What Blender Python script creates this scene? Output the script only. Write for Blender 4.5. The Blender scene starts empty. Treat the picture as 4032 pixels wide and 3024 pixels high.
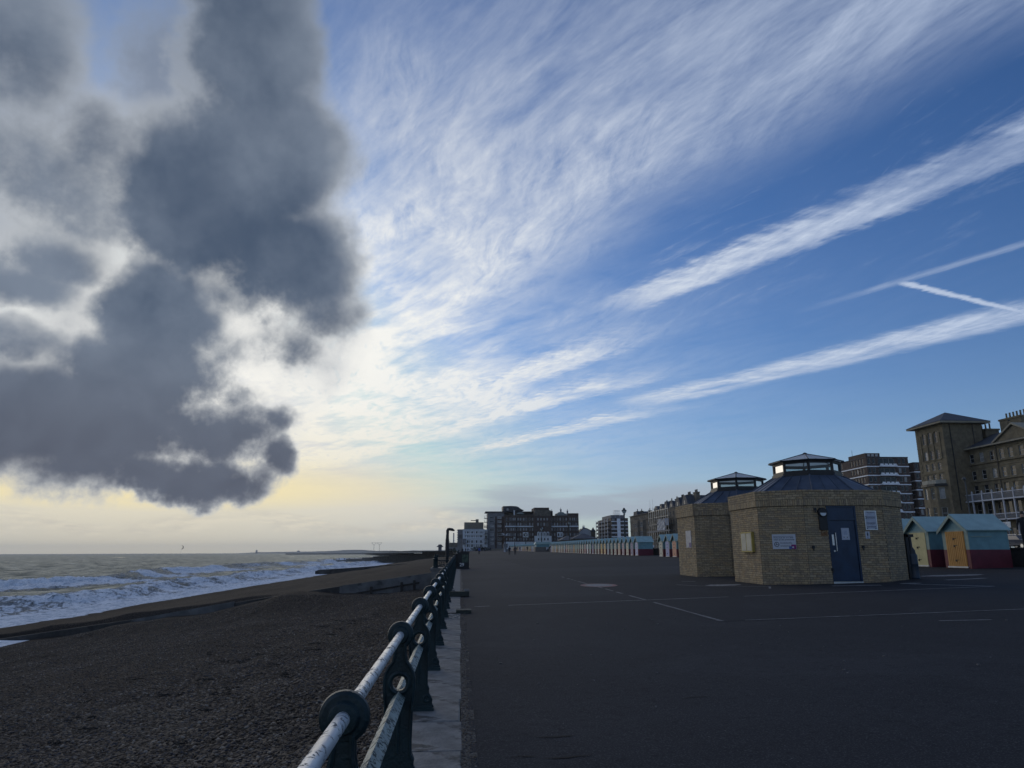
import bpy, bmesh, math, random
from mathutils import Vector, Matrix
import numpy as np
R = math.radians
SC = bpy.context.scene
COL = SC.collection

# ------------------------------------------------------------------ camera
EYE = 1.5
cam_data = bpy.data.cameras.new('camera')
cam = bpy.data.objects.new('camera', cam_data)
COL.objects.link(cam)
cam_data.sensor_fit = 'HORIZONTAL'
cam_data.sensor_width = 36.0
cam_data.lens = 36.0 * 2795 / 4032
cam_data.clip_start = 0.05
cam_data.clip_end = 60000
PITCH, YAW, ROLL = R(13.3), R(4.14), R(0.2)
f0 = Vector((math.sin(YAW) * math.cos(PITCH), math.cos(YAW) * math.cos(PITCH), math.sin(PITCH)))
r0 = Vector((math.cos(YAW), -math.sin(YAW), 0))
u0 = r0.cross(f0)
rr = r0 * math.cos(ROLL) - u0 * math.sin(ROLL)
uu = u0 * math.cos(ROLL) + r0 * math.sin(ROLL)
cam.matrix_world = Matrix(((rr.x, uu.x, -f0.x, 0), (rr.y, uu.y, -f0.y, 0), (rr.z, uu.z, -f0.z, EYE), (0, 0, 0, 1)))
SC.camera = cam

# ------------------------------------------------------------------ render settings
SC.render.engine = 'CYCLES'
SC.cycles.use_denoising = True
SC.cycles.max_bounces = 6
SC.cycles.diffuse_bounces = 3
SC.cycles.glossy_bounces = 3
SC.cycles.transparent_max_bounces = 8
SC.cycles.volume_bounces = 1
SC.cycles.caustics_reflective = False
SC.cycles.caustics_refractive = False
SC.view_settings.view_transform = 'Standard'
SC.view_settings.look = 'None'
SC.view_settings.exposure = 0.0
SC.view_settings.gamma = 1.0
SC.view_settings.use_curve_mapping = False

# ------------------------------------------------------------------ sky
SUN_AZ, SUN_EL = R(-23), R(15)
world = bpy.data.worlds.new('World')
SC.world = world
world.use_nodes = True
WT = world.node_tree
for n in list(WT.nodes):
    WT.nodes.remove(n)


class E:
    """a float or colour socket that node maths can be written with"""
    def __init__(s, t, k): s.t, s.k = t, k
    def m(s, op, *o):
        n = s.t.nodes.new('ShaderNodeMath'); n.operation = op
        for i, x in enumerate((s,) + o):
            if isinstance(x, E): s.t.links.new(x.k, n.inputs[i])
            else: n.inputs[i].default_value = x
        return E(s.t, n.outputs[0])
    def __add__(s, o): return s.m('ADD', o)
    __radd__ = __add__
    def __mul__(s, o): return s.m('MULTIPLY', o)
    __rmul__ = __mul__
    def __sub__(s, o): return s.m('SUBTRACT', o)
    def __rsub__(s, o): return (s * -1.0) + o
    def __truediv__(s, o): return s.m('DIVIDE', o)
    def mad(s, a, b): return s.m('MULTIPLY_ADD', a, b)
    def mx(s, o): return s.m('MAXIMUM', o)
    def mn(s, o): return s.m('MINIMUM', o)
    def ss(s, a, b, lo=0.0, hi=1.0):
        n = s.t.nodes.new('ShaderNodeMapRange'); n.interpolation_type = 'SMOOTHSTEP'
        s.t.links.new(s.k, n.inputs[0])
        for i, v in enumerate((a, b, lo, hi)): n.inputs[i + 1].default_value = v
        return E(s.t, n.outputs[0])
    def mix(s, a, b):
        """colour mix by this factor"""
        n = s.t.nodes.new('ShaderNodeMix'); n.data_type = 'RGBA'; n.clamp_factor = True
        s.t.links.new(s.k, n.inputs[0])
        for x, i in ((a, 6), (b, 7)):
            if isinstance(x, E): s.t.links.new(x.k, n.inputs[i])
            else: n.inputs[i].default_value = (*x, 1)
        return E(s.t, n.outputs[2])


def vec(t, x, y, z=0.0):
    n = t.nodes.new('ShaderNodeCombineXYZ')
    for i, v in enumerate((x, y, z)):
        if isinstance(v, E): t.links.new(v.k, n.inputs[i])
        else: n.inputs[i].default_value = v
    return E(t, n.outputs[0])


def noise(t, v, scale, detail=5, rough=0.55, dist=0.0, color=False, lac=2.0):
    n = t.nodes.new('ShaderNodeTexNoise')
    if v is not None: t.links.new(v.k, n.inputs['Vector'])
    n.inputs['Scale'].default_value = scale
    n.inputs['Detail'].default_value = detail
    n.inputs['Roughness'].default_value = rough
    n.inputs['Lacunarity'].default_value = lac
    n.inputs['Distortion'].default_value = dist
    return E(t, n.outputs['Color' if color else 'Fac'])


def build_sky():
    t = WT
    out = t.nodes.new('ShaderNodeOutputWorld')
    bg = t.nodes.new('ShaderNodeBackground')
    t.links.new(bg.outputs[0], out.inputs[0])
    STR = 0.1
    bg.inputs[1].default_value = STR
    sk = t.nodes.new('ShaderNodeTexSky')
    sk.sky_type = 'NISHITA'; sk.sun_disc = False
    sk.sun_elevation = SUN_EL; sk.sun_rotation = SUN_AZ
    sk.air_density = 1.0; sk.dust_density = 0.6; sk.ozone_density = 2.0
    tc = t.nodes.new('ShaderNodeTexCoord')
    D = E(t, tc.outputs['Generated'])
    sp = t.nodes.new('ShaderNodeSeparateXYZ'); t.links.new(D.k, sp.inputs[0])
    dx, dy, dz = (E(t, sp.outputs[i]) for i in range(3))
    DEG = 180 / math.pi
    el = dz.m('ARCSINE') * DEG
    az = dx.m('ARCTAN2', dy) * DEG
    # closeness to the sun
    sd = (math.sin(SUN_AZ) * math.cos(SUN_EL), math.cos(SUN_AZ) * math.cos(SUN_EL), math.sin(SUN_EL))
    cs = dx * sd[0] + dy * sd[1] + dz * sd[2]
    ang = cs.mn(1.0).m('ARCCOSINE') * DEG
    glow = (ang * ang * (-1.0 / (24.0 ** 2))).m('EXPONENT')
    glow2 = (ang * ang * (-1.0 / (46.0 ** 2))).m('EXPONENT')
    # clear sky, scaled to picture values
    def scale(col, r, g, b):
        n = t.nodes.new('ShaderNodeMix'); n.data_type = 'RGBA'; n.blend_type = 'MULTIPLY'
        n.inputs[0].default_value = 1
        t.links.new(col.k, n.inputs[6]); n.inputs[7].default_value = (r, g, b, 1)
        return E(t, n.outputs[2])
    base = scale(E(t, sk.outputs[0]), SKYR * STR, SKYG * STR, SKYB * STR)
    dk = t.nodes.new('ShaderNodeMix'); dk.data_type = 'RGBA'; dk.blend_type = 'DARKEN'; dk.inputs[0].default_value = 1
    t.links.new(base.k, dk.inputs[6]); dk.inputs[7].default_value = (0.62, 0.66, 0.74, 1)
    base = E(t, dk.outputs[2])
    # ---- cirrus on a high flat layer
    zc = dz.mx(0.03)
    px, py = dx / zc, dy / zc
    S = px * 0.515 - py * 0.857
    T = px * 0.857 + py * 0.515
    warp = noise(t, vec(t, S * 0.5, T * 0.9, 3.1), 1.0, 4, 0.5)
    Tw = T + (warp - 0.5) * 0.34
    puff = noise(t, vec(t, S * 1.0, T * 1.6, 9.0), 1.2, 6, 0.6)
    fib = noise(t, vec(t, S * 0.75, Tw * 3.6, 0.0), 2.6, 8, 0.68, 0.5)
    fine = noise(t, vec(t, S * 2.8 + Tw * 1.6, Tw * 9.0, 5.0), 3.4, 5, 0.68)
    S2 = S * 0.93 - T * 0.37; T2 = S * 0.37 + Tw * 0.93
    fib2 = noise(t, vec(t, S2 * 1.1, T2 * 4.2, 11.0), 2.8, 7, 0.68, 0.5)
    comb = noise(t, vec(t, S * 9.0 - T * 6.0, S * 1.6 + T * 2.6, 2.0), 1.6, 4, 0.6)
    fib = puff.ss(0.40, 0.60).m('MULTIPLY', fib2 - fib) + fib
    tex = (fib * 0.70 + fine * 0.30 - 0.5) * 1.75 + 0.5
    # broad sheet
    edge = (S * -1.0).ss(1.9, 4.6, 1.66, 3.3)
    near_t = (edge - Tw).ss(-0.02, 0.42)
    left_t = Tw.ss(0.15, 1.05, 0.10, 1.0)
    body = near_t * left_t
    holes = puff.ss(0.3, 0.62, 0.45, 1.0)
    sheet = body * holes * (tex * 1.05 + 0.0).mx(0.0) * 0.92
    back = (T * -1.0 - 0.1).ss(0.0, 0.8) * puff.ss(0.26, 0.56) * (tex * 0.6 + 0.45) * 0.95  # unseen cloud cover added behind the camera to lift and whiten ambient light
    thin = T.ss(-1.2, 0.6) * (3.2 - T).ss(0, 1.4) * fib.ss(0.52, 0.85) * 0.35
    # separate bands
    brk = noise(t, vec(t, S * 1.7, T * 2.6, 21.0), 1.6, 5, 0.6)
    def band(c0, c1, w0, w1, s0, s1, s2, s3, k, rag):
        """a streak between distances w0 and w1 across, from s0 (tip) to s3 along"""
        tt = T + (warp - 0.5) * rag + (fine - 0.5) * rag * 0.7 + (comb - 0.5) * rag * 0.6
        r = (tt - c0).ss(w0, w1) * (c1 - tt).ss(0.0, w1 * 0.8)
        l = S.ss(s0, s1) * (1.0 - S.ss(s2, s3))
        return r * l * (tex * 1.35 + comb * 0.75 - 0.42 + puff * 0.35) * (brk.ss(0.30, 0.62, 0.45, 1.12)) * k
    bands = band(1.83, 2.13, 0.0, 0.12, -2.25, -1.65, 0.9, 2.4, 0.88, 0.16)
    bands = bands.mx(band(3.24, 3.74, 0.0, 0.18, -3.7, -3.0, 0.4, 2.0, 0.85, 0.16))
    bands = bands.mx(band(3.50, 4.00, 0.0, 0.24, -6.6, -5.2, -4.3, -3.0, 0.9, 0.50))
    bands = bands.mx(band(2.62, 3.16, 0.0, 0.26, -6.4, -4.6, -3.5, -2.4, 0.85, 0.46))
    bands = bands.mx(band(2.08, 2.52, 0.0, 0.2, -7.0, -4.0, -2.9, -2.0, 0.72, 0.36))
    # condensation trails
    c2 = (1.0 - ((T - 2.68 + (fine - 0.5) * 0.06).m('ABSOLUTE')).ss(0.0, 0.05)) * S.ss(-1.75, -1.2) * (1.0 - S.ss(-0.8, -0.5)) * (fib * 1.2 - 0.1) * 0.55
    lx, ly = 2.42 - 1.66, 2.75 - 2.44
    ll = math.hypot(lx, ly); lx /= ll; ly /= ll
    w = (px - 1.66) * -ly + (py - 2.44) * lx + (fine - 0.5) * 0.05
    uu_ = (px - 1.66) * lx + (py - 2.44) * ly
    c1 = (1.0 - w.m('ABSOLUTE').ss(0.004, 0.03)) * uu_.ss(-0.03, 0.06) * (1.0 - uu_.ss(0.7, 1.1)) * 0.85
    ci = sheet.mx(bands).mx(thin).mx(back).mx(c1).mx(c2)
    gw = (ang * ang * (-1.0 / (29.0 ** 2))).m('EXPONENT')
    gw = gw * az.ss(-36.0, -14.0).mx(1.0 - el.ss(12.0, 24.0)) * (1.0 - el.ss(16.0, 30.0) * 0.85)
    ci = (ci + gw * puff.ss(0.22, 0.62) * fib.ss(0.15, 0.60) * 1.05) * el.ss(1.5, 8.0)
    ci = ci.mn(1.0).mx(0.0)
    cicol = glow2.mix((0.44, 0.54, 0.74), (0.78, 0.82, 0.86))
    cicol = glow.mix(cicol, el.ss(4.0, 13.0).mix((1.02, 0.93, 0.70), (1.05, 1.02, 0.93)))
    col = ci.mix(base, cicol)
    # ---- pale air towards the horizon, yellow below the sun
    hz = (el * -0.2).mn(0.0).m('EXPONENT') * 0.99
    daz = (az + 24.0)
    side = (daz * daz * (-1.0 / (27.0 ** 2))).m('EXPONENT')
    hcol = side.mix((0.47, 0.56, 0.61), (0.68, 0.62, 0.48))
    ye = (el - 4.6) * 0.40
    yl = (ye * ye * -1.0).m('EXPONENT')
    hcol = (yl * side).mix(hcol, (1.02, 0.85, 0.42))
    hz = hz.mx(yl * side * 0.92)
    col = hz.mix(col, hcol)
    # ---- low distant clouds
    lowv = vec(t, az * 0.16, el * 0.62, 0.0)
    ln = noise(t, lowv, 1.0, 8, 0.6, 0.2)
    lown = noise(t, vec(t, az * 0.05, el * 0.42, 7.0), 1.0, 6, 0.6, 0.2)
    lmask = (1.0 - yl * side * 0.8) * el.ss(0.2, 2.0) * (1.0 - el.ss(3.2, 5.2)) * (1.0 - az.ss(-2.0, 12.0))
    lc = (ln + lmask * 0.35 - 0.30).ss(0.36, 0.56) * lmask * 0.62
    lcc = ((ln - noise(t, vec(t, az * 0.16 + 0.08, el * 0.62 - 0.10, 0.0), 1.0, 8, 0.6, 0.2)) * 6.0 + 0.5).ss(0.0, 1.0).mix((0.52, 0.49, 0.44), (0.82, 0.75, 0.60))
    col = lc.mix(col, lcc)
    band_r = el.ss(1.2, 3.2) * (1.0 - el.ss(4.2, 6.2)) * az.ss(-6.0, 6.0) * (1.0 - az.ss(24.0, 40.0))
    lc2 = (lown + band_r * 0.30).ss(0.58, 0.74) * band_r * 0.8
    col = lc2.mix(col, (0.36, 0.41, 0.49))
    # ---- the large dark cloud: a thin grey veil and dark billowing masses in front of it
    wv = noise(t, D, 4.6, 5, 0.55, 0.0, color=True)
    ws = t.nodes.new('ShaderNodeSeparateXYZ'); t.links.new(wv.k, ws.inputs[0])
    w1, w2 = E(t, ws.outputs[0]) - 0.5, E(t, ws.outputs[1]) - 0.5
    fn = noise(t, D, 26.0, 5, 0.62) - 0.5
    mid = noise(t, D, 7.0, 7, 0.60, 0.25) - 0.5
    A = az + w1 * 9.0 + fn * 1.6
    L = el + w2 * 7.0 + fn * 1.4
    wd = t.nodes.new('ShaderNodeMix'); wd.data_type = 'VECTOR'; wd.inputs[0].default_value = 0.16
    t.links.new(D.k, wd.inputs[4]); t.links.new(wv.k, wd.inputs[5]); DW = E(t, wd.outputs[1])
    def puffs(sc, off=None):
        n = t.nodes.new('ShaderNodeTexVoronoi'); n.inputs['Scale'].default_value = sc; n.inputs['Detail'].default_value = 2.0; n.inputs['Roughness'].default_value = 0.5
        n.normalize = True
        v = DW
        if off:
            ad = t.nodes.new('ShaderNodeVectorMath'); ad.operation = 'ADD'; t.links.new(DW.k, ad.inputs[0]); ad.inputs[1].default_value = off; v = E(t, ad.outputs[0])
        t.links.new(v.k, n.inputs['Vector'])
        return 0.5 - E(t, n.outputs['Distance'])
    bil = puffs(8.0)
    bil_s = puffs(8.0, tuple(0.022 * q for q in (0.55, 0.0, -0.6)))
    def field(lst):
        d_ = None
        for a, e, ra, re, k in lst:
            x = (A - a) * (1.0 / ra); y = (L - e) * (1.0 / re)
            e_ = (1.0 - (x * x + y * y)) * k
            d_ = e_ if d_ is None else d_.m('SMOOTH_MAX', e_, 0.3)
        return d_
    veil = field(VEIL) + mid * 1.5 + fn * 0.3
    va = veil.ss(-0.15, 0.75) * 0.92
    vt = veil.ss(0.1, 1.0)
    g2 = glow * glow * glow * (mid * 1.6 + 1.15).mx(0.0)
    vcol = (vt * 1.15).mn(1.0).mix(g2.mix((0.215, 0.28, 0.40), (1.0, 0.99, 0.95)), g2.mix((0.155, 0.20, 0.285), (0.44, 0.46, 0.49)))
    col = va.mix(col, vcol)
    tat = noise(t, D, 15.0, 6, 0.62) - 0.5
    rag_ = az.ss(-34.0, -20.0) * (1.0 - el.ss(12.0, 20.0))
    dens = field(BLOBS) + 0.06 + bil * 0.5 + mid * 0.9 + fn * 0.42 + tat * rag_ * 1.5 + tat * 0.25
    al = dens.ss(-0.16, 0.46)
    thick = dens.ss(-0.04, 0.80)
    lum = (glow * glow).mix((0.20, 0.25, 0.34), (0.86, 0.86, 0.83))
    shade = noise(t, D, 3.3, 6, 0.55)
    dark = shade.ss(0.36, 0.64).mix((0.060, 0.090, 0.146), (0.190, 0.232, 0.300))
    dark = el.ss(5.0, 18.0).mix((0.092, 0.105, 0.142), dark)
    side_lit = ((bil - bil_s) * 2.6 + 0.35).ss(0.0, 1.0)
    dark = (side_lit * 0.28).mix(dark, (0.22, 0.26, 0.33))
    ccol = thick.mix(lum, dark)
    col = al.mix(col, ccol)
    fin = scale(col, 1 / STR, 1 / STR, 1 / STR)
    # below the horizon the same pale air goes on
    t.links.new(fin.k, bg.inputs[0])


def px_dir(x, y):
    d = f0 + rr * ((x - 2016) / 2795) - uu * ((y - 1512) / 2795)
    d.normalize()
    return math.degrees(math.atan2(d.x, d.y)), math.degrees(math.asin(d.z))


def px_blob(x, y, rx, ry, k=1.0):
    a, e = px_dir(x, y)
    a0, _ = px_dir(x - rx, y); a1, _ = px_dir(x + rx, y)
    _, e0 = px_dir(x, y + ry); _, e1 = px_dir(x, y - ry)
    return (a, e, abs(a1 - a0) / 2, abs(e1 - e0) / 2, k)


SKYR, SKYG, SKYB = 0.38, 0.62, 1.0
BLOBS = [px_blob(*b) for b in (
    (980, 100, 330, 460), (1060, 560, 350, 400), (780, 790, 480, 330), (1130, 1010, 290, 270), (1240, 1200, 190, 140, 0.55),
    (590, 1200, 330, 280), (540, 1450, 390, 280), (260, 1670, 640, 290), (-20, 1680, 540, 300), (790, 1700, 270, 150, 0.8),
    (700, 1875, 330, 95, 0.85), (1000, 1800, 110, 80, 0.6), (1130, 1340, 190, 90, 0.40), (1010, 1640, 140, 75, 0.42), (880, 1560, 140, 90, 0.4),
    (40, 150, 300, 420, 0.62), (150, 700, 420, 260, 0.55), (90, 960, 280, 140, 0.6), (330, 560, 240, 200, 0.5), (-20, 1090, 330, 110, 0.55), (860, 1130, 220, 110, 0.5), (60, 1330, 300, 110, 0.55), (760, 1330, 200, 110, 0.4))]
VEIL = [px_blob(*b) for b in (
    (80, 250, 400, 620, 0.85), (850, 500, 560, 820, 0.9), (60, 850, 560, 400, 0.9), (560, 1250, 640, 420, 0.9), (1150, 1330, 330, 240, 0.55),
    (960, 1530, 300, 240, 0.35), (200, 1600, 800, 380, 1.0))]
build_sky()

sun_data = bpy.data.lights.new('sun', 'SUN')
sun_data.energy = 0.7
sun_data.angle = R(50)
sun_data.color = (1.0, 0.90, 0.74)
sun = bpy.data.objects.new('sun', sun_data)
COL.objects.link(sun)
sun.rotation_euler = Vector((math.sin(SUN_AZ) * math.cos(SUN_EL), math.cos(SUN_AZ) * math.cos(SUN_EL), math.sin(SUN_EL))).to_track_quat('Z', 'Y').to_euler()

# ------------------------------------------------------------------ helpers
def G(x, y):
    """height of the promenade, which rises gently inland and towards the far end"""
    return 0.024 * min(max(x, 0.0), 25.5) + 0.0044 * min(max(y, -20.0), 450.0)


MATS = {}


def pm(name, col, rough=0.75, var=0.2, scale=6.0, bump=0.0, bscale=None, metal=0.0, spec=0.4, col2=None, detail=5, stretch=None, spot=None):
    """procedural principled material: noise colour variation, optional second colour blotches, bump"""
    if name in MATS: return MATS[name]
    m = bpy.data.materials.new(name); m.use_nodes = True
    t = m.node_tree
    b = t.nodes['Principled BSDF']
    b.inputs['Roughness'].default_value = rough
    b.inputs['Metallic'].default_value = metal
    b.inputs['Specular IOR Level'].default_value = spec
    tc = t.nodes.new('ShaderNodeTexCoord')
    v = E(t, tc.outputs['Object'])
    if stretch:
        mp = t.nodes.new('ShaderNodeMapping'); mp.inputs['Scale'].default_value = stretch
        t.links.new(v.k, mp.inputs[0]); v = E(t, mp.outputs[0])
    n1 = noise(t, v, scale, detail, 0.6)
    k = n1.ss(0.3, 0.7)
    lo = tuple(c * (1 - var) for c in col); hi = tuple(min(1, c * (1 + var)) for c in col)
    c = k.mix(lo, hi)
    if col2:
        th = spot or 0.56
        n2 = noise(t, v, scale * 0.6, 6, 0.65, 0.3)
        c = n2.ss(th, th + 0.08).mix(c, col2)
    t.links.new(c.k, b.inputs['Base Color'])
    if bump:
        bn = t.nodes.new('ShaderNodeBump'); bn.inputs['Strength'].default_value = bump
        bn.inputs['Distance'].default_value = 0.02
        n3 = noise(t, v, bscale or scale * 4, 4, 0.6)
        t.links.new(n3.k, bn.inputs['Height']); t.links.new(bn.outputs[0], b.inputs['Normal'])
    MATS[name] = m
    return m


class MB:
    """collects shapes and links them as one mesh object"""
    def __init__(s): s.v = []; s.f = []
    def quad(s, *p):
        n = len(s.v); s.v += [tuple(q) for q in p]; s.f.append(tuple(range(n, n + len(p))))
    def box(s, x0, x1, y0, y1, z0, z1):
        n = len(s.v)
        s.v += [(x0, y0, z0), (x1, y0, z0), (x1, y1, z0), (x0, y1, z0), (x0, y0, z1), (x1, y0, z1), (x1, y1, z1), (x0, y1, z1)]
        s.f += [tuple(n + i for i in q) for q in ((3, 2, 1, 0), (4, 5, 6, 7), (0, 1, 5, 4), (1, 2, 6, 5), (2, 3, 7, 6), (3, 0, 4, 7))]
    def obox(s, o, u, w, hx, hy, z0, z1):
        """box with plan axes u, w (unit 2-D) and half sizes hx, hy about o"""
        n = len(s.v)
        for z in (z0, z1):
            for a, b in ((-1, -1), (1, -1), (1, 1), (-1, 1)):
                s.v.append((o[0] + u[0] * hx * a + w[0] * hy * b, o[1] + u[1] * hx * a + w[1] * hy * b, z))
        s.f += [tuple(n + i for i in q) for q in ((3, 2, 1, 0), (4, 5, 6, 7), (0, 1, 5, 4), (1, 2, 6, 5), (2, 3, 7, 6), (3, 0, 4, 7))]
    def prism(s, poly, z0, z1, top=True, bot=True):
        n = len(s.v); k = len(poly)
        s.v += [(p[0], p[1], z0) for p in poly] + [(p[0], p[1], z1) for p in poly]
        for i in range(k):
            j = (i + 1) % k; s.f.append((n + i, n + j, n + k + j, n + k + i))
        if bot: s.f.append(tuple(n + i for i in reversed(range(k))))
        if top: s.f.append(tuple(n + k + i for i in range(k)))
    def extr(s, pts3, d):
        """polygon (3-D points) pushed along d"""
        n = len(s.v); k = len(pts3)
        s.v += [tuple(p) for p in pts3] + [(p[0] + d[0], p[1] + d[1], p[2] + d[2]) for p in pts3]
        for i in range(k):
            j = (i + 1) % k; s.f.append((n + i, n + j, n + k + j, n + k + i))
        s.f.append(tuple(n + i for i in reversed(range(k)))); s.f.append(tuple(n + k + i for i in range(k)))
    def tube(s, pts, r, n=8, closed=False, cap=True):
        pts = [Vector(p) for p in pts]; k = len(pts); base = len(s.v)
        rs = r if isinstance(r, (list, tuple)) else [r] * k
        up = None
        for i in range(k):
            a = pts[i - 1] if (i > 0 or closed) else pts[i]
            b = pts[(i + 1) % k] if (i < k - 1 or closed) else pts[i]
            d = (b - a).normalized()
            if up is None:
                up = Vector((0, 0, 1)) if abs(d.z) < 0.9 else Vector((1, 0, 0))
            e = d.cross(up).normalized(); up = e.cross(d).normalized()
            for j in range(n):
                an = 2 * math.pi * j / n
                s.v.append(tuple(pts[i] + (e * math.cos(an) + up * math.sin(an)) * rs[i]))
        m = k if closed else k - 1
        for i in range(m):
            for j in range(n):
                a = base + i * n + j; b = base + i * n + (j + 1) % n
                c = base + ((i + 1) % k) * n + (j + 1) % n; d = base + ((i + 1) % k) * n + j
                s.f.append((a, b, c, d))
        if cap and not closed:
            s.f.append(tuple(base + j for j in reversed(range(n)))); s.f.append(tuple(base + (k - 1) * n + j for j in range(n)))
    def lathe(s, prof, c=(0, 0, 0), n=16, axis='z'):
        base = len(s.v); k = len(prof)
        for r, h in prof:
            for j in range(n):
                a = 2 * math.pi * j / n
                if axis == 'z': s.v.append((c[0] + r * math.cos(a), c[1] + r * math.sin(a), c[2] + h))
                elif axis == 'y': s.v.append((c[0] + r * math.cos(a), c[1] + h, c[2] - r * math.sin(a)))
                else: s.v.append((c[0] + h, c[1] + r * math.cos(a), c[2] + r * math.sin(a)))
        for i in range(k - 1):
            for j in range(n):
                j2 = (j + 1) % n
                s.f.append((base + i * n + j, base + i * n + j2, base + (i + 1) * n + j2, base + (i + 1) * n + j))
        s.f.append(tuple(base + j for j in reversed(range(n)))); s.f.append(tuple(base + (k - 1) * n + j for j in range(n)))
    def holed(s, o, u, W, H, holes, depth, nrm):
        """upright wall sheet from o along u with rectangular holes and their reveals, facing nrm"""
        xs = sorted({0.0, W} | {h[0] for h in holes} | {h[2] for h in holes})
        zs = sorted({0.0, H} | {h[1] for h in holes} | {h[3] for h in holes})
        P = lambda a, z, d=0.0: (o[0] + u[0] * a - nrm[0] * d, o[1] + u[1] * a - nrm[1] * d, o[2] + z)
        flip = (u[1] * nrm[0] - u[0] * nrm[1]) < 0
        def q(*p): s.quad(*(reversed(p) if flip else p))
        for i in range(len(xs) - 1):
            for j in range(len(zs) - 1):
                cx, cz = (xs[i] + xs[i + 1]) / 2, (zs[j] + zs[j + 1]) / 2
                if any(h[0] < cx < h[2] and h[1] < cz < h[3] for h in holes): continue
                q(P(xs[i], zs[j]), P(xs[i + 1], zs[j]), P(xs[i + 1], zs[j + 1]), P(xs[i], zs[j + 1]))
        for a, b, c, d in holes:
            q(P(a, b), P(a, d), P(a, d, depth), P(a, b, depth))
            q(P(c, d), P(c, b), P(c, b, depth), P(c, d, depth))
            q(P(c, b), P(a, b), P(a, b, depth), P(c, b, depth))
            q(P(a, d), P(c, d), P(c, d, depth), P(a, d, depth))
    def mesh(s, name):
        me = bpy.data.meshes.new(name); me.from_pydata(s.v, [], s.f); me.update(); return me
    def build(s, name, mat, parent=None, smooth=False, loc=None, fix=True, kind=None):
        me = s.mesh(name)
        if fix:
            bm = bmesh.new(); bm.from_mesh(me); bmesh.ops.recalc_face_normals(bm, faces=bm.faces); bm.to_mesh(me); bm.free()
        if smooth:
            me.polygons.foreach_set('use_smooth', [True] * len(me.polygons))
            try: me.set_sharp_from_angle(angle=R(40))
            except Exception: pass
        return link(name, me, mat, parent, loc, kind)


def link(name, me, mat, parent=None, loc=None, kind=None):
    if mat is not None and not me.materials:
        for m in (mat if isinstance(mat, (list, tuple)) else [mat]): me.materials.append(m)
    o = bpy.data.objects.new(name, me); COL.objects.link(o)
    if loc is not None: o.location = loc
    if parent is not None: o.parent = parent
    if kind: o['kind'] = kind
    return o


def tag(o, label, cat, group=None):
    o['label'] = label; o['category'] = cat
    if group: o['group'] = group
    return o


def thing(name, loc, label, cat, group=None, rz=0.0):
    o = bpy.data.objects.new(name, None); COL.objects.link(o)
    o.empty_display_size = 0.2
    o.location = loc; o.rotation_euler = (0, 0, rz)
    return tag(o, label, cat, group)


def struct(o): o['kind'] = 'structure'; return o


def copy_tree(o, parent=None):
    c = o.copy(); COL.objects.link(c)
    if parent is not None: c.parent = parent
    for ch in list(KIDS.get(o.name, ())):
        copy_tree(ch, c)
    return c


KIDS = {}


def kids(o):
    """remember the tree under o so that copies need no search"""
    for x in bpy.data.objects:
        if x.parent is not None: KIDS.setdefault(x.parent.name, []).append(x) if x not in KIDS.get(x.parent.name, []) else None
    return o


def ordinal(n):
    ones = ['', 'first', 'second', 'third', 'fourth', 'fifth', 'sixth', 'seventh', 'eighth', 'ninth', 'tenth', 'eleventh', 'twelfth', 'thirteenth', 'fourteenth', 'fifteenth', 'sixteenth', 'seventeenth', 'eighteenth', 'nineteenth']
    tens = {2: ('twenty', 'twentieth'), 3: ('thirty', 'thirtieth'), 4: ('forty', 'fortieth'), 5: ('fifty', 'fiftieth')}
    if n < 20: return ones[n]
    a, b = divmod(n, 10)
    return tens[a][1] if b == 0 else tens[a][0] + '-' + ones[b]


def text_mesh(body, size, name, mat, parent, M, extrude=0.0008, bold=0.0, align='CENTER'):
    cu = bpy.data.curves.new(name, 'FONT'); cu.body = body; cu.size = size; cu.extrude = extrude; cu.offset = bold
    cu.align_x = align; cu.align_y = 'CENTER'; cu.resolution_u = 3
    ob = bpy.data.objects.new(name + '_curve', cu); COL.objects.link(ob)
    bpy.context.view_layer.update()
    me = bpy.data.meshes.new_from_object(ob.evaluated_get(bpy.context.evaluated_depsgraph_get()))
    bpy.data.objects.remove(ob); bpy.data.curves.remove(cu)
    me.materials.clear()
    o = link(name, me, mat, parent); o.matrix_local = M
    return o


def vnoise(x, y, seed=0):
    """smooth value noise for numpy arrays, 0..1"""
    xi = np.floor(x).astype(np.int64); yi = np.floor(y).astype(np.int64)
    xf = x - xi; yf = y - yi
    def h(a, b):
        n = (a * 374761393 + b * 668265263 + seed * 982451653) & 0x7fffffff
        n = (n ^ (n >> 13)) * 1274126177 & 0x7fffffff
        return ((n ^ (n >> 16)) & 0xffff) / 65535.0
    u = xf * xf * (3 - 2 * xf); v = yf * yf * (3 - 2 * yf)
    return (h(xi, yi) * (1 - u) + h(xi + 1, yi) * u) * (1 - v) + (h(xi, yi + 1) * (1 - u) + h(xi + 1, yi + 1) * u) * v


def fbm(x, y, o=4, seed=0):
    s = 0; a = 0.5; t = 0
    for i in range(o):
        s = s + a * vnoise(x * 2 ** i + 17.3 * i, y * 2 ** i - 9.1 * i, seed + i); t += a; a *= 0.5
    return s / t


def sst(a, b, x):
    t = np.clip((x - a) / (b - a), 0, 1); return t * t * (3 - 2 * t)


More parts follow.
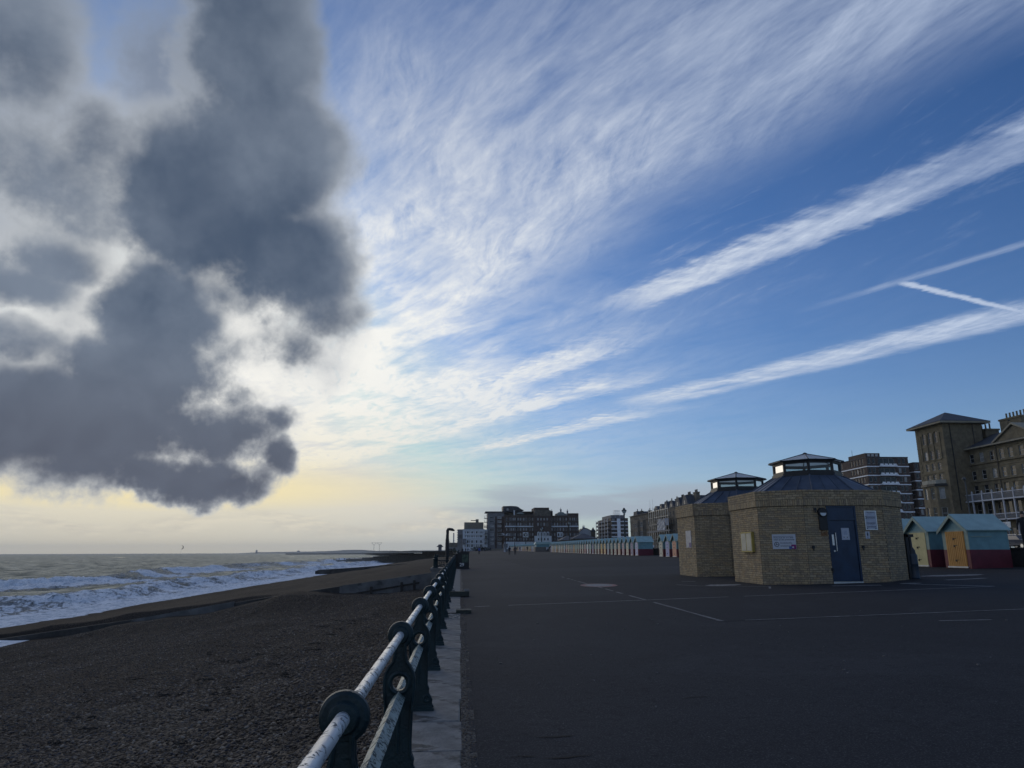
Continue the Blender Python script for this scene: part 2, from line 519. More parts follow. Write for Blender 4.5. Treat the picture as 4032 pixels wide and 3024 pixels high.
def grid_mesh(name, xs, ys, zf, mat, smooth=True, attrs=None):
    X, Y = np.meshgrid(np.array(xs, float), np.array(ys, float))
    Z = zf(X, Y)
    nx, ny = len(xs), len(ys)
    V = np.stack([X.ravel(), Y.ravel(), Z.ravel()], 1)
    i = np.arange(nx * ny).reshape(ny, nx)
    q = np.stack([i[:-1, :-1].ravel(), i[:-1, 1:].ravel(), i[1:, 1:].ravel(), i[1:, :-1].ravel()], 1)
    me = bpy.data.meshes.new(name)
    me.vertices.add(len(V)); me.vertices.foreach_set('co', V.ravel())
    me.loops.add(q.size); me.loops.foreach_set('vertex_index', q.ravel())
    me.polygons.add(len(q)); me.polygons.foreach_set('loop_start', np.arange(0, q.size, 4))
    me.update(calc_edges=True)
    if smooth: me.polygons.foreach_set('use_smooth', np.ones(len(q), bool))
    if attrs:
        for n, f in attrs.items():
            a = me.attributes.new(n, 'FLOAT', 'POINT'); a.data.foreach_set('value', f(X, Y).ravel().astype(np.float32))
    if me.polygons[0].normal.z < 0: me.flip_normals()
    return link(name, me, mat)


RND = random.Random(7)

# ------------------------------------------------------------------ setting materials
def asphalt(name, c):
    m = bpy.data.materials.new(name); m.use_nodes = True
    t = m.node_tree; b = t.nodes['Principled BSDF']
    tc = t.nodes.new('ShaderNodeTexCoord'); v = E(t, tc.outputs['Object'])
    big = noise(t, v, 0.12, 4, 0.6); med = noise(t, v, 1.3, 5, 0.65); fine = noise(t, v, 70, 3, 0.6)
    k = big.ss(0.35, 0.65).mix(tuple(x * 0.84 for x in c), tuple(x * 1.16 for x in c))
    k = (med.ss(0.45, 0.75) * 0.35).mix(k, tuple(x * 0.62 for x in c))
    k = (noise(t, v, 0.35, 5, 0.7, 1.5).ss(0.52, 0.66) * 0.30).mix(k, tuple(x * 1.7 for x in c))
    k = (fine.ss(0.50, 0.68) * 0.6).mix(k, (0.095, 0.095, 0.10))
    k = (noise(t, v, 9, 4, 0.7).ss(0.52, 0.7) * 0.5).mix(k, tuple(x * 0.5 for x in c))
    vo = t.nodes.new('ShaderNodeTexVoronoi'); vo.inputs['Scale'].default_value = 14; t.links.new(v.k, vo.inputs['Vector'])
    speck = (1.0 - E(t, vo.outputs['Distance']).ss(0.04, 0.09)) * noise(t, v, 3.1, 2, 0.5).ss(0.58, 0.62)
    k = (speck * 0.7).mix(k, (0.26, 0.26, 0.26))
    t.links.new(k.k, b.inputs['Base Color'])
    b.inputs['Roughness'].default_value = 0.9; b.inputs['Specular IOR Level'].default_value = 0.08
    bn = t.nodes.new('ShaderNodeBump'); bn.inputs['Strength'].default_value = 0.55; bn.inputs['Distance'].default_value = 0.008
    h = fine * 0.7 + med * 0.5 + noise(t, v, 26, 3, 0.6) * 0.5
    t.links.new(h.k, bn.inputs['Height']); t.links.new(bn.outputs[0], b.inputs['Normal'])
    return m


def shingle_mat():
    m = bpy.data.materials.new('shingle'); m.use_nodes = True
    t = m.node_tree; b = t.nodes['Principled BSDF']
    tc = t.nodes.new('ShaderNodeTexCoord'); v = E(t, tc.outputs['Object'])
    vo = t.nodes.new('ShaderNodeTexVoronoi'); vo.inputs['Scale'].default_value = 20; t.links.new(v.k, vo.inputs['Vector'])
    rc = E(t, vo.outputs['Color']); ds = E(t, vo.outputs['Distance'])
    sep = t.nodes.new('ShaderNodeSeparateXYZ'); t.links.new(rc.k, sep.inputs[0])
    r1 = E(t, sep.outputs[0])
    k = r1.mix((0.052, 0.040, 0.030), (0.150, 0.116, 0.084))
    big = noise(t, v, 0.22, 5, 0.6)
    k = (big.ss(0.4, 0.66) * 0.5).mix(k, (0.06, 0.053, 0.048))
    k = (noise(t, v, 12.0, 4, 0.75).ss(0.46, 0.62) * 0.75).mix(k, (0.030, 0.026, 0.024))
    k = (noise(t, v, 16.0, 3, 0.7).ss(0.60, 0.70) * 0.6).mix(k, (0.20, 0.175, 0.145))
    k = (ds.ss(0.3, 0.75) * 0.85).mix(k, (0.02, 0.018, 0.017))
    sp = t.nodes.new('ShaderNodeSeparateXYZ'); t.links.new(v.k, sp.inputs[0])
    wet = 1.0 - (E(t, sp.outputs[2]) + noise(t, v, 0.3, 4, 0.6) * 0.8).ss(-4.5, -3.2)
    k = (wet * 0.7).mix(k, (0.030, 0.025, 0.021))
    t.links.new(k.k, b.inputs['Base Color'])
    b.inputs['Roughness'].default_value = 0.9
    b.inputs['Specular IOR Level'].default_value = 0.05
    bn = t.nodes.new('ShaderNodeBump'); bn.inputs['Strength'].default_value = 1.0; bn.inputs['Distance'].default_value = 0.05
    h = (1.0 - ds) * 0.7 + noise(t, v, 6.0, 4, 0.65) * 0.8
    t.links.new(h.k, bn.inputs['Height']); t.links.new(bn.outputs[0], b.inputs['Normal'])
    return m


def sea_mat():
    m = bpy.data.materials.new('sea_water'); m.use_nodes = True
    t = m.node_tree; b = t.nodes['Principled BSDF']
    tc = t.nodes.new('ShaderNodeTexCoord'); v = E(t, tc.outputs['Object'])
    at = t.nodes.new('ShaderNodeAttribute'); at.attribute_name = 'foam'
    fo = E(t, at.outputs['Fac'])
    mp = t.nodes.new('ShaderNodeMapping'); mp.inputs['Scale'].default_value = (1.0, 0.55, 1.0); t.links.new(v.k, mp.inputs[0])
    w = E(t, mp.outputs[0])
    n1 = noise(t, w, 0.55, 8, 0.68, 0.6); n2 = noise(t, w, 2.6, 6, 0.66, 0.8)
    caps = noise(t, w, 0.045, 5, 0.6)
    chop = noise(t, w, 0.16, 6, 0.62, 0.4)
    cap = (chop.ss(0.60, 0.70) * caps.ss(0.45, 0.62) * n1.ss(0.42, 0.62)) * 0.55
    lace = n1 * 0.55 + n2 * 0.45
    f = (fo * 1.40 + (lace - 0.5) * 2.6 - 0.12).ss(0.16, 0.74) * fo.ss(0.0, 0.12)
    f = f.mx(cap).mn(1.0)
    fc = (n2 * 0.6 + n1 * 0.4).ss(0.36, 0.60).mix((0.40, 0.46, 0.51), (0.94, 0.95, 0.96))
    wc = (chop * 0.5 + n1 * 0.5).ss(0.36, 0.62).mix((0.040, 0.062, 0.062), (0.13, 0.155, 0.135))
    t.nodes.remove(b)
    dw = t.nodes.new('ShaderNodeBsdfDiffuse'); t.links.new(wc.k, dw.inputs[0])
    gw = t.nodes.new('ShaderNodeBsdfGlossy'); gw.inputs['Roughness'].default_value = 0.22; gw.inputs[0].default_value = (0.9, 0.97, 1.0, 1)
    m1 = t.nodes.new('ShaderNodeMixShader'); t.links.new(chop.ss(0.25, 0.75, 0.04, 0.19).k, m1.inputs[0]); t.links.new(dw.outputs[0], m1.inputs[1]); t.links.new(gw.outputs[0], m1.inputs[2])
    df = t.nodes.new('ShaderNodeBsdfDiffuse'); t.links.new(fc.k, df.inputs[0])
    m2 = t.nodes.new('ShaderNodeMixShader'); t.links.new(f.k, m2.inputs[0]); t.links.new(m1.outputs[0], m2.inputs[1]); t.links.new(df.outputs[0], m2.inputs[2])
    t.links.new(m2.outputs[0], t.nodes['Material Output'].inputs[0])
    bn = t.nodes.new('ShaderNodeBump'); bn.inputs['Strength'].default_value = 1.0; bn.inputs['Distance'].default_value = 1.0
    h = (chop * 3.0 + n1 * 0.9) * (1.0 - f * 0.75) + n2 * 0.22 + f * 0.15
    t.links.new(h.k, bn.inputs['Height'])
    for q in (dw, gw, df): t.links.new(bn.outputs[0], q.inputs['Normal'])
    return m


M_ASPH = asphalt('asphalt', (0.033, 0.034, 0.037))
M_ASPH2 = asphalt('asphalt_patch', (0.026, 0.027, 0.030))
M_SHIN = shingle_mat()
M_SEA = sea_mat()
M_CONC = pm('concrete', (0.16, 0.155, 0.145), 0.85, 0.3, 1.6, 0.5, 14, col2=(0.09, 0.085, 0.078))
M_CONCW = pm('concrete_pale', (0.24, 0.235, 0.225), 0.85, 0.25, 1.2, 0.3, 14, col2=(0.13, 0.12, 0.11))
M_STONE = pm('coping_stone', (0.185, 0.18, 0.168), 0.85, 0.35, 3.2, 0.8, 30, col2=(0.065, 0.063, 0.058), spot=0.51, detail=8)
M_GRASS = pm('lawn_grass', (0.045, 0.085, 0.025), 0.9, 0.3, 3.0, 0.5, 40)
M_LINE = pm('worn_line_paint', (0.16, 0.16, 0.16), 0.8, 0.35, 9.0, 0.2, col2=(0.08, 0.08, 0.083), spot=0.56)
M_LINE3 = pm('faint_line_paint', (0.12, 0.12, 0.12), 0.8, 0.35, 9.0, 0.2, col2=(0.06, 0.06, 0.062), spot=0.5)
M_LINE2 = pm('worn_white_paint', (0.17, 0.167, 0.167), 0.8, 0.3, 7.0, 0.2, col2=(0.12, 0.12, 0.12), spot=0.54)
M_TERR = pm('far_ground', (0.09, 0.09, 0.08), 0.9, 0.3, 0.05)
M_HILL = pm('far_hills', (0.05, 0.062, 0.05), 0.95, 0.25, 0.004)

# ------------------------------------------------------------------ ground
def promenade():
    b = MB()
    ys = [-20, 0, 30, 80, 150, 300, 450]
    xs = [0.10, 6, 12, 18, 25.5]
    for i in range(len(xs) - 1):
        for j in range(len(ys) - 1):
            b.quad(*[(x, y, G(x, y)) for x, y in ((xs[i], ys[j]), (xs[i + 1], ys[j]), (xs[i + 1], ys[j + 1]), (xs[i], ys[j + 1]))])
    return struct(b.build('promenade', M_ASPH))


PROM = promenade()


def sheet(name, pts, mat, up, parent=None, kind='structure'):
    """thin sheet over the promenade"""
    b = MB(); b.quad(*[(x, y, G(x, y) + up) for x, y in pts])
    o = b.build(name, mat, parent)
    if kind: o['kind'] = kind
    return o


# darker asphalt round the pavilions, bounded by the painted line
sheet('asphalt_patch', [(5.05, 14.0), (24.5, 14.6), (24.5, 34.5), (5.05, 36.4)], M_ASPH2, 0.004)
sheet('asphalt_patch', [(5.2, 52.0), (24.8, 44.0), (24.8, 60.0), (5.2, 96.0)], M_ASPH2, 0.004)
sheet('asphalt_patch', [(2.6, 150.0), (8.0, 150.0), (6.5, 182.0), (2.0, 182.0)], M_ASPH2, 0.004)


b = MB(); b.quad(*[(x, y, G(x, y) + 0.003) for x, y in ((0.16, -4), (24.4, -4), (24.4, 13.9), (4.98, 13.9), (4.98, 21.6), (0.16, 22.8))])
struct(b.build('newer_asphalt', asphalt('newer_asphalt', (0.028, 0.029, 0.032))))


def line(pts, w, mat=M_LINE, dash=None, gap=0.0, up=0.008, jit=0.012):
    """a painted line with uneven edges and worn gaps"""
    b = MB(); r = random.Random(int(pts[0][0] * 100 + pts[0][1] * 37))
    for (x0, y0), (x1, y1) in zip(pts[:-1], pts[1:]):
        L = math.hypot(x1 - x0, y1 - y0); ux, uy = (x1 - x0) / L, (y1 - y0) / L
        n = max(2, int(L / 0.45)); prev = None
        for i in range(n + 1):
            a = L * i / n
            lo = -w / 2 + r.uniform(-jit, jit); hi = w / 2 + r.uniform(-jit, jit)
            cur = []
            for s in (lo, hi):
                x, y = x0 + ux * a - uy * s, y0 + uy * a + ux * s
                cur.append((x, y, G(x, y) + up))
            if prev and r.random() > gap: b.quad(prev[0], cur[0], cur[1], prev[1])
            prev = cur
    o = b.build('painted_line', mat); o['kind'] = 'structure'
    return o


line([(0.4, 19.5), (1.2, 19.55)], 0.10, gap=0.4)
line([(1.3, 19.56), (8.8, 20.0), (15.6, 20.5)], 0.10, gap=0.03)
line([(15.6, 20.5), (14.4, 22.6)], 0.16)
line([(5.05, 36.2), (5.05, 14.0)], 0.085, M_LINE3, gap=0.22)
line([(5.05, 14.0), (11.5, 14.2)], 0.07, gap=0.04)
line([(11.6, 14.2), (17.5, 14.4)], 0.07, gap=0.35)
line([(16.0, 20.2), (23.0, 19.0)], 0.07, gap=0.5)
line([(8.6, 12.8), (14.0, 12.0)], 0.06, gap=0.4)
# worn outlines painted on the ground in front of the further pavilion
line([(7.9, 26.4), (8.3, 25.3), (9.5, 24.2), (10.2, 23.6), (9.8, 22.7)], 0.08, gap=0.08)
line([(8.3, 28.8), (9.2, 28.2)], 0.16, gap=0.1)
line([(12.0, 23.0), (13.4, 22.6)], 0.28, gap=0.15, jit=0.07)
line([(16.6, 24.0), (18.3, 24.4)], 0.24, gap=0.2, jit=0.06)


def blob_sheet(name, cx, cy, rx, ry, mat, up, jag=0.12, parent=None, seed=1):
    r = random.Random(seed); n = 28
    pts = [(cx + rx * math.cos(2 * math.pi * i / n) * (1 + r.uniform(-jag, jag)), cy + ry * math.sin(2 * math.pi * i / n) * (1 + r.uniform(-jag, jag))) for i in range(n)]
    b = MB(); b.quad(*[(x, y, G(x, y) + up) for x, y in pts])
    return b.build(name, mat, parent)


M_REDP = pm('worn_red_paint', (0.24, 0.10, 0.09), 0.8, 0.3, 6.0, col2=(0.08, 0.07, 0.07), spot=0.52)
rd = tag(blob_sheet('painted_roundel', 5.25, 27.6, 0.68, 1.2, M_REDP, 0.009, 0.03), 'worn round pavement sign, red ring with white centre, painted on dark asphalt', 'pavement sign')
blob_sheet('white_centre', 5.25, 27.6, 0.52, 0.9, M_LINE2, 0.013, 0.05, rd, 2)
for i, (cx, cy, rx, ry) in enumerate(((9.2, 25.2, 0.62, 0.5), (14.6, 22.9, 0.35, 0.22), (18.6, 26.6, 1.3, 0.5))):
    o = blob_sheet('worn_paint_patch', cx, cy, rx, ry, M_LINE, 0.010, 0.2, None, 5 + i); o['kind'] = 'structure'

# cracks near the camera
M_CRACK = pm('crack_shadow', (0.003, 0.003, 0.0035), 0.95, 0.2, 20)


def crack(pts, w, seed):
    r = random.Random(seed); b = MB(); prev = None
    P = []
    for (x0, y0), (x1, y1) in zip(pts[:-1], pts[1:]):
        n = max(2, int(math.hypot(x1 - x0, y1 - y0) / 0.05))
        P += [(x0 + (x1 - x0) * i / n, y0 + (y1 - y0) * i / n) for i in range(n)]
    P.append(pts[-1]); k = len(P)
    for i, (x, y) in enumerate(P):
        a = 1.5 * w * (0.25 + 0.75 * math.sin(math.pi * i / (k - 1))) * r.uniform(0.35, 1.0)
        y += r.uniform(-0.010, 0.010); x += r.uniform(-0.006, 0.006)
        cur = ((x, y - a / 2, G(x, y) + 0.008), (x, y + a / 2, G(x, y) + 0.008))
        if prev: b.quad(prev[0], cur[0], cur[1], prev[1])
        prev = cur
    o = b.build('crack', M_CRACK, PROM); return o


for i_, (w_, pts_) in enumerate(((0.012, [(0.54, 6.26), (0.65, 6.18), (0.70, 6.17)]), (0.026, [(0.66, 6.18), (0.79, 6.16), (0.95, 6.18)]), (0.020, [(0.39, 5.68), (0.58, 5.66)]), (0.028, [(0.63, 5.58), (0.79, 5.58), (0.99, 5.62)]),
        (0.020, [(3.5, 6.9), (3.56, 6.5), (3.69, 6.01), (3.67, 5.47), (3.66, 4.95)]), (0.030, [(3.68, 10.59), (3.69, 9.95), (3.66, 9.19)]), (0.022, [(2.21, 7.38), (2.48, 7.42)]),
        (0.016, [(2.4, 5.94), (2.31, 5.45), (2.33, 5.14)]), (0.030, [(7.21, 12.21), (7.44, 10.86), (7.4, 9.97)]))):
    crack(pts_, w_, 40 + i_)

b = MB(); r = random.Random(77)
for i in range(80):
    x, y = r.uniform(0.3, 11), r.uniform(2.6, 15); s = r.uniform(0.004, 0.013) * (1 + y * 0.05)
    b.obox((x, y), (math.cos(i), math.sin(i)), (-math.sin(i), math.cos(i)), s, s * r.uniform(0.5, 1), G(x, y) - 0.001, G(x, y) + s * 0.8)
o = b.build('scattered_grit', pm('grit_stone', (0.11, 0.105, 0.10), 0.8, 0.5, 30)); o['kind'] = 'stuff'

# land behind: retaining wall, lawn, road, pavements, far ground
LZ = 0.8
def land_strip(name, x0, x1, mat, up):
    b = MB(); ys = [-20, 30, 80, 150, 300, 450]
    for a, c in zip(ys[:-1], ys[1:]):
        b.quad((x0, a, G(25.5, a) + up), (x1, a, G(25.5, a) + up), (x1, c, G(25.5, c) + up), (x0, c, G(25.5, c) + up))
    return struct(b.build(name, mat))


land_strip('lawn', 25.82, 56.0, M_GRASS, LZ)
land_strip('seaward_pavement', 56.0, 58.5, M_CONC, LZ + 0.02)
land_strip('road', 58.5, 76.0, M_ASPH, LZ - 0.1)
land_strip('inland_pavement', 76.0, 700.0, M_CONC, LZ + 0.03)
b = MB(); b.quad((-60, 450, 1.95), (700, 450, 2.7), (700, 3000, 2.7), (-400, 3000, 1.4), (-60, 800, 1.7))
struct(b.build('far_ground', M_TERR))
M_DKBRICK = pm('dark_wall_brick', (0.03, 0.03, 0.034), 0.85, 0.3, 5, 0.4)
rw = thing('retaining_wall', (25.5, 0, 0), 'low dark brick retaining wall holding up the lawn behind the huts', 'wall')
b = MB()
for a in range(-20, 440, 10):
    b.extr([(0, a, G(25.5, a) - 0.1), (0, a + 10, G(25.5, a + 10) - 0.1), (0, a + 10, G(25.5, a + 10) + LZ - 0.02), (0, a, G(25.5, a) + LZ - 0.02)], (0.32, 0, 0))
b.build('wall', M_DKBRICK, rw)
b = MB()
for a in range(-20, 440, 10):
    b.extr([(-0.04, a, G(25.5, a) + LZ - 0.02), (-0.04, a + 10, G(25.5, a + 10) + LZ - 0.02), (-0.04, a + 10, G(25.5, a + 10) + LZ + 0.06), (-0.04, a, G(25.5, a) + LZ + 0.06)], (0.4, 0, 0))
b.build('wall_cap', M_DKBRICK, rw)

# ------------------------------------------------------------------ beach
NX = [-80, -45, -36, -33, -28, -17.5, -10, -4, 0]; NZ = [-9, -6.2, -5.35, -5.0, -4.5, -3.35, -2.5, -1.6, -1.2]
FX = [-80, -55, -41, -35, -26, -17.5, -10, -6, 0]; FZ = [-9, -6.5, -5.0, -4.45, -3.2, -2.1, -1.25, -1.0, -0.55]
SEA_Z = -5.0


def beach_z(X, Y):
    near = np.interp(X, NX, NZ); far = np.interp(X, FX, FZ)
    near = near + 1.25 * np.exp(-((X + 12.5) / 4.2) ** 2) * sst(47, 60, Y)
    near = near + 0.5 * np.exp(-((X + 22) / 7) ** 2) * sst(50, 60, Y)
    t = sst(60.1, 61.2, Y)
    z = near * (1 - t) + far * t
    amp = sst(-45, -30, X) * 0.9 + 0.1
    z = z + (fbm(X * 0.16, Y * 0.07, 4, 3) - 0.5) * 0.55 * amp + (fbm(X * 0.6, Y * 0.25, 3, 9) - 0.5) * 0.16 * amp
    rid = np.sin((X + 24 + 3.0 * np.sin(Y / 31.0)) * 0.55) * 0.12 * sst(62, 75, Y)
    return z + rid * amp


xs = sorted(set(list(np.arange(-60, -30, 1.0)) + list(np.arange(-30, -12, 0.6)) + list(np.arange(-12, -0.6, 0.3)) + [-0.55]))
ys = list(np.arange(-14, 30, 0.6)) + list(np.arange(30, 58, 0.8)) + list(np.arange(58, 64, 0.3)) + list(np.arange(64, 140, 1.5)) + list(np.arange(140, 420, 6)) + list(np.arange(420, 760, 25))
BEACH = struct(grid_mesh('beach', xs, ys, beach_z, M_SHIN))


def pebble_group(name, mat, dens, smin, smax, parentless=True):
    ng = bpy.data.node_groups.new(name, 'GeometryNodeTree')
    ng.interface.new_socket('Geometry', in_out='INPUT', socket_type='NodeSocketGeometry')
    ng.interface.new_socket('Geometry', in_out='OUTPUT', socket_type='NodeSocketGeometry')
    N = ng.nodes.new; L = ng.links.new
    gi = N('NodeGroupInput'); go = N('NodeGroupOutput')
    at = N('GeometryNodeInputNamedAttribute'); at.data_type = 'FLOAT'; at.inputs[0].default_value = 'dens'
    mu = N('ShaderNodeMath'); mu.operation = 'MULTIPLY'; L(at.outputs[0], mu.inputs[0]); mu.inputs[1].default_value = dens
    dp = N('GeometryNodeDistributePointsOnFaces'); L(gi.outputs[0], dp.inputs['Mesh']); L(mu.outputs[0], dp.inputs['Density'])
    ico = N('GeometryNodeMeshIcoSphere'); ico.inputs['Radius'].default_value = 1.0; ico.inputs['Subdivisions'].default_value = 2
    nz = N('ShaderNodeTexNoise'); nz.inputs['Scale'].default_value = 1.1
    sb = N('ShaderNodeVectorMath'); sb.operation = 'SUBTRACT'; L(nz.outputs['Color'], sb.inputs[0]); sb.inputs[1].default_value = (0.5, 0.5, 0.5)
    sc = N('ShaderNodeVectorMath'); sc.operation = 'SCALE'; L(sb.outputs[0], sc.inputs[0]); sc.inputs['Scale'].default_value = 0.7
    sp = N('GeometryNodeSetPosition'); L(ico.outputs[0], sp.inputs['Geometry']); L(sc.outputs[0], sp.inputs['Offset'])
    ss = N('GeometryNodeSetShadeSmooth'); L(sp.outputs[0], ss.inputs[0])
    sm = N('GeometryNodeSetMaterial'); sm.inputs['Material'].default_value = mat; L(ss.outputs[0], sm.inputs[0])
    ip = N('GeometryNodeInstanceOnPoints'); L(dp.outputs['Points'], ip.inputs['Points']); L(sm.outputs[0], ip.inputs['Instance'])
    rr_ = N('FunctionNodeRandomValue'); rr_.data_type = 'FLOAT_VECTOR'
    rr_.inputs[0].default_value = (-0.5, -0.5, 0); rr_.inputs[1].default_value = (0.5, 0.5, 6.28)
    L(rr_.outputs[0], ip.inputs['Rotation'])
    rs = N('FunctionNodeRandomValue'); rs.data_type = 'FLOAT'; rs.inputs[2].default_value = smin; rs.inputs[3].default_value = smax
    rs.inputs[2].default_value = 0.0; rs.inputs[3].default_value = 1.0
    pw = N('ShaderNodeMath'); pw.operation = 'POWER'; L(rs.outputs[1], pw.inputs[0]); pw.inputs[1].default_value = 2.6
    ma = N('ShaderNodeMath'); ma.operation = 'MULTIPLY_ADD'; L(pw.outputs[0], ma.inputs[0]); ma.inputs[1].default_value = smax - smin; ma.inputs[2].default_value = smin
    cb = N('ShaderNodeCombineXYZ')
    for i, k in enumerate((1.0, 0.72, 0.45)):
        mm = N('ShaderNodeMath'); mm.operation = 'MULTIPLY'; L(ma.outputs[0], mm.inputs[0]); mm.inputs[1].default_value = k; L(mm.outputs[0], cb.inputs[i])
    L(cb.outputs[0], ip.inputs['Scale'])
    L(ip.outputs[0], go.inputs[0])
    return ng


def pebble_mat():
    m = bpy.data.materials.new('pebble'); m.use_nodes = True
    t = m.node_tree; b = t.nodes['Principled BSDF']
    oi = t.nodes.new('ShaderNodeObjectInfo'); r = E(t, oi.outputs['Random'])
    k = r.mix((0.045, 0.034, 0.026), (0.135, 0.102, 0.073))
    k = r.m('MULTIPLY', 7.13).m('FRACT').ss(0.90, 0.94).mix(k, (0.21, 0.185, 0.155))
    k = r.m('MULTIPLY', 13.7).m('FRACT').ss(0.72, 0.76).mix(k, (0.045, 0.045, 0.05))
    ge = t.nodes.new('ShaderNodeNewGeometry'); big = noise(t, E(t, ge.outputs['Position']), 0.32, 5, 0.65, 0.4)
    k = (big.ss(0.50, 0.68) * 0.55).mix(k, (0.028, 0.023, 0.019)); k = (big.ss(0.46, 0.32) * 0.40).mix(k, (0.165, 0.135, 0.100))
    t.links.new(k.k, b.inputs['Base Color']); b.inputs['Roughness'].default_value = 0.7; b.inputs['Specular IOR Level'].default_value = 0.15
    return m


M_PEB = pebble_mat()
xs = np.arange(-32, -0.6, 0.4); ys = np.arange(2.0, 58, 0.5)
PEB = grid_mesh('shingle_pebbles', xs, ys, lambda X, Y: beach_z(X, Y) + 0.006, M_PEB, attrs={'dens': lambda X, Y: np.maximum(np.clip((1.1 - np.hypot(X, Y) / 34.0), 0, 1) ** 1.5, 0.13) * (0.55 + 0.9 * fbm(X * 0.35, Y * 0.35, 3, 5)) * (np.hypot(X, Y) > 2)})
PEB['kind'] = 'stuff'
md = PEB.modifiers.new('pebbles', 'NODES'); md.node_group = pebble_group('pebbles', M_PEB, 900, 0.012, 0.056)

# strands of dark weed thrown up on the shingle
b = MB(); r = random.Random(91)
for i in range(70):
    x = -3.5 - abs(r.gauss(0, 3.2)) + r.uniform(-1, 0); y = r.uniform(5, 40)
    z = float(beach_z(np.array([x]), np.array([y]))[0]) + 0.03
    for j in range(r.randrange(3, 9)):
        a = r.uniform(0, 6.28); L = r.uniform(0.06, 0.26); p = Vector((x + r.gauss(0, 0.12), y + r.gauss(0, 0.10), z))
        b.tube([p, p + Vector((math.cos(a) * L * 0.5, math.sin(a) * L * 0.5, 0.02)), p + Vector((math.cos(a + 0.6) * L, math.sin(a + 0.6) * L, 0))], [0.012, 0.016, 0.006], 5)
o = b.build('seaweed', pm('dry_weed', (0.016, 0.013, 0.010), 0.8, 0.4, 12)); o['kind'] = 'stuff'

# ------------------------------------------------------------------ sea wall with coping stones
SW = thing('sea_wall', (0, 0, 0), 'concrete sea wall topped by grey coping stones along the promenade edge', 'wall')
b = MB()
for a in range(-14, 440, 8):
    b.extr([(-0.50, a, -4), (-0.50, a + 8, -4), (-0.50, a + 8, G(0, a + 8) - 0.11), (-0.50, a, G(0, a) - 0.11)], (0.60, 0, 0))
b.build('wall', M_CONC, SW)
stone_meshes = []
for k in range(6):
    b = MB(); r = random.Random(k); w0 = 0.0 + r.uniform(-0.012, 0.012); L = 0.95
    b.box(-0.56, 0.035 + w0, 0.006, L - 0.006, -0.13, r.uniform(-0.003, 0.006))
    me = b.mesh('coping_stone'); bm = bmesh.new(); bm.from_mesh(me)
    bmesh.ops.recalc_face_normals(bm, faces=bm.faces)
    bmesh.ops.bevel(bm, geom=[e for e in bm.edges], offset=0.012, segments=1, affect='EDGES'); bm.to_mesh(me); bm.free()
    me.materials.append(M_STONE); stone_meshes.append(me)
y = 0.2; k = 0
while y < 70:
    o = link('coping_stone', stone_meshes[k % 6], None, SW, (RND.uniform(-0.006, 0.006), y, G(0, y + 0.47) + RND.uniform(-0.004, 0.004)))
    o.rotation_euler = (math.atan(0.0044), 0, RND.uniform(-0.004, 0.004)); y += 0.95; k += 1
b = MB()
while y < 430:
    b.box(-0.56, 0.035, y + 0.006, y + 0.944, G(0, y + 0.47) - 0.13, G(0, y + 0.47)); y += 0.95
b.build('far_coping', M_STONE, SW, kind='stuff')
# gritty strip between coping and asphalt
xs = [0.03, 0.06, 0.09, 0.12, 0.15]; ys = list(np.arange(-2, 40, 0.12)) + list(np.arange(40, 430, 3.0))
GR = grid_mesh('loose_gravel', xs, ys, lambda X, Y: 0.024 * np.maximum(X, 0) + 0.0044 * np.maximum(Y, -20) - 0.012 + 0.016 * fbm(X * 9, Y * 5, 3, 4) + 0.004,
               pm('grit', (0.075, 0.07, 0.062), 0.9, 0.4, 40, 0.8, 90), attrs={'dens': lambda X, Y: (Y < 24) * 1.0 * np.clip(1.3 - np.abs(X - 0.085) * 12, 0, 1)})
GR['kind'] = 'stuff'
ng = pebble_group('grit_stones', M_PEB, 2600, 0.004, 0.014)
jn = ng.nodes.new('GeometryNodeJoinGeometry')
go = [n for n in ng.nodes if n.type == 'GROUP_OUTPUT'][0]; gi = [n for n in ng.nodes if n.type == 'GROUP_INPUT'][0]
src = go.inputs[0].links[0].from_socket
ng.links.new(src, jn.inputs[0]); ng.links.new(gi.outputs[0], jn.inputs[0]); ng.links.new(jn.outputs[0], go.inputs[0])
GR.modifiers.new('grit', 'NODES').node_group = ng

# ------------------------------------------------------------------ sea
def crest1(Y): return 55.5 + 2.5 * np.sin(Y / 27.0) + 2.0 * np.sin(Y / 11.0 + 1)
def crest2(Y): return 96 + 6 * np.sin(Y / 46.0 + 0.6) + 3 * np.sin(Y / 17.0)


def wave(d, c, front, back):
    x = d - c
    return np.where(x < 0, np.exp(-(x / front) ** 2), np.exp(-(x / back) ** 2))


def sea_z(X, Y):
    d = -X
    w1 = wave(d, crest1(Y), 2.6, 9.0) * (0.75 + 0.9 * fbm(Y * 0.07, d * 0 + 3.3, 3, 11)) * 1.05
    w2 = wave(d, crest2(Y), 3.2, 13.0) * (0.6 + 1.0 * fbm(Y * 0.045, d * 0 + 1.3, 3, 12)) * 1.2
    off = sst(60, 130, d)
    ch = (fbm(d * 0.11, Y * 0.05, 4, 21) - 0.5) * (0.6 + 1.1 * off)
    rough = (fbm(d * 0.9, Y * 0.6, 4, 22) - 0.5)
    fo = foam(X, Y)
    return SEA_Z + 0.02 + w1 + w2 + ch * sst(41, 60, d) + rough * (0.2 + 1.3 * fo * sst(44, 52, d)) + (fbm(d * 2.1, Y * 1.3, 2, 23) - 0.5) * 0.45 * fo * sst(44, 52, d)


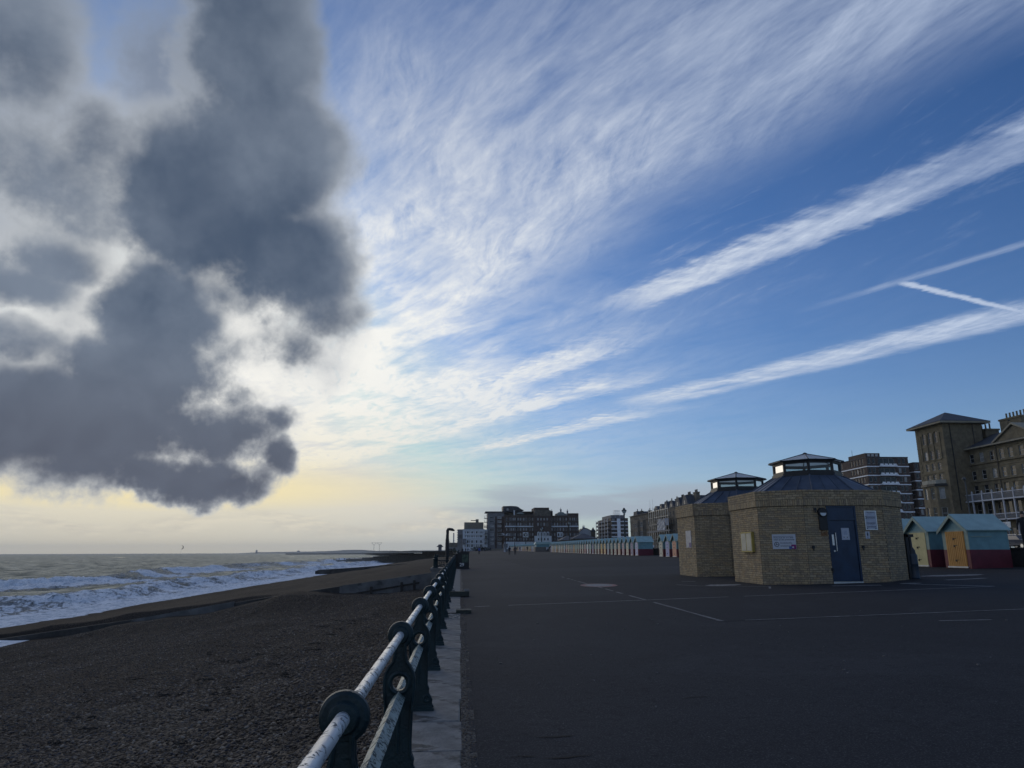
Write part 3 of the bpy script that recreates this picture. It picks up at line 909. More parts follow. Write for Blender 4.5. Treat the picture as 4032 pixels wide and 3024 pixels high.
def foam(X, Y):
    d = -X
    n = fbm(d * 0.16, Y * 0.11, 4, 31); n2 = fbm(Y * 0.05, d * 0.0 + 9, 3, 32)
    c1, c2 = crest1(Y), crest2(Y)
    f1 = sst(c1 + 3.5, c1 + 0.5, d) * (0.78 + 0.5 * (n - 0.5)) * (0.80 + 0.20 * sst(48, 45, d))
    g = sst(0.30, 0.55, n2)
    f2 = sst(c2 + 3.0, c2 + 0.4, d) * sst(c2 - 17 - 7 * n2, c2 - 9, d) * (0.38 + 0.6 * g)
    tr = sst(c2 - 34, c2 - 18, d) * sst(c2 - 4, c2 - 14, d) * 0.22
    far = sst(190, 420, Y) * sst(175, 60, d) * 0.72 * sst(0.38, 0.56, n)
    sw = sst(49.0, 44.5, d) * 1.0
    return np.clip(np.maximum.reduce([f1, f2, tr, far, sw]), 0, 1)


xs = sorted(-np.array(list(np.arange(30, 130, 0.4)) + list(np.arange(130, 260, 2.0)) + list(np.arange(260, 700, 12)) + [720]))
ys = list(np.arange(20, 60, 1.0)) + list(np.arange(60, 220, 0.8)) + list(np.arange(220, 420, 3)) + list(np.arange(420, 1200, 14)) + [1220]
SEA = struct(grid_mesh('sea', xs, ys, sea_z, M_SEA, attrs={'foam': foam}))
b = MB()
W = 9200
b.quad((-W, -4000, SEA_Z), (-720, -4000, SEA_Z), (-720, W, SEA_Z), (-W, W, SEA_Z))
b.quad((-720, 1220, SEA_Z), (-30, 1220, SEA_Z), (400, W, SEA_Z), (-720, W, SEA_Z))
b.quad((-720, -4000, SEA_Z), (-30, -4000, SEA_Z), (-30, 20, SEA_Z), (-720, 20, SEA_Z))
struct(b.build('open_sea', M_SEA))
# thin wash left in the bay this side of the groyne
xs = np.arange(-44, -29.5, 0.35); ys = np.arange(30, 59.6, 0.5)
WASH = struct(grid_mesh('shore_wash', xs, ys, lambda X, Y: SEA_Z + 0.10 + (fbm(X * 0.8, Y * 0.6, 3, 41) - 0.5) * 0.10 + 0 * X, M_SEA, attrs={'foam': lambda X, Y: 0.62 + 0.35 * fbm(X * 0.5, Y * 0.4, 3, 42)}))

# ------------------------------------------------------------------ groynes
def groyne(pts, y, th, depth, mat, label, name='groyne', dark=None):
    g = thing(name, (0, y, 0), label, 'groyne')
    b = MB()
    for (x0, z0), (x1, z1) in zip(pts[:-1], pts[1:]):
        b.extr([(x0, 0, z0 - depth), (x1, 0, z1 - depth), (x1, 0, z1), (x0, 0, z0)], (0, th, 0))
    b.build('concrete_wall', mat, g)
    return g


M_WETC = pm('wet_dark_concrete', (0.050, 0.047, 0.043), 0.85, 0.35, 1.2, 0.5, 12, col2=(0.028, 0.026, 0.024))
M_FACE = pm('damp_concrete', (0.115, 0.115, 0.112), 0.85, 0.3, 1.0, 0.4, 12, col2=(0.055, 0.053, 0.05))


g1 = groyne([(-0.6, 0.0), (-2.5, -0.17), (-9, -1.05), (-17.5, -2.3), (-25.5, -3.55), (-35, -4.85), (-42, -5.8)], 59.6, 0.75, 4, M_WETC, 'long sloping concrete groyne half buried in shingle below the stone platform')
b = MB(); b.extr([(-17.6, -0.14, -4.5), (-25.2, -0.14, -5.2), (-25.2, -0.14, -3.50), (-17.6, -0.14, -2.22)], (0, 0.14, 0)); b.build('pale_facing', M_FACE, g1)
b = MB(); b.extr([(-0.7, -0.06, -3), (-9.5, -0.06, -3.4), (-9.5, -0.06, -1.10), (-9, -0.06, -1.03), (-2.5, -0.06, -0.15), (-0.7, -0.06, 0.0)], (0, 0.06, 0)); b.build('upper_facing', M_FACE, g1)
for k in range(7):
    x = -18.0 - 1.2 * k - 0.02
for x in (-3.6, -4.6, -7.0):
    b = MB(); b.box(x - 0.10, x + 0.10, -0.16, 0.0, -2.2, -0.55 - (abs(x) - 2.5) * 0.135); b.build('timber_post', pm('wet_timber', (0.03, 0.026, 0.022), 0.8, 0.3, 6, 0.4), g1)
b = MB(); b.extr([(-3.2, -0.12, -0.95), (-8.2, -0.12, -1.75), (-8.2, -0.12, -1.62), (-3.2, -0.12, -0.82)], (0, 0.12, 0)); b.build('timber_rail', MATS['wet_timber'], g1)
groyne([(-3, -0.9), (-20, -2.2), (-34, -3.2), (-43.2, -3.7), (-44.2, -4.1)], 229, 2.0, 4, M_WETC, 'blunt dark concrete groyne reaching the surf in the middle distance')
g3 = groyne([(-20, -1.5), (-60, -2.6), (-88, -4.0)], 520, 3, 4, M_CONC, 'low far groyne with thin timber posts standing in the waves')
for k in range(12):
    b = MB(); b.box(-88 + k * 3.6 - 0.2, -88 + k * 3.6 + 0.2, 0.4, 0.8, -4.6, -2.4 + 0.05 * k); b.build('timber_post', MATS['wet_timber'], g3)
g4 = thing('stepped_terrace', (0, 470, 0), 'stepped concrete terrace running down to the sea beside the small kiosk', 'terrace')
for x0, x1, z in ((-24, -4, 2.2), (-31, -24, 0.55), (-45, -31, -0.1), (-55, -45, -1.1), (-62, -55, -1.8), (-72, -62, -2.6)):
    b = MB(); b.box(x0, x1, 0, 60, -7, z); b.build('step', M_CONC, g4)
for k in range(8):
    b = MB(); b.tube([(-45 + k * 2.9, 0.3, -0.1), (-45 + k * 2.9, 0.3, 1.6)], 0.06, 5); b.build('rail_post', pm('dark_iron', (0.02, 0.022, 0.024), 0.6, 0.2, 8), g4)
b = MB(); b.tube([(-45, 0.3, 1.55), (-24.5, 0.3, 1.95)], 0.06, 5); b.build('hand_rail', MATS['dark_iron'], g4)

# ------------------------------------------------------------------ far coast
def coast():
    az = np.radians(np.linspace(-16.6, 3.0, 150)); n = len(az)
    b = MB(); rows = []
    for i, a in enumerate(az):
        f = i / (n - 1)
        D = 8300 * (1 - f) + 4200 * f
        h = 9 + 13 * fbm(np.array([f * 26.0]), np.array([0.5]), 4, 51)[0] * (0.35 + 0.65 * f) + 14 * math.exp(-((f - 0.42) / 0.09) ** 2) + 10 * f
        if f < 0.08: h *= f / 0.08
        s, c = math.sin(a), math.cos(a)
        rows.append([(s * D, c * D, SEA_Z - 1), (s * D, c * D, SEA_Z + 1.5), (s * (D + 250), c * (D + 250), SEA_Z + h * 0.8), (s * (D + 900), c * (D + 900), SEA_Z + h), (s * (D + 1500), c * (D + 1500), SEA_Z - 1)])
    for p, q in zip(rows[:-1], rows[1:]):
        for j in range(4): b.quad(p[j], q[j], q[j + 1], p[j + 1])
    return struct(b.build('hills', M_HILL, smooth=True))


coast()
M_FARB = pm('far_building_grey', (0.10, 0.10, 0.105), 0.9, 0.2, 0.05)
for i, (a, w, h) in enumerate(((px_dir(1010, 2172)[0], 18, 26), (px_dir(1175, 2172)[0], 30, 18))):
    D = 7800; s, c = math.sin(R(a)), math.cos(R(a))
    b = MB(); b.obox((0, 0), (c, -s), (s, c), w / 2, 25, -4, h); b.obox((0, 0), (c, -s), (s, c), w * 0.2, 18, h, h + 4)
    tag(b.build('far_building', M_FARB, None, False, (s * D, c * D, 0)), ('lone tall block on the far hazy coast, furthest out', 'wide low block on the far hazy coast, nearer the hills')[i], 'building')
b = MB(); b.box(-560, -150, 0, 12, -6, -1.2)
tag(b.build('breakwater', M_CONC, None, False, (0, 2400, 0)), 'long low harbour arm lying on the horizon below the hills', 'breakwater')

# ------------------------------------------------------------------ railing
from mathutils.geometry import tessellate_polygon
M_IRON = pm('green_painted_iron', (0.006, 0.020, 0.024), 0.48, 0.35, 9.0, 0.3, 60, spec=0.35, col2=(0.020, 0.042, 0.042), spot=0.57)


def flaky(name, paint, under, thr, rough=0.38):
    m = bpy.data.materials.new(name); m.use_nodes = True
    t = m.node_tree; b = t.nodes['Principled BSDF']
    tc = t.nodes.new('ShaderNodeTexCoord')
    mp = t.nodes.new('ShaderNodeMapping'); mp.inputs['Scale'].default_value = (1, 0.9, 1); t.links.new(tc.outputs['Object'], mp.inputs[0])
    v = E(t, mp.outputs[0])
    n = noise(t, v, 17, 8, 0.70, 1.4); n2 = noise(t, v, 5, 4, 0.6)
    k = n.ss(thr, thr + 0.035)
    base = n2.ss(0.35, 0.65).mix(tuple(c * 0.72 for c in paint), paint)
    c = k.mix(base, under)
    t.links.new(c.k, b.inputs['Base Color'])
    t.links.new(k.ss(0, 1, rough, 0.85).k, b.inputs['Roughness'])
    bn = t.nodes.new('ShaderNodeBump'); bn.inputs['Strength'].default_value = 0.5; bn.inputs['Distance'].default_value = 0.004
    h = (1.0 - k) + noise(t, v, 60, 3, 0.6) * 0.5
    t.links.new(h.k, bn.inputs['Height']); t.links.new(bn.outputs[0], b.inputs['Normal'])
    return m


M_TUBE = flaky('worn_silver_paint', (0.56, 0.585, 0.59), (0.085, 0.095, 0.095), 0.545)
M_LRAIL = flaky('flaking_green_paint', (0.21, 0.27, 0.25), (0.03, 0.045, 0.045), 0.52, 0.5)
RX, RZ, LZR = -0.38, 0.95, 0.565
SLOPE = 0.0044


def railing_post_mesh():
    """flat cast post in the x-z plane, thickness along y, with a ring hole at the shoulder"""
    half = [(0.034, 0.90), (0.036, 0.83), (0.046, 0.785), (0.072, 0.755), (0.094, 0.72), (0.104, 0.68), (0.104, 0.62), (0.099, 0.57), (0.092, 0.52), (0.088, 0.30), (0.090, 0.235), (0.108, 0.20), (0.104, 0.165), (0.122, 0.135), (0.140, 0.10), (0.134, 0.07), (0.150, 0.045), (0.150, 0.0)]
    out = [(-x, z) for x, z in half] + [(x, z) for x, z in reversed(half)]
    hole = [(0.045 * math.cos(a), 0.655 + 0.045 * math.sin(a)) for a in [2 * math.pi * i / 20 for i in range(20)]]
    b = MB()
    tris = tessellate_polygon([[Vector((x, z, 0)) for x, z in out], [Vector((x, z, 0)) for x, z in hole]])
    al = out + hole
    for y in (-0.021, 0.021):
        n = len(b.v); b.v += [(x, y, z) for x, z in al]; b.f += [tuple(n + i for i in t_) for t_ in tris]
    for lp in (out, hole):
        k = len(lp); n = len(b.v)
        b.v += [(x, -0.021, z) for x, z in lp] + [(x, 0.021, z) for x, z in lp]
        for i in range(k): b.f.append((n + i, n + (i + 1) % k, n + k + (i + 1) % k, n + k + i))
    # raised border and ring rims on both faces
    for s in (-1, 1):
        y = 0.021 * s
        b.tube([(x * 0.9, y, z) for x, z in out[:12]], 0.011, 6, False)
        b.tube([(x * 0.9, y, z) for x, z in out[-12:]], 0.011, 6, False)
        b.tube([(0.062 * math.cos(a), y, 0.655 + 0.062 * math.sin(a)) for a in [2 * math.pi * i / 20 for i in range(20)]], 0.016, 6, True)
        b.tube([(0, y, 0.52), (0, y, 0.24)], 0.013, 6)
        for sx in (-1, 1):   # scrolls on the foot
            b.tube([(sx * (0.085 + 0.028 * math.cos(a)), y, 0.115 + 0.028 * math.sin(a)) for a in [2 * math.pi * i / 10 for i in range(10)]], 0.012, 6, True)
    b.box(-0.155, 0.155, -0.06, 0.06, -0.01, 0.035)
    b.box(-0.135, 0.135, -0.045, 0.045, 0.035, 0.06)
    me = b.mesh('post'); bm = bmesh.new(); bm.from_mesh(me); bmesh.ops.recalc_face_normals(bm, faces=bm.faces); bm.to_mesh(me); bm.free()
    me.materials.append(M_IRON); return me


def collar_mesh():
    b = MB()
    b.lathe([(0.030, -0.048), (0.047, -0.046), (0.052, -0.03), (0.056, -0.026), (0.072, -0.024), (0.083, -0.014), (0.086, 0.0), (0.083, 0.014), (0.072, 0.024), (0.056, 0.026), (0.052, 0.03), (0.047, 0.046), (0.030, 0.048)], (0, 0, 0), 32, 'y')
    me = b.mesh('rail_collar'); bm = bmesh.new(); bm.from_mesh(me); bmesh.ops.recalc_face_normals(bm, faces=bm.faces); bm.to_mesh(me); bm.free()
    me.polygons.foreach_set('use_smooth', [True] * len(me.polygons))
    try: me.set_sharp_from_angle(angle=R(35))
    except Exception: pass
    me.materials.append(M_IRON); return me


RAIL = thing('seafront_railing', (RX, 0, 0), 'dark green cast iron railing with worn silver top rail along the sea wall', 'railing')
pm_, cm_ = railing_post_mesh(), collar_mesh()
STEP = 2.345; Y0 = 2.62 - STEP
pys = [Y0 + STEP * i for i in range(-1, 170)]
b = MB(); b.tube([(0, 0.001, 0), (0, STEP - 0.001, SLOPE * STEP)], 0.0255, 16, False, False); tm = b.mesh('top_rail'); tm.polygons.foreach_set('use_smooth', [True] * len(tm.polygons)); tm.materials.append(M_TUBE)
b = MB(); q = 0.043
b.extr([(0, 0.002, q), (q, 0.002, 0), (0, 0.002, -q), (-q, 0.002, 0)], (0, STEP - 0.004, SLOPE * STEP)); lm = b.mesh('lower_rail'); lm.materials.append(M_LRAIL)
far_p, far_t, far_l = MB(), MB(), MB()
NP = 42
for i, y in enumerate(pys):
    z = SLOPE * y
    if i < NP:
        p = link('post', pm_, None, RAIL, (0, y, z))
        link('rail_collar', cm_, None, p, (0, 0, RZ))
        link('top_rail', tm, None, RAIL, (0, y, z + RZ)); link('lower_rail', lm, None, RAIL, (0, y, z + LZR))
    else:
        far_p.extr([(-0.10, y, z), (0.10, y, z), (0.09, y, z + 0.72), (0.035, y, z + 0.8), (0.035, y, z + 0.95), (-0.035, y, z + 0.95), (-0.035, y, z + 0.8), (-0.09, y, z + 0.72)], (0, 0.06, 0))
        far_p.lathe([(0.1, 0), (0.1, 0.05)], (0, y, z + RZ), 8, 'y')
        far_t.tube([(0, y, z + RZ), (0, y + STEP, z + SLOPE * STEP + RZ)], 0.03, 6)
        far_l.tube([(0, y, z + LZR), (0, y + STEP, z + SLOPE * STEP + LZR)], 0.04, 4)
far_p.build('far_posts', M_IRON, RAIL, kind='stuff'); far_t.build('far_top_rail', M_TUBE, RAIL, kind='stuff'); far_l.build('far_lower_rail', M_LRAIL, RAIL, kind='stuff')

# timber baulk and slab lying across the coping
M_TIMB = pm('old_timber', (0.035, 0.042, 0.035), 0.8, 0.35, 5, 0.5, 30, stretch=(4, 1, 4))
t_ = thing('bench_slab', (-0.04, 23.6, G(0, 23.6)), 'long dark timber baulk poking out over the coping by the railing', 'timber')
b = MB(); b.box(-0.32, 0.36, 0, 0.30, 0.02, 0.17); b.build('beam', M_TIMB, t_)
b = MB(); b.box(0.20, 0.36, 0.24, 0.30, 0.17, 0.23); b.box(-0.2, -0.1, 0.22, 0.28, 0.17, 0.21); b.build('end_block', M_CONCW, t_)
t_.name = 'timber_baulk'
t_ = thing('drain_step', (0.05, 17.6, G(0, 17.6)), 'low dark slab set across the broken coping, nearest the camera', 'slab')
b = MB(); b.box(-0.12, 0.24, 0, 0.42, -0.02, 0.085); b.build('slab', M_TIMB, t_)
b = MB(); b.box(-0.34, -0.12, -0.02, 0.02, 0.0, 0.03); b.build('bar', MATS['dark_iron'], t_)
t_.name = 'drain_slab'
b = MB(); r = random.Random(3)
for k in range(26):
    x, y = r.uniform(-0.26, 0.02), r.uniform(16.4, 17.5); s = r.uniform(0.012, 0.04)
    b.obox((x, y), (math.cos(k), math.sin(k)), (-math.sin(k), math.cos(k)), s, s * 0.6, G(0, y) - 0.002, G(0, y) + s * 0.6)
o = b.build('broken_mortar', M_CONCW, None); o['kind'] = 'stuff'

# ------------------------------------------------------------------ platform at the groyne head
pf = thing('stone_platform', (-1.4, 59.2, 0), 'square stone platform jutting from the sea wall at the head of the groyne', 'platform')
b = MB(); b.box(-0.88, 0.9, 0, 3.2, -4, 0.05); b.build('block', M_CONC, pf)
b = MB(); b.box(-0.96, 0.9, -0.06, 3.3, 0.05, 0.24); b.build('capping', M_CONC, pf)
pr = thing('ornamental_railing', (-1.4, 59.5, 0.24), 'short ornamental iron railing with a ringed panel on the stone platform', 'railing')
b = MB(); b.lathe([(0.24, 0), (0.24, 0.08), (0.19, 0.12), (0.17, 0.62), (0.2, 0.66), (0.2, 0.70), (0.14, 0.74), (0.10, 0.80), (0.15, 0.88), (0.10, 0.96), (0.07, 1.0), (0.10, 1.05), (0.02, 1.12)], (-0.58, 0.3, 0), 12); b.build('end_pillar', M_IRON, pr, True)
b = MB(); b.tube([(-0.42, 0.3, 0), (-0.42, 0.3, 0.95)], 0.055, 8); b.lathe([(0.02, 0), (0.09, 0.05), (0.09, 0.10), (0.02, 0.16)], (-0.42, 0.3, 0.92), 8); b.build('post', M_IRON, pr)
b = MB(); b.tube([(-0.42, 0.3, 0.93), (0.95, 0.3, 0.93)], 0.035, 8); b.build('top_rail', M_IRON, pr)
b = MB(); b.tube([(-0.42, 0.3, 0.60), (0.95, 0.3, 0.60)], 0.04, 8); b.build('middle_rail', M_IRON, pr)
b = MB(); b.tube([(-0.42, 0.3, 0.16), (0.95, 0.3, 0.16)], 0.04, 8); b.build('bottom_rail', M_IRON, pr)
for c in (0.02, 0.62):
    b = MB(); ce = (c, 0.3, 0.38)
    b.tube([(c + 0.12 * math.cos(a), 0.3, 0.38 + 0.12 * math.sin(a)) for a in [2 * math.pi * i / 16 for i in range(16)]], 0.025, 6, True)
    for sx in (-1, 1):
        for sz in (-1, 1): b.tube([(c + sx * 0.085, 0.3, 0.38 + sz * 0.085), (c + sx * 0.24, 0.3, 0.38 + sz * 0.2)], 0.022, 6)
        b.tube([(c + sx * 0.27, 0.3, 0.17), (c + sx * 0.27, 0.3, 0.59)], 0.02, 6)
    b.build('panel', M_IRON, pr)
M_RUST = pm('rusty_black_paint', (0.022, 0.021, 0.022), 0.6, 0.5, 7, 0.3, col2=(0.06, 0.04, 0.03), spot=0.6)
lp = thing('lamp_post', (-1.03, 60.2, 0.24), 'tall rusty lamp post with bent hooded head above the stone platform', 'lamp post')
b = MB(); b.tube([(0, 0, 0), (0.0, 0, 0.95), (-0.02, 0, 1.9), (0.0, 0, 2.7), (0.01, 0, 2.9)], [0.14, 0.13, 0.15, 0.12, 0.11], 12); b.build('pole', M_RUST, lp, True)
b = MB(); b.tube([(0.005, 0, 2.80), (0.0, 0, 2.98), (0.05, 0, 3.08), (0.16, 0, 3.10), (0.4, 0, 3.06), (0.58, 0, 2.98)], [0.125, 0.13, 0.13, 0.12, 0.12, 0.05], 10); b.build('hooded_head', M_RUST, lp, True)
for z in (0.9, 1.15, 2.2):
    b = MB(); b.lathe([(0.16, 0), (0.165, 0.03), (0.16, 0.06)], (0, 0, z), 12); b.build('band', M_RUST, lp)

# ------------------------------------------------------------------ litter bins by the railing
M_BLACK = pm('black_plastic', (0.010, 0.011, 0.013), 0.45, 0.3, 5, 0.1)
M_NUM = pm('white_print', (0.62, 0.62, 0.60), 0.6, 0.1, 20)
M_POST = pm('green_poster', (0.035, 0.06, 0.04), 0.5, 0.6, 9, col2=(0.12, 0.12, 0.08), spot=0.6)
b1 = thing('litter_bin', (0.30, 55.6, G(0.3, 55.6)), 'black box litter bin with number 29 in white and a poster frame', 'litter bin')
b = MB(); b.box(-0.41, 0.41, 0, 0.6, 0.12, 1.16); b.build('body', M_BLACK, b1)
b = MB(); b.box(-0.46, 0.46, -0.05, 0.65, 0.0, 0.12); b.build('base', M_BLACK, b1)
b = MB(); b.prism([(-0.45, -0.04), (0.45, -0.04), (0.45, 0.64), (-0.45, 0.64)], 1.16, 1.24); b.prism([(-0.25, 0.0), (0.25, 0.0), (0.25, 0.6), (-0.25, 0.6)], 1.24, 1.30); b.build('lid', M_BLACK, b1)
b = MB(); b.box(-0.12, 0.34, -0.02, 0, 0.48, 1.06); b.box(-0.1, 0.32, -0.026, -0.02, 0.5, 1.04); b.build('poster', M_POST, b1)
b = MB()
for x0, x1, z0, z1 in ((-0.14, -0.12, 0.46, 1.08), (0.34, 0.36, 0.46, 1.08), (-0.12, 0.34, 0.46, 0.48), (-0.12, 0.34, 1.06, 1.08)): b.box(x0, x1, -0.03, 0, z0, z1)
b.build('poster_frame', MATS['dark_iron'], b1)
text_mesh('29', 0.34, 'number', M_NUM, b1, Matrix.Translation((-0.13, -0.004, 0.30)) @ Matrix.Rotation(R(90), 4, 'X'), 0.002, 0.008)
b2 = thing('litter_bin', (-0.20, 56.3, G(0, 56.3)), 'plain black litter bin standing on the coping, left of the numbered bin', 'litter bin')
b = MB(); b.box(-0.27, 0.25, 0, 0.5, 0.1, 1.05); b.build('body', M_BLACK, b2)
b = MB(); b.box(-0.30, 0.28, -0.03, 0.53, 1.05, 1.12); b.build('lid', M_BLACK, b2)
b = MB(); b.box(-0.2, 0.2, 0.05, 0.45, 0.0, 0.1); b.build('base', M_BLACK, b2)
b = MB(); b.lathe([(0.13, 0), (0.14, 0.02), (0.13, 0.05)], (0, 0, 0), 14, 'y'); o = b.build('lifebuoy_cover', pm('weathered_cream', (0.45, 0.38, 0.30), 0.7, 0.2, 8), None, False, (-0.52, 56.2, 1.0))
tag(o, 'small weathered cream disc fixed to the railing beside the plain bin', 'marker')

# ------------------------------------------------------------------ brick pavilions
M_MORT = pm('mortar', (0.085, 0.072, 0.058), 0.9, 0.25, 12, 0.3)
BRK = [pm('buff_brick_%s' % 'abcde'[i], c, 0.85, 0.25, 14, 0.35, 60) for i, c in enumerate(((0.31, 0.238, 0.140), (0.27, 0.21, 0.13), (0.34, 0.267, 0.168), (0.24, 0.188, 0.126), (0.31, 0.225, 0.128)))]
for m_ in BRK + [M_MORT]:
    t_ = m_.node_tree; bs_ = t_.nodes['Principled BSDF']
    c_ = E(t_, bs_.inputs['Base Color'].links[0].from_socket)
    ge_ = t_.nodes.new('ShaderNodeNewGeometry'); mp_ = t_.nodes.new('ShaderNodeMapping'); mp_.inputs['Scale'].default_value = (1.9, 1.9, 0.33)
    t_.links.new(ge_.outputs['Position'], mp_.inputs[0]); s_ = noise(t_, E(t_, mp_.outputs[0]), 1.6, 6, 0.62, 0.3)
    c_ = (s_.ss(0.52, 0.70) * 0.55).mix(c_, (0.13, 0.105, 0.08)); c_ = (s_.ss(0.36, 0.26) * 0.35).mix(c_, (0.44, 0.36, 0.24))
    t_.links.new(c_.k, bs_.inputs['Base Color'])
M_LEAD = pm('blue_grey_roof_metal', (0.055, 0.072, 0.105), 0.55, 0.2, 2.5, 0.15, 12)
M_BLK = pm('black_frame', (0.012, 0.013, 0.015), 0.5, 0.2, 6)
M_NAVY = pm('navy_paint', (0.012, 0.030, 0.066), 0.42, 0.2, 3, 0.06)
M_STEEL = pm('brushed_steel', (0.55, 0.56, 0.58), 0.32, 0.1, 20, metal=1.0)


def glass(name, tint=(0.75, 0.82, 0.84), rough=0.02, alpha=None):
    m = bpy.data.materials.new(name); m.use_nodes = True
    t = m.node_tree; t.nodes.remove(t.nodes['Principled BSDF'])
    out = t.nodes['Material Output']
    tr = t.nodes.new('ShaderNodeBsdfTransparent'); tr.inputs[0].default_value = (*tint, 1)
    gl = t.nodes.new('ShaderNodeBsdfGlossy'); gl.inputs['Roughness'].default_value = rough
    fr = t.nodes.new('ShaderNodeFresnel'); fr.inputs[0].default_value = 1.5
    mx = t.nodes.new('ShaderNodeMixShader')
    t.links.new(fr.outputs[0], mx.inputs[0]); t.links.new(tr.outputs[0], mx.inputs[1]); t.links.new(gl.outputs[0], mx.inputs[2])
    t.links.new(mx.outputs[0], out.inputs[0])
    return m


M_GLASS = glass('clear_glazing', (0.6, 0.66, 0.67))
def opal():
    m = bpy.data.materials.new('milky_glazing'); m.use_nodes = True
    t = m.node_tree; t.nodes.remove(t.nodes['Principled BSDF'])
    tr = t.nodes.new('ShaderNodeBsdfTranslucent'); df = t.nodes.new('ShaderNodeBsdfDiffuse'); mx = t.nodes.new('ShaderNodeMixShader')
    v = E(t, t.nodes.new('ShaderNodeTexCoord').outputs['Object'])
    c = noise(t, v, 3.0, 4, 0.6).ss(0.3, 0.7).mix((0.74, 0.76, 0.76), (0.86, 0.87, 0.86))
    t.links.new(c.k, tr.inputs[0]); t.links.new(c.k, df.inputs[0]); mx.inputs[0].default_value = 0.65
    t.links.new(tr.outputs[0], mx.inputs[1]); t.links.new(df.outputs[0], mx.inputs[2])
    cl = t.nodes.new('ShaderNodeBsdfTransparent'); m2 = t.nodes.new('ShaderNodeMixShader'); m2.inputs[0].default_value = 0.15
    t.links.new(mx.outputs[0], m2.inputs[1]); t.links.new(cl.outputs[0], m2.inputs[2]); t.links.new(m2.outputs[0], t.nodes['Material Output'].inputs[0])
    return m


M_OPAL = opal()


def brick_mesh(w, h, d, name='brick'):
    b = MB(); b.box(-w / 2, w / 2, -d, 0.0, -h / 2, h / 2); return b.mesh(name)


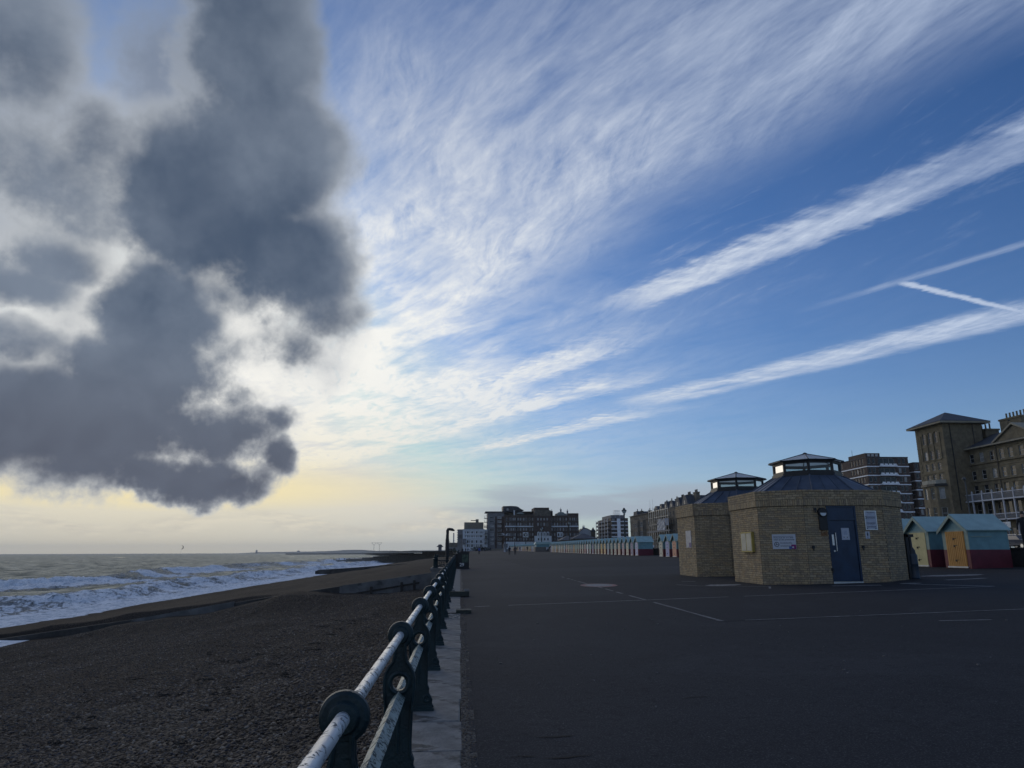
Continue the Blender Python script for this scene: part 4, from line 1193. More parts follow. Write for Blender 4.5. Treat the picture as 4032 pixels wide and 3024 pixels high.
def pavilion(yo, zc, zb, label, door_side):
    """octagonal brick pavilion; yo shifts it along the promenade, zc coping height, zb floor level"""
    P = [(10.47, 27.5), (10.47, 24.85), (11.8, 24.0), (14.68, 24.0), (16.0, 25.05), (16.0, 27.6), (14.6, 28.7), (11.9, 28.7)]
    P = [(x, y + yo) for x, y in P]
    C = (13.18, 26.3 + yo)
    pv = thing('brick_pavilion', (C[0], C[1], zb), label, 'pavilion')
    inv = Matrix.Translation((-C[0], -C[1], -zb))
    rel = lambda x, y, z: (x - C[0], y - C[1], z - zb)
    zband = zc - 0.55
    def inset(k):
        out = []
        n = len(P)
        for i in range(n):
            p0, p1, p2 = Vector(P[i - 1]), Vector(P[i]), Vector(P[(i + 1) % n])
            d1 = (p1 - p0).normalized(); d2 = (p2 - p1).normalized()
            n1 = Vector((-d1.y, d1.x)); n2 = Vector((-d2.y, d2.x))
            if (Vector(C) - p1).dot(n1 + n2) < 0: n1, n2 = -n1, -n2
            bis = (n1 + n2).normalized(); out.append(tuple(p1 + bis * (k / bis.dot(n1))))
        return out
    W = inset(0.058); B = inset(0.008); W2 = inset(0.30)
    r = random.Random(int(yo) + 5)
    # mortar core with the door opening cut out
    core = MB()
    n = 8
    door = (12.62, 13.66)
    for i in range(n):
        a, c = W[i], W[(i + 1) % n]
        L = math.hypot(c[0] - a[0], c[1] - a[1]); u = ((c[0] - a[0]) / L, (c[1] - a[1]) / L)
        nr = (u[1], -u[0])
        if (C[0] - a[0]) * nr[0] + (C[1] - a[1]) * nr[1] > 0: nr = (-nr[0], -nr[1])
        holes = []
        if i == 2 and door_side:
            holes = [(door[0] - a[0], 0.3, door[1] - a[0], zband - zb + 0.299)]
        core.holed(rel(a[0], a[1], zb - 0.3), u, L, zband - zb + 0.3, holes, 0.14, nr)
    core.build('wall', M_MORT, pv, fix=False)
    bb = MB(); bb.prism([rel(*p, 0)[:2] for p in B], zband - zb, zc - 0.075 - zb, True, True); bb.build('parapet', M_MORT, pv)
    # bricks
    items = []
    def lay(poly, z0, courses, hgt, wid, half, sides, hole=None, out=0.0085):
        for i in sides:
            a, c = poly[i], poly[(i + 1) % n]
            L = math.hypot(c[0] - a[0], c[1] - a[1]); u = ((c[0] - a[0]) / L, (c[1] - a[1]) / L)
            nr = (u[1], -u[0])
            if (C[0] - a[0]) * nr[0] + (C[1] - a[1]) * nr[1] > 0: nr = (-nr[0], -nr[1])
            rz = math.atan2(-nr[0], nr[1])   # the brick's front looks outwards
            for k in range(courses):
                z = z0 + k * hgt + hgt / 2
                s = -(wid / 2 if (half and k % 2) else 0.0)
                while s < L - 0.02:
                    s0, s1 = max(s, 0.0), min(s + wid, L); s += wid
                    if s1 - s0 < 0.045: continue
                    w = s1 - s0 - 0.012
                    m = (s0 + s1) / 2
                    x, y = a[0] + u[0] * m, a[1] + u[1] * m
                    if hole and i == 2 and hole[2] < z < hole[3] and s1 + a[0] > hole[0] and s0 + a[0] < hole[1]:
                        lo, hi = s0 + a[0], s1 + a[0]
                        if lo < hole[0] - 0.04: hi = hole[0]
                        elif hi > hole[1] + 0.04: lo = hole[1]
                        else: continue
                        w = hi - lo - 0.012; m = (lo + hi) / 2 - a[0]; x, y = a[0] + u[0] * m, a[1] + u[1] * m
                    pr = out + r.uniform(-0.002, 0.002)
                    items.append((math.hypot(x, y), x + nr[0] * pr, y + nr[1] * pr, z, rz, round(w, 3), hgt - 0.012, r.randrange(5)))
    sides = (0, 1, 2, 3, 4)
    zw = zband - 0.006
    ncs = int((zw - (zb - 0.3)) / 0.0745)
    lay(W, zw - ncs * 0.0745, ncs, 0.0745, 0.225, True, sides, (door[0], door[1], zb - 0.0, zband + 1) if door_side else None)
    lay(B, zband + 0.002, 1, 0.222, 0.076, False, sides)
    lay(B, zband + 0.226, 3, 0.0825, 0.225, True, sides)
    lay(B, zc - 0.074, 1, 0.074, 0.113, False, sides)
    vis = [it for it in items if -0.2 < it[3]]
    vis.sort(key=lambda it: it[0] + (1.2 if it[3] > zband else 0) + abs(it[3] - 1.9) * 0.6)
    keep, rest = vis[:300], vis[300:]
    cache = {}
    for _, x, y, z, rz, w, h, mi in keep:
        key = (w, round(h, 3), mi)
        if key not in cache:
            me = brick_mesh(w, h, 0.05); bm = bmesh.new(); bm.from_mesh(me); bmesh.ops.recalc_face_normals(bm, faces=bm.faces); bm.to_mesh(me); bm.free()
            me.materials.append(BRK[mi]); cache[key] = me
        o = link('brick', cache[key], None, pv, rel(x, y, z)); o.rotation_euler = (r.uniform(-0.006, 0.006), 0, rz)
    V, F, MI = [], [], []
    for _, x, y, z, rz, w, h, mi in rest:
        cr, sr = math.cos(rz), math.sin(rz); X0, Y0_, Z0 = rel(x, y, z); nn = len(V)
        for lx, ly, lz in ((-w / 2, -0.05, -h / 2), (w / 2, -0.05, -h / 2), (w / 2, 0, -h / 2), (-w / 2, 0, -h / 2), (-w / 2, -0.05, h / 2), (w / 2, -0.05, h / 2), (w / 2, 0, h / 2), (-w / 2, 0, h / 2)):
            V.append((X0 + lx * cr - ly * sr, Y0_ + lx * sr + ly * cr, Z0 + lz))
        F += [tuple(nn + q for q in f) for f in ((3, 2, 1, 0), (4, 5, 6, 7), (0, 1, 5, 4), (1, 2, 6, 5), (2, 3, 7, 6), (3, 0, 4, 7))]
        MI += [mi] * 6
    me = bpy.data.meshes.new('brickwork'); me.from_pydata(V, [], F); me.update()
    bm = bmesh.new(); bm.from_mesh(me); bmesh.ops.recalc_face_normals(bm, faces=bm.faces); bm.to_mesh(me); bm.free()
    for m_ in BRK: me.materials.append(m_)
    me.polygons.foreach_set('material_index', MI)
    link('brickwork', me, None, pv, None, 'stuff')
    # coping bed on top
    cb = MB(); I = inset(0.0); J = W2
    for i in range(n):
        j = (i + 1) % n
        cb.quad(rel(*I[i], zc - 0.072), rel(*I[j], zc - 0.072), rel(*J[j], zc - 0.072), rel(*J[i], zc - 0.072))
        cb.quad(rel(*J[i], zc - 0.072), rel(*J[j], zc - 0.072), rel(*J[j], zc - 0.3), rel(*J[i], zc - 0.3))
    cb.build('parapet_top', M_MORT, pv, fix=False)
    # roof cone with standing seams up to the lantern
    ap = 1.12
    O = lambda a_, k=22.5: [(a_ / math.cos(R(22.5)) * math.sin(R(k + 45 * i)), a_ / math.cos(R(22.5)) * math.cos(R(k + 45 * i))) for i in range(8)]
    lb = O(ap)
    zl = 4.22 + (zc - 3.57) - zb
    outer = []
    for (x, y) in lb:
        d = math.atan2(y, x); best = None
        for i in range(n):
            ax, ay = W2[i][0] - C[0], W2[i][1] - C[1]; bx, by = W2[(i + 1) % n][0] - C[0], W2[(i + 1) % n][1] - C[1]
            cx, cy = math.cos(d), math.sin(d); ex, ey = bx - ax, by - ay
            den = cx * ey - cy * ex
            if abs(den) < 1e-9: continue
            tt = (ax * ey - ay * ex) / den; ss_ = (ax * cy - ay * cx) / den
            if tt > 0 and -0.01 <= ss_ <= 1.01: best = (cx * tt, cy * tt)
        outer.append(best or (x * 2.2, y * 2.2))
    zo = zc - 0.16 - zb
    rf = MB()
    for i in range(8):
        j = (i + 1) % 8
        rf.quad((*outer[i], zo), (*outer[j], zo), (*lb[j], zl), (*lb[i], zl))
    # fill between the eight hips and the parapet
    rf.prism([(p[0] - C[0], p[1] - C[1]) for p in W2], zo - 0.1, zo - 0.02)
    roof = rf.build('roof', M_LEAD, pv)
    sm = MB()
    for i in range(8):
        sm.tube([(*outer[i], zo + 0.01), (*lb[i], zl + 0.012)], 0.035, 6)
        j = (i + 1) % 8
        for f in (0.33, 0.67):
            a = (outer[i][0] * (1 - f) + outer[j][0] * f, outer[i][1] * (1 - f) + outer[j][1] * f, zo + 0.005)
            c = (lb[i][0] * (1 - f) + lb[j][0] * f, lb[i][1] * (1 - f) + lb[j][1] * f, zl + 0.005)
            sm.tube([a, c], 0.016, 5)
    sm.build('roof_seam', M_LEAD, roof)
    # lantern
    ln = MB(); ln.prism(O(ap + 0.04), zl - 0.02, zl + 0.09); ln.prism(O(ap), zl + 0.09, zl + 0.17)
    lan = ln.build('lantern', M_BLK, pv)
    fr = MB()
    for i, (x, y) in enumerate(O(ap - 0.05)):
        fr.tube([(x, y, zl + 0.16), (x, y, zl + 0.53)], 0.055, 6)
    ring_o, ring_i = O(ap), O(ap - 0.10)
    for i in range(8):
        j = (i + 1) % 8
        for z in (zl + 0.44, zl + 0.55): fr.quad((*ring_o[i], z), (*ring_o[j], z), (*ring_i[j], z), (*ring_i[i], z))
        for q in (ring_o, ring_i): fr.quad((*q[i], zl + 0.44), (*q[j], zl + 0.44), (*q[j], zl + 0.55), (*q[i], zl + 0.55))
    fr.build('frame', M_BLK, lan)
    pts = O(ap - 0.05)
    for i in range(8):
        j = (i + 1) % 8; a, c = pts[i], pts[j]
        g = MB(); g.quad((a[0], a[1], zl + 0.17), (c[0], c[1], zl + 0.17), (c[0], c[1], zl + 0.44), (a[0], a[1], zl + 0.44))
        g.build('pane', M_GLASS, lan, fix=False)
    lr = MB(); ev = O(ap + 0.12); ze, za = zl + 0.57, zl + 0.90
    for i in range(8): lr.tube([(ev[i][0], ev[i][1], ze), (ev[i][0] * 0.04, ev[i][1] * 0.04, za)], 0.02, 6)
    for i in range(8): lr.tube([(*ev[i], ze - 0.03), (*ev[(i + 1) % 8], ze - 0.03)], 0.026, 6)
    lr.lathe([(0.1, -0.05), (0.08, 0.03), (0.01, 0.06)], (0, 0, za), 8)
    lr.build('roof_frame', M_BLK, lan)
    for i in range(8):
        j = (i + 1) % 8
        g = MB(); g.quad((ev[i][0], ev[i][1], ze + 0.0), (ev[j][0], ev[j][1], ze + 0.0), (ev[j][0] * 0.05, ev[j][1] * 0.05, za - 0.012), (ev[i][0] * 0.05, ev[i][1] * 0.05, za - 0.012))
        g.build('roof_pane', M_OPAL, lan)
    if door_side:
        yf = W[2][1] - C[1]; zt = zband - zb
        dx0, dx1 = door[0] - C[0], door[1] - C[0]
        dr = MB(); dr.box(dx0, dx0 + 0.055, yf - 0.012, yf + 0.1, 0, zt); dr.box(dx1 - 0.055, dx1, yf - 0.012, yf + 0.1, 0, zt); dr.box(dx0 + 0.055, dx1 - 0.055, yf - 0.012, yf + 0.1, 2.07, 2.13); dr.box(dx0 + 0.055, dx1 - 0.055, yf - 0.012, yf + 0.1, zt - 0.05, zt)
        dr.build('door_frame', M_NAVY, pv)
        dl = MB(); dl.box(dx0 + 0.06, dx1 - 0.06, yf + 0.03, yf + 0.08, 0.03, 2.065); dd = dl.build('door', M_NAVY, pv)
        tp = MB(); tp.box(dx0 + 0.056, dx1 - 0.056, yf + 0.01, yf + 0.05, 2.131, zt - 0.051); tp.build('transom_panel', M_NAVY, pv)
        th = MB(); th.box(dx0, dx1, yf - 0.03, yf + 0.12, -0.05, 0.02); th.build('threshold', M_STEEL, pv)
        hd = MB(); hx = dx0 + 0.23
        hd.tube([(hx, yf + 0.03, 1.64), (hx, yf - 0.03, 1.64), (hx, yf - 0.03, 1.03), (hx, yf + 0.03, 1.03)], 0.016, 8); hd.build('handle', M_STEEL, dd)
        pl = MB(); pl.box(dx0 + 0.12, dx0 + 0.2, yf + 0.024, yf + 0.03, 1.22, 1.58); pl.build('push_plate', M_STEEL, dd)
        lk = MB(); lk.lathe([(0.03, 0), (0.03, -0.015)], (dx0 + 0.17, yf + 0.03, 1.03), 10, 'y'); lk.build('lock', M_STEEL, dd)
    return pv, C


PV1, C1 = pavilion(0.0, 3.57, 0.46, 'nearer octagonal buff brick pavilion with navy door and dark glazed lantern', True)
PV2, C2 = pavilion(7.0, 3.60, 0.50, 'further octagonal buff brick pavilion half hidden behind the nearer one', False)

# notices, lamps and boxes on the pavilions
M_SIGN = pm('sign_white', (0.42, 0.45, 0.50), 0.45, 0.06, 6)
M_SIGN2 = pm('notice_silver', (0.36, 0.39, 0.46), 0.4, 0.12, 6)
M_INK = pm('dark_ink', (0.02, 0.022, 0.035), 0.6, 0.1, 6)
M_BLUE = pm('blue_print', (0.06, 0.10, 0.28), 0.6, 0.1, 6)
M_MAG = pm('magenta_print', (0.18, 0.02, 0.12), 0.6, 0.1, 6)
M_YEL = pm('yellow_paint', (0.36, 0.28, 0.07), 0.55, 0.15, 6)


def board(name, org, ux, label, cat):
    """flat board hung on a wall: local x runs along the wall to the viewer's right, local -y points outwards"""
    o = thing(name, org, label, cat, None, math.atan2(ux[1], ux[0])); return o


def lines(parent, x0, x1, zs, h, mat, y=-0.0155, seed=1, name='print'):
    b = MB(); r = random.Random(seed)
    for z in zs:
        x = x0
        while x < x1 - 0.01:
            w = min(r.uniform(0.02, 0.055), x1 - x); b.box(x, x + w, y - 0.0006, y, z - h / 2, z + h / 2); x += w + 0.008
    return b.build(name, mat, parent)


fx, fy = 11.8 - 10.47, 24.0 - 24.85; fl = math.hypot(fx, fy); ux = (fx / fl, fy / fl)
nx_, ny_ = ux[1], -ux[0]
oW = 0.035
s1 = board('dog_sign', (10.47 + ux[0] * 0.835 - nx_ * oW, 24.85 + ux[1] * 0.835 - ny_ * oW, 1.81), ux, 'white sign saying dogs must be on a lead when on the promenade', 'sign')
b = MB(); b.box(-0.385, 0.385, -0.014, 0.004, -0.25, 0.25); b.build('panel', M_SIGN, s1)
b = MB(); b.box(-0.34, 0.30, -0.0148, -0.014, 0.175, 0.186); b.build('rule', M_INK, s1)
RX90 = Matrix.Rotation(R(90), 4, 'X')
text_mesh('Dogs must be on a lead\nwhen on the promenade', 0.068, 'lettering', M_INK, s1, Matrix.Translation((-0.34, -0.0148, 0.10)) @ RX90, 0.0006, 0.0012, 'LEFT')
b = MB(); b.tube([(-0.245 + 0.075 * math.cos(a), -0.0150, -0.09 + 0.075 * math.sin(a)) for a in [2 * math.pi * i / 24 for i in range(24)]], 0.009, 4, True)
b.tube([(-0.28, -0.0152, -0.12), (-0.265, -0.0152, -0.07), (-0.25, -0.0152, -0.045)], 0.007, 4); b.tube([(-0.262, -0.0152, -0.07), (-0.245, -0.0152, -0.12)], 0.006, 4)
b.tube([(-0.255, -0.0152, -0.06), (-0.215, -0.0152, -0.10)], 0.003, 4); b.tube([(-0.225, -0.0152, -0.105), (-0.19, -0.0152, -0.095)], 0.008, 4)
b.build('dog_lead_symbol', M_INK, s1)
lines(s1, -0.13, 0.26, (-0.03, -0.065), 0.012, M_INK, -0.0146, 3); lines(s1, -0.13, 0.2, (-0.125, -0.16), 0.012, M_INK, -0.0146, 4)
b = MB(); b.box(0.22, 0.38, -0.0148, -0.014, -0.248, -0.10); b.build('magenta_square', M_MAG, s1)
b = MB(); b.box(0.15, 0.245, -0.0152, -0.0149, -0.248, -0.16); b.build('blue_square', M_BLUE, s1)
b = MB(); b.lathe([(0.03, 0), (0.03, -0.0006)], (0.28, -0.0149, -0.19), 12, 'y'); b.build('pale_dot', M_SIGN, s1)
yw = 24.0 + 0.058
YF = yw - 0.012
s2 = board('byelaw_notice', (14.17, YF, 2.52), (1, 0), 'tall silver notice board screwed to brick, right of the navy door', 'notice')
b = MB(); b.box(-0.2, 0.2, -0.012, 0.004, -0.31, 0.31); b.build('panel', M_SIGN2, s2)
b = MB()
for x0, x1, z0, z1 in ((-0.215, -0.195, -0.325, 0.325), (0.195, 0.215, -0.325, 0.325), (-0.195, 0.195, 0.305, 0.325), (-0.195, 0.195, -0.325, -0.305)): b.box(x0, x1, -0.02, 0.004, z0, z1)
b.build('frame', M_STEEL, s2)
text_mesh('PUBLIC NOTICE', 0.036, 'lettering', M_INK, s2, Matrix.Translation((0, -0.0128, 0.27)) @ RX90, 0.0006, 0.0008)
lines(s2, -0.16, 0.16, (0.12, 0.095, 0.07, -0.08, -0.105, -0.13, -0.21, -0.235), 0.012, M_INK, -0.0122, 6)
lines(s2, -0.18, -0.145, (0.12, 0.06), 0.03, M_INK, -0.0123, 7)
for x in (-0.15, 0.15):
    b = MB(); b.lathe([(0.018, 0), (0.018, -0.001)], (x, -0.0122, -0.275), 10, 'y'); b.build('round_logo', M_INK, s2)
s3 = board('gents_sign', (14.0, YF, 2.02), (1, 0), 'small white sign with a black standing man figure under the silver notice', 'sign')
b = MB(); b.box(-0.075, 0.075, -0.008, 0.004, -0.12, 0.12); b.build('panel', M_SIGN, s3)
b = MB(); b.lathe([(0.014, 0), (0.014, -0.001)], (0, -0.0082, 0.085), 12, 'y'); b.box(-0.022, 0.022, -0.0092, -0.0082, 0.0, 0.065); b.box(-0.016, 0.016, -0.0092, -0.0082, -0.04, 0.0); b.build('man_figure', M_INK, s3)
lines(s3, -0.025, 0.025, (-0.06, -0.078, -0.096), 0.011, M_BLUE, -0.0085, 9)
s4 = board('door_notice', (13.23, yw + 0.03 - 0.003, 2.06), (1, 0), 'white paper notice in a silver pocket on the navy door', 'notice')
b = MB(); b.box(-0.14, 0.14, -0.008, 0.002, -0.2, 0.2); b.build('pocket', M_SIGN2, s4)
b = MB(); b.box(-0.10, 0.10, -0.010, -0.008, -0.15, 0.15); b.build('paper', M_SIGN, s4)
lines(s4, -0.06, 0.06, (0.10, 0.07, 0.04, 0.01, -0.02), 0.010, M_BLUE, -0.0102, 10); lines(s4, -0.08, -0.04, (-0.11,), 0.03, M_INK, -0.0102, 11); lines(s4, 0.04, 0.07, (-0.11,), 0.03, M_INK, -0.0102, 12)
M_DIFF = pm('lamp_diffuser', (0.50, 0.56, 0.60), 0.4, 0.1, 6)


def wall_lamp(x, y, z, label):
    l = board('wall_lamp', (x, y, z), (1, 0), label, 'wall lamp')
    b = MB(); b.lathe([(0.165, 0.005), (0.165, -0.06), (0.14, -0.09)], (0, 0, 0), 24, 'y'); b.build('housing', M_BLK, l, True)
    b = MB(); pts = [(0.11 * math.cos(a), -0.100, -0.02 + 0.11 * math.sin(a)) for a in [math.pi + math.pi * i / 12 for i in range(13)]]
    b.extr(pts, (0, 0.012, 0)); b.build('diffuser', M_DIFF, l)
    b = MB(); b.box(-0.14, 0.14, -0.05, 0.005, -0.60, -0.13); b.build('backplate', M_BLK, l)
    b = MB(); b.box(-0.10, 0.13, -0.0, 0.003, -0.80, -0.61); b.build('rust_stain', pm('rust_stain', (0.16, 0.085, 0.04), 0.9, 0.4, 14, col2=(0.26, 0.2, 0.12), spot=0.5), l)


wall_lamp(12.45, YF, 2.79, 'round black wall lamp with half-moon diffuser beside the navy door')
wall_lamp(12.10, YF + 7.0, 2.84, 'round black wall lamp on the further pavilion, half hidden behind the nearer one')
cab = thing('notice_case', (10.47 + 0.04, 25.85, 1.80), 'open yellow edged notice case on the seaward brick face', 'notice case', None, R(-90))
b = MB(); b.box(-0.46, 0.46, -0.03, 0.01, -0.30, 0.33); b.build('backing', M_SIGN, cab)
b = MB()
for x0, x1, z0, z1 in ((-0.50, -0.46, -0.34, 0.37), (0.46, 0.50, -0.34, 0.37), (-0.46, 0.46, 0.33, 0.37), (-0.46, 0.46, -0.34, -0.30), (-0.02, 0.02, -0.30, 0.33)): b.box(x0, x1, -0.09, 0.01, z0, z1)
b.build('frame', M_YEL, cab)
for x0, x1 in ((-0.45, -0.03), (0.03, 0.45)):
    b = MB(); b.box(x0, x1, -0.095, -0.03, -0.29, 0.32); b.build('door', pm('cream_board', (0.42, 0.39, 0.30), 0.6, 0.12, 4), cab)
nt = thing('faded_notice', (10.47 + 0.04, 32.8, 2.04), 'faded pale notice with torn purple corner on the further pavilion', 'notice', None, R(-90))
b = MB(); b.box(-0.38, 0.38, -0.012, 0.01, -0.38, 0.38); b.build('panel', pm('faded_paper', (0.36, 0.36, 0.38), 0.6, 0.2, 4, col2=(0.24, 0.23, 0.26)), nt)
b = MB(); b.box(0.05, 0.34, -0.0135, -0.012, -0.36, -0.16); b.build('purple_print', pm('purple_print', (0.10, 0.07, 0.2), 0.6, 0.3, 8, col2=(0.3, 0.3, 0.33)), nt)
for i, (x, z) in enumerate(((12.20, 2.90), (12.02, 1.62), (12.62, 0.88), (13.78, 1.62))):
    b = MB(); b.box(-0.035, 0.035, -0.05, 0.0, -0.05, 0.05); b.tube([(0, -0.03, -0.03), (0, -0.045, -0.12)], 0.016, 6)
    tag(b.build('pipe_stub', M_BLK, None, False, (x, YF, z)), ('small black pipe stub high on brick, left of the round wall lamp', 'small black tap bracket on brick, right of the dog sign', 'black pipe stub low on brick at the foot of the navy door', 'small black fixing on brick under the man sign')[i], 'pipe fitting')
b3 = thing('hooded_bin', (16.27, 25.3, G(16.3, 25.3)), 'tall black hooded bin standing against the right end of the nearer pavilion', 'litter bin')
b = MB(); b.lathe([(0.17, 0), (0.18, 0.04), (0.165, 0.06), (0.165, 0.5), (0.172, 0.52), (0.165, 0.54), (0.165, 0.82), (0.14, 0.88)], (0.04, 0, 0), 18); b.build('body', pm('dark_blue_plastic', (0.015, 0.026, 0.042), 0.45, 0.2, 4), b3, True)
b = MB(); b.box(-0.18, -0.07, -0.08, 0.12, 0.0, 1.57); b.box(-0.18, 0.13, -0.08, 0.12, 1.47, 1.57); b.build('hood', M_BLK, b3)
b = MB(); b.lathe([(0.14, 0.88), (0.13, 1.0), (0.06, 1.12), (0.05, 1.48)], (0.04, 0.02, 0), 14); b.build('neck', M_BLK, b3, True)

# ------------------------------------------------------------------ beach huts
M_TEAL = pm('hut_teal_paint', (0.13, 0.25, 0.275), 0.6, 0.14, 2.2, 0.1)
M_MAROON = pm('hut_maroon_paint', (0.115, 0.018, 0.028), 0.6, 0.2, 2.2, 0.1)
M_HROOF = pm('hut_pale_green_roof', (0.28, 0.40, 0.39), 0.6, 0.1, 2.0, 0.08)
M_TRIM = pm('hut_green_trim', (0.20, 0.275, 0.245), 0.6, 0.1, 3.0)
M_SILL = pm('hut_white_sill', (0.62, 0.60, 0.55), 0.6, 0.12, 5.0)
DC = {'orange': (0.44, 0.215, 0.045), 'cream yellow': (0.45, 0.40, 0.20), 'pale stone': (0.42, 0.40, 0.33), 'lilac blue': (0.22, 0.25, 0.46), 'coral pink': (0.48, 0.20, 0.13),
      'lavender': (0.36, 0.38, 0.56), 'slate purple': (0.16, 0.15, 0.27), 'soft cream': (0.46, 0.42, 0.32), 'dusky mauve': (0.32, 0.24, 0.30), 'pale peach': (0.46, 0.34, 0.26),
      'grey cream': (0.38, 0.36, 0.31), 'sage green': (0.26, 0.31, 0.27), 'blue grey': (0.22, 0.29, 0.35), 'apricot': (0.52, 0.35, 0.17), 'ochre': (0.46, 0.31, 0.10), 'white': (0.62, 0.62, 0.60), 'mint': (0.30, 0.42, 0.38), 'pale blue': (0.34, 0.44, 0.52), 'dusty rose': (0.36, 0.24, 0.24)}
DM = {k: pm('door_' + k.replace(' ', '_'), v, 0.55, 0.1, 3.0, 0.1) for k, v in DC.items()}
HW, HD, HE, HA = 0.86, 1.9, 1.74, 2.42       # half width, depth, eave and apex heights
b = MB(); b.box(0, HD, -HW, HW, 0.84, HE); b.extr([(0, -HW, HE), (0, HW, HE), (0, 0, HA - 0.06)], (HD, 0, 0)); H_WALL = b.mesh('wall')
b = MB(); b.box(-0.012, HD + 0.012, -HW - 0.012, HW + 0.012, 0.0, 0.84); H_PL = b.mesh('plinth')
b = MB()
for s in (-1, 1):
    b.extr([(-0.16, 0, HA), (-0.16, s * (HW + 0.13), HE - 0.06), (-0.16, s * (HW + 0.13), HE - 0.02), (-0.16, 0, HA + 0.045)], (HD + 0.28, 0, 0))
H_ROOF = b.mesh('roof')
H_BARGE = []
for s in (-1, 1):
    b = MB(); b.extr([(-0.19, 0, HA - 0.13), (-0.19, s * (HW + 0.14), HE - 0.20), (-0.19, s * (HW + 0.14), HE - 0.04), (-0.19, 0, HA + 0.03)], (0.03, 0, 0)); H_BARGE.append(b.mesh('bargeboard'))
H_DOOR = []
for s in (-1, 1):
    b = MB(); y0, y1 = sorted((s * 0.006, s * 0.62)); b.box(-0.05, -0.004, y0, y1, 0.10, 1.66); H_DOOR.append(b.mesh('door'))
b = MB()
for s in (-1, 1):
    y0, y1 = sorted((s * 0.62, s * HW)); b.box(-0.03, 0.0, y0, y1, 0.84, HE - 0.02)
b.box(-0.03, 0.0, -0.62, 0.62, 1.66, 1.74); H_FR = b.mesh('door_surround')
H_FRL = []
for s in (-1, 1):
    b = MB(); y0, y1 = sorted((s * 0.62, s * HW)); b.box(-0.034, -0.013, y0, y1, 0.0, 0.84); H_FRL.append(b.mesh('lower_jamb'))
b = MB(); b.box(-0.09, -0.013, -0.66, 0.66, 0.03, 0.10); H_SILL = b.mesh('sill')
b = MB(); b.box(-0.07, -0.05, -0.12, 0.10, 0, 0.03); b.box(-0.085, -0.05, 0.03, 0.09, -0.06, 0.03); H_HASP = b.mesh('hasp')
b = MB(); b.box(0.1, 1.1, -HW - 0.03, -HW, 1.40, 1.44); H_BAT = b.mesh('batten')
b = MB()
for s in (-1, 1):
    for k in range(5): b.box(-0.062, -0.05, *sorted((s * (0.02 + k * 0.12), s * (0.10 + k * 0.12))), 0.11, 1.65)
H_SLAT = b.mesh('slats')
for me, m in ((H_WALL, M_TEAL), (H_PL, M_MAROON), (H_ROOF, M_HROOF), (H_BARGE[0], M_TRIM), (H_BARGE[1], M_TRIM), (H_FR, M_TRIM), (H_FRL[0], M_MAROON), (H_FRL[1], M_MAROON), (H_SILL, M_SILL), (H_HASP, M_BLK), (H_BAT, M_TRIM)):
    bm = bmesh.new(); bm.from_mesh(me); bmesh.ops.recalc_face_normals(bm, faces=bm.faces); bm.to_mesh(me); bm.free(); me.materials.append(m)
DMESH = {}
for k, m in DM.items():
    DMESH[k] = []
    for me in H_DOOR:
        c = me.copy(); c.materials.append(m); DMESH[k].append(c)


def hut(y, col, label, group, x=22.9, far=False, slats=False, batten=False):
    h = thing('beach_hut', (x, y, G(x, y) - 0.005), label, 'beach hut', group, RND.uniform(-0.012, 0.012))
    link('wall', H_WALL, None, h); link('plinth', H_PL, None, h); link('roof', H_ROOF, None, h)
    for me in DMESH[col]:
        d = link('door', me, None, h)
        if not far and me is DMESH[col][1]:
            for z in (1.40, 1.05, 0.42): link('hasp', H_HASP, None, d, (0, 0, z - RND.uniform(0, 0.1)))
        if slats:
            s = -1 if me is DMESH[col][0] else 1
            for k in range(5):
                b = MB(); b.box(-0.062, -0.05, *sorted((s * (0.02 + k * 0.12), s * (0.10 + k * 0.12))), 0.11, 1.65); b.build('slat', DM[col], d)
    link('sill', H_SILL, None, h)
    if not far:
        for me in H_BARGE: link('bargeboard', me, None, h)
        link('door_surround', H_FR, None, h); link('lower_jamb', H_FRL[0], None, h); link('lower_jamb', H_FRL[1], None, h)
    if batten: link('batten', H_BAT, None, h)
    return h


hut(32.1, 'orange', 'teal beach hut with orange slatted double doors, nearest of all', 'beach huts', slats=True, batten=True)
hut(34.85, 'cream yellow', 'teal beach hut with cream yellow double doors beside the orange one', 'beach huts')
hut(37.6, 'sage green', 'teal beach hut behind the cream yellow one, mostly hidden by the nearer pavilion', 'beach huts')
hut(40.3, 'pale blue', 'teal beach hut with pale blue doors, two along from the cream yellow one', 'beach huts')
for i, (y, c) in enumerate(((81.6, 'pale stone'), (79.0, 'lilac blue'), (76.4, 'coral pink'), (73.8, 'white'))):
    hut(y, c, 'teal beach hut with %s doors, %s of the short row by the pavilions' % (c, ('far end', 'second', 'third', 'half hidden last')[i]), 'beach huts')
seq = ['lavender', 'slate purple', 'soft cream', 'dusky mauve', 'pale peach', 'grey cream', 'sage green', 'blue grey', 'apricot', 'ochre', 'grey cream', 'sage green', 'slate purple', 'mint', 'white', 'dusty rose', 'grey cream', 'pale stone', 'sage green', 'mint', 'apricot', 'blue grey', 'sage green', 'soft cream', 'dusty rose', 'pale blue', 'grey cream', 'pale stone', 'white', 'sage green', 'apricot', 'pale blue', 'grey cream', 'soft cream', 'lavender']
for i, c in enumerate(seq):
    hut(93.1 + 2.6 * i, c, 'teal beach hut with %s doors, %s from near end of the long row' % (c, ordinal(i + 1)), 'beach huts', batten=(i == 0))
names = list(DC)
for i in range(42):
    c = names[(i * 7 + 3) % len(names)]
    hut(222 + 2.65 * i, c, 'tiny distant beach hut with %s doors, %s from near end of the farthest row' % (c, ordinal(i + 1)), 'distant beach huts', far=True)

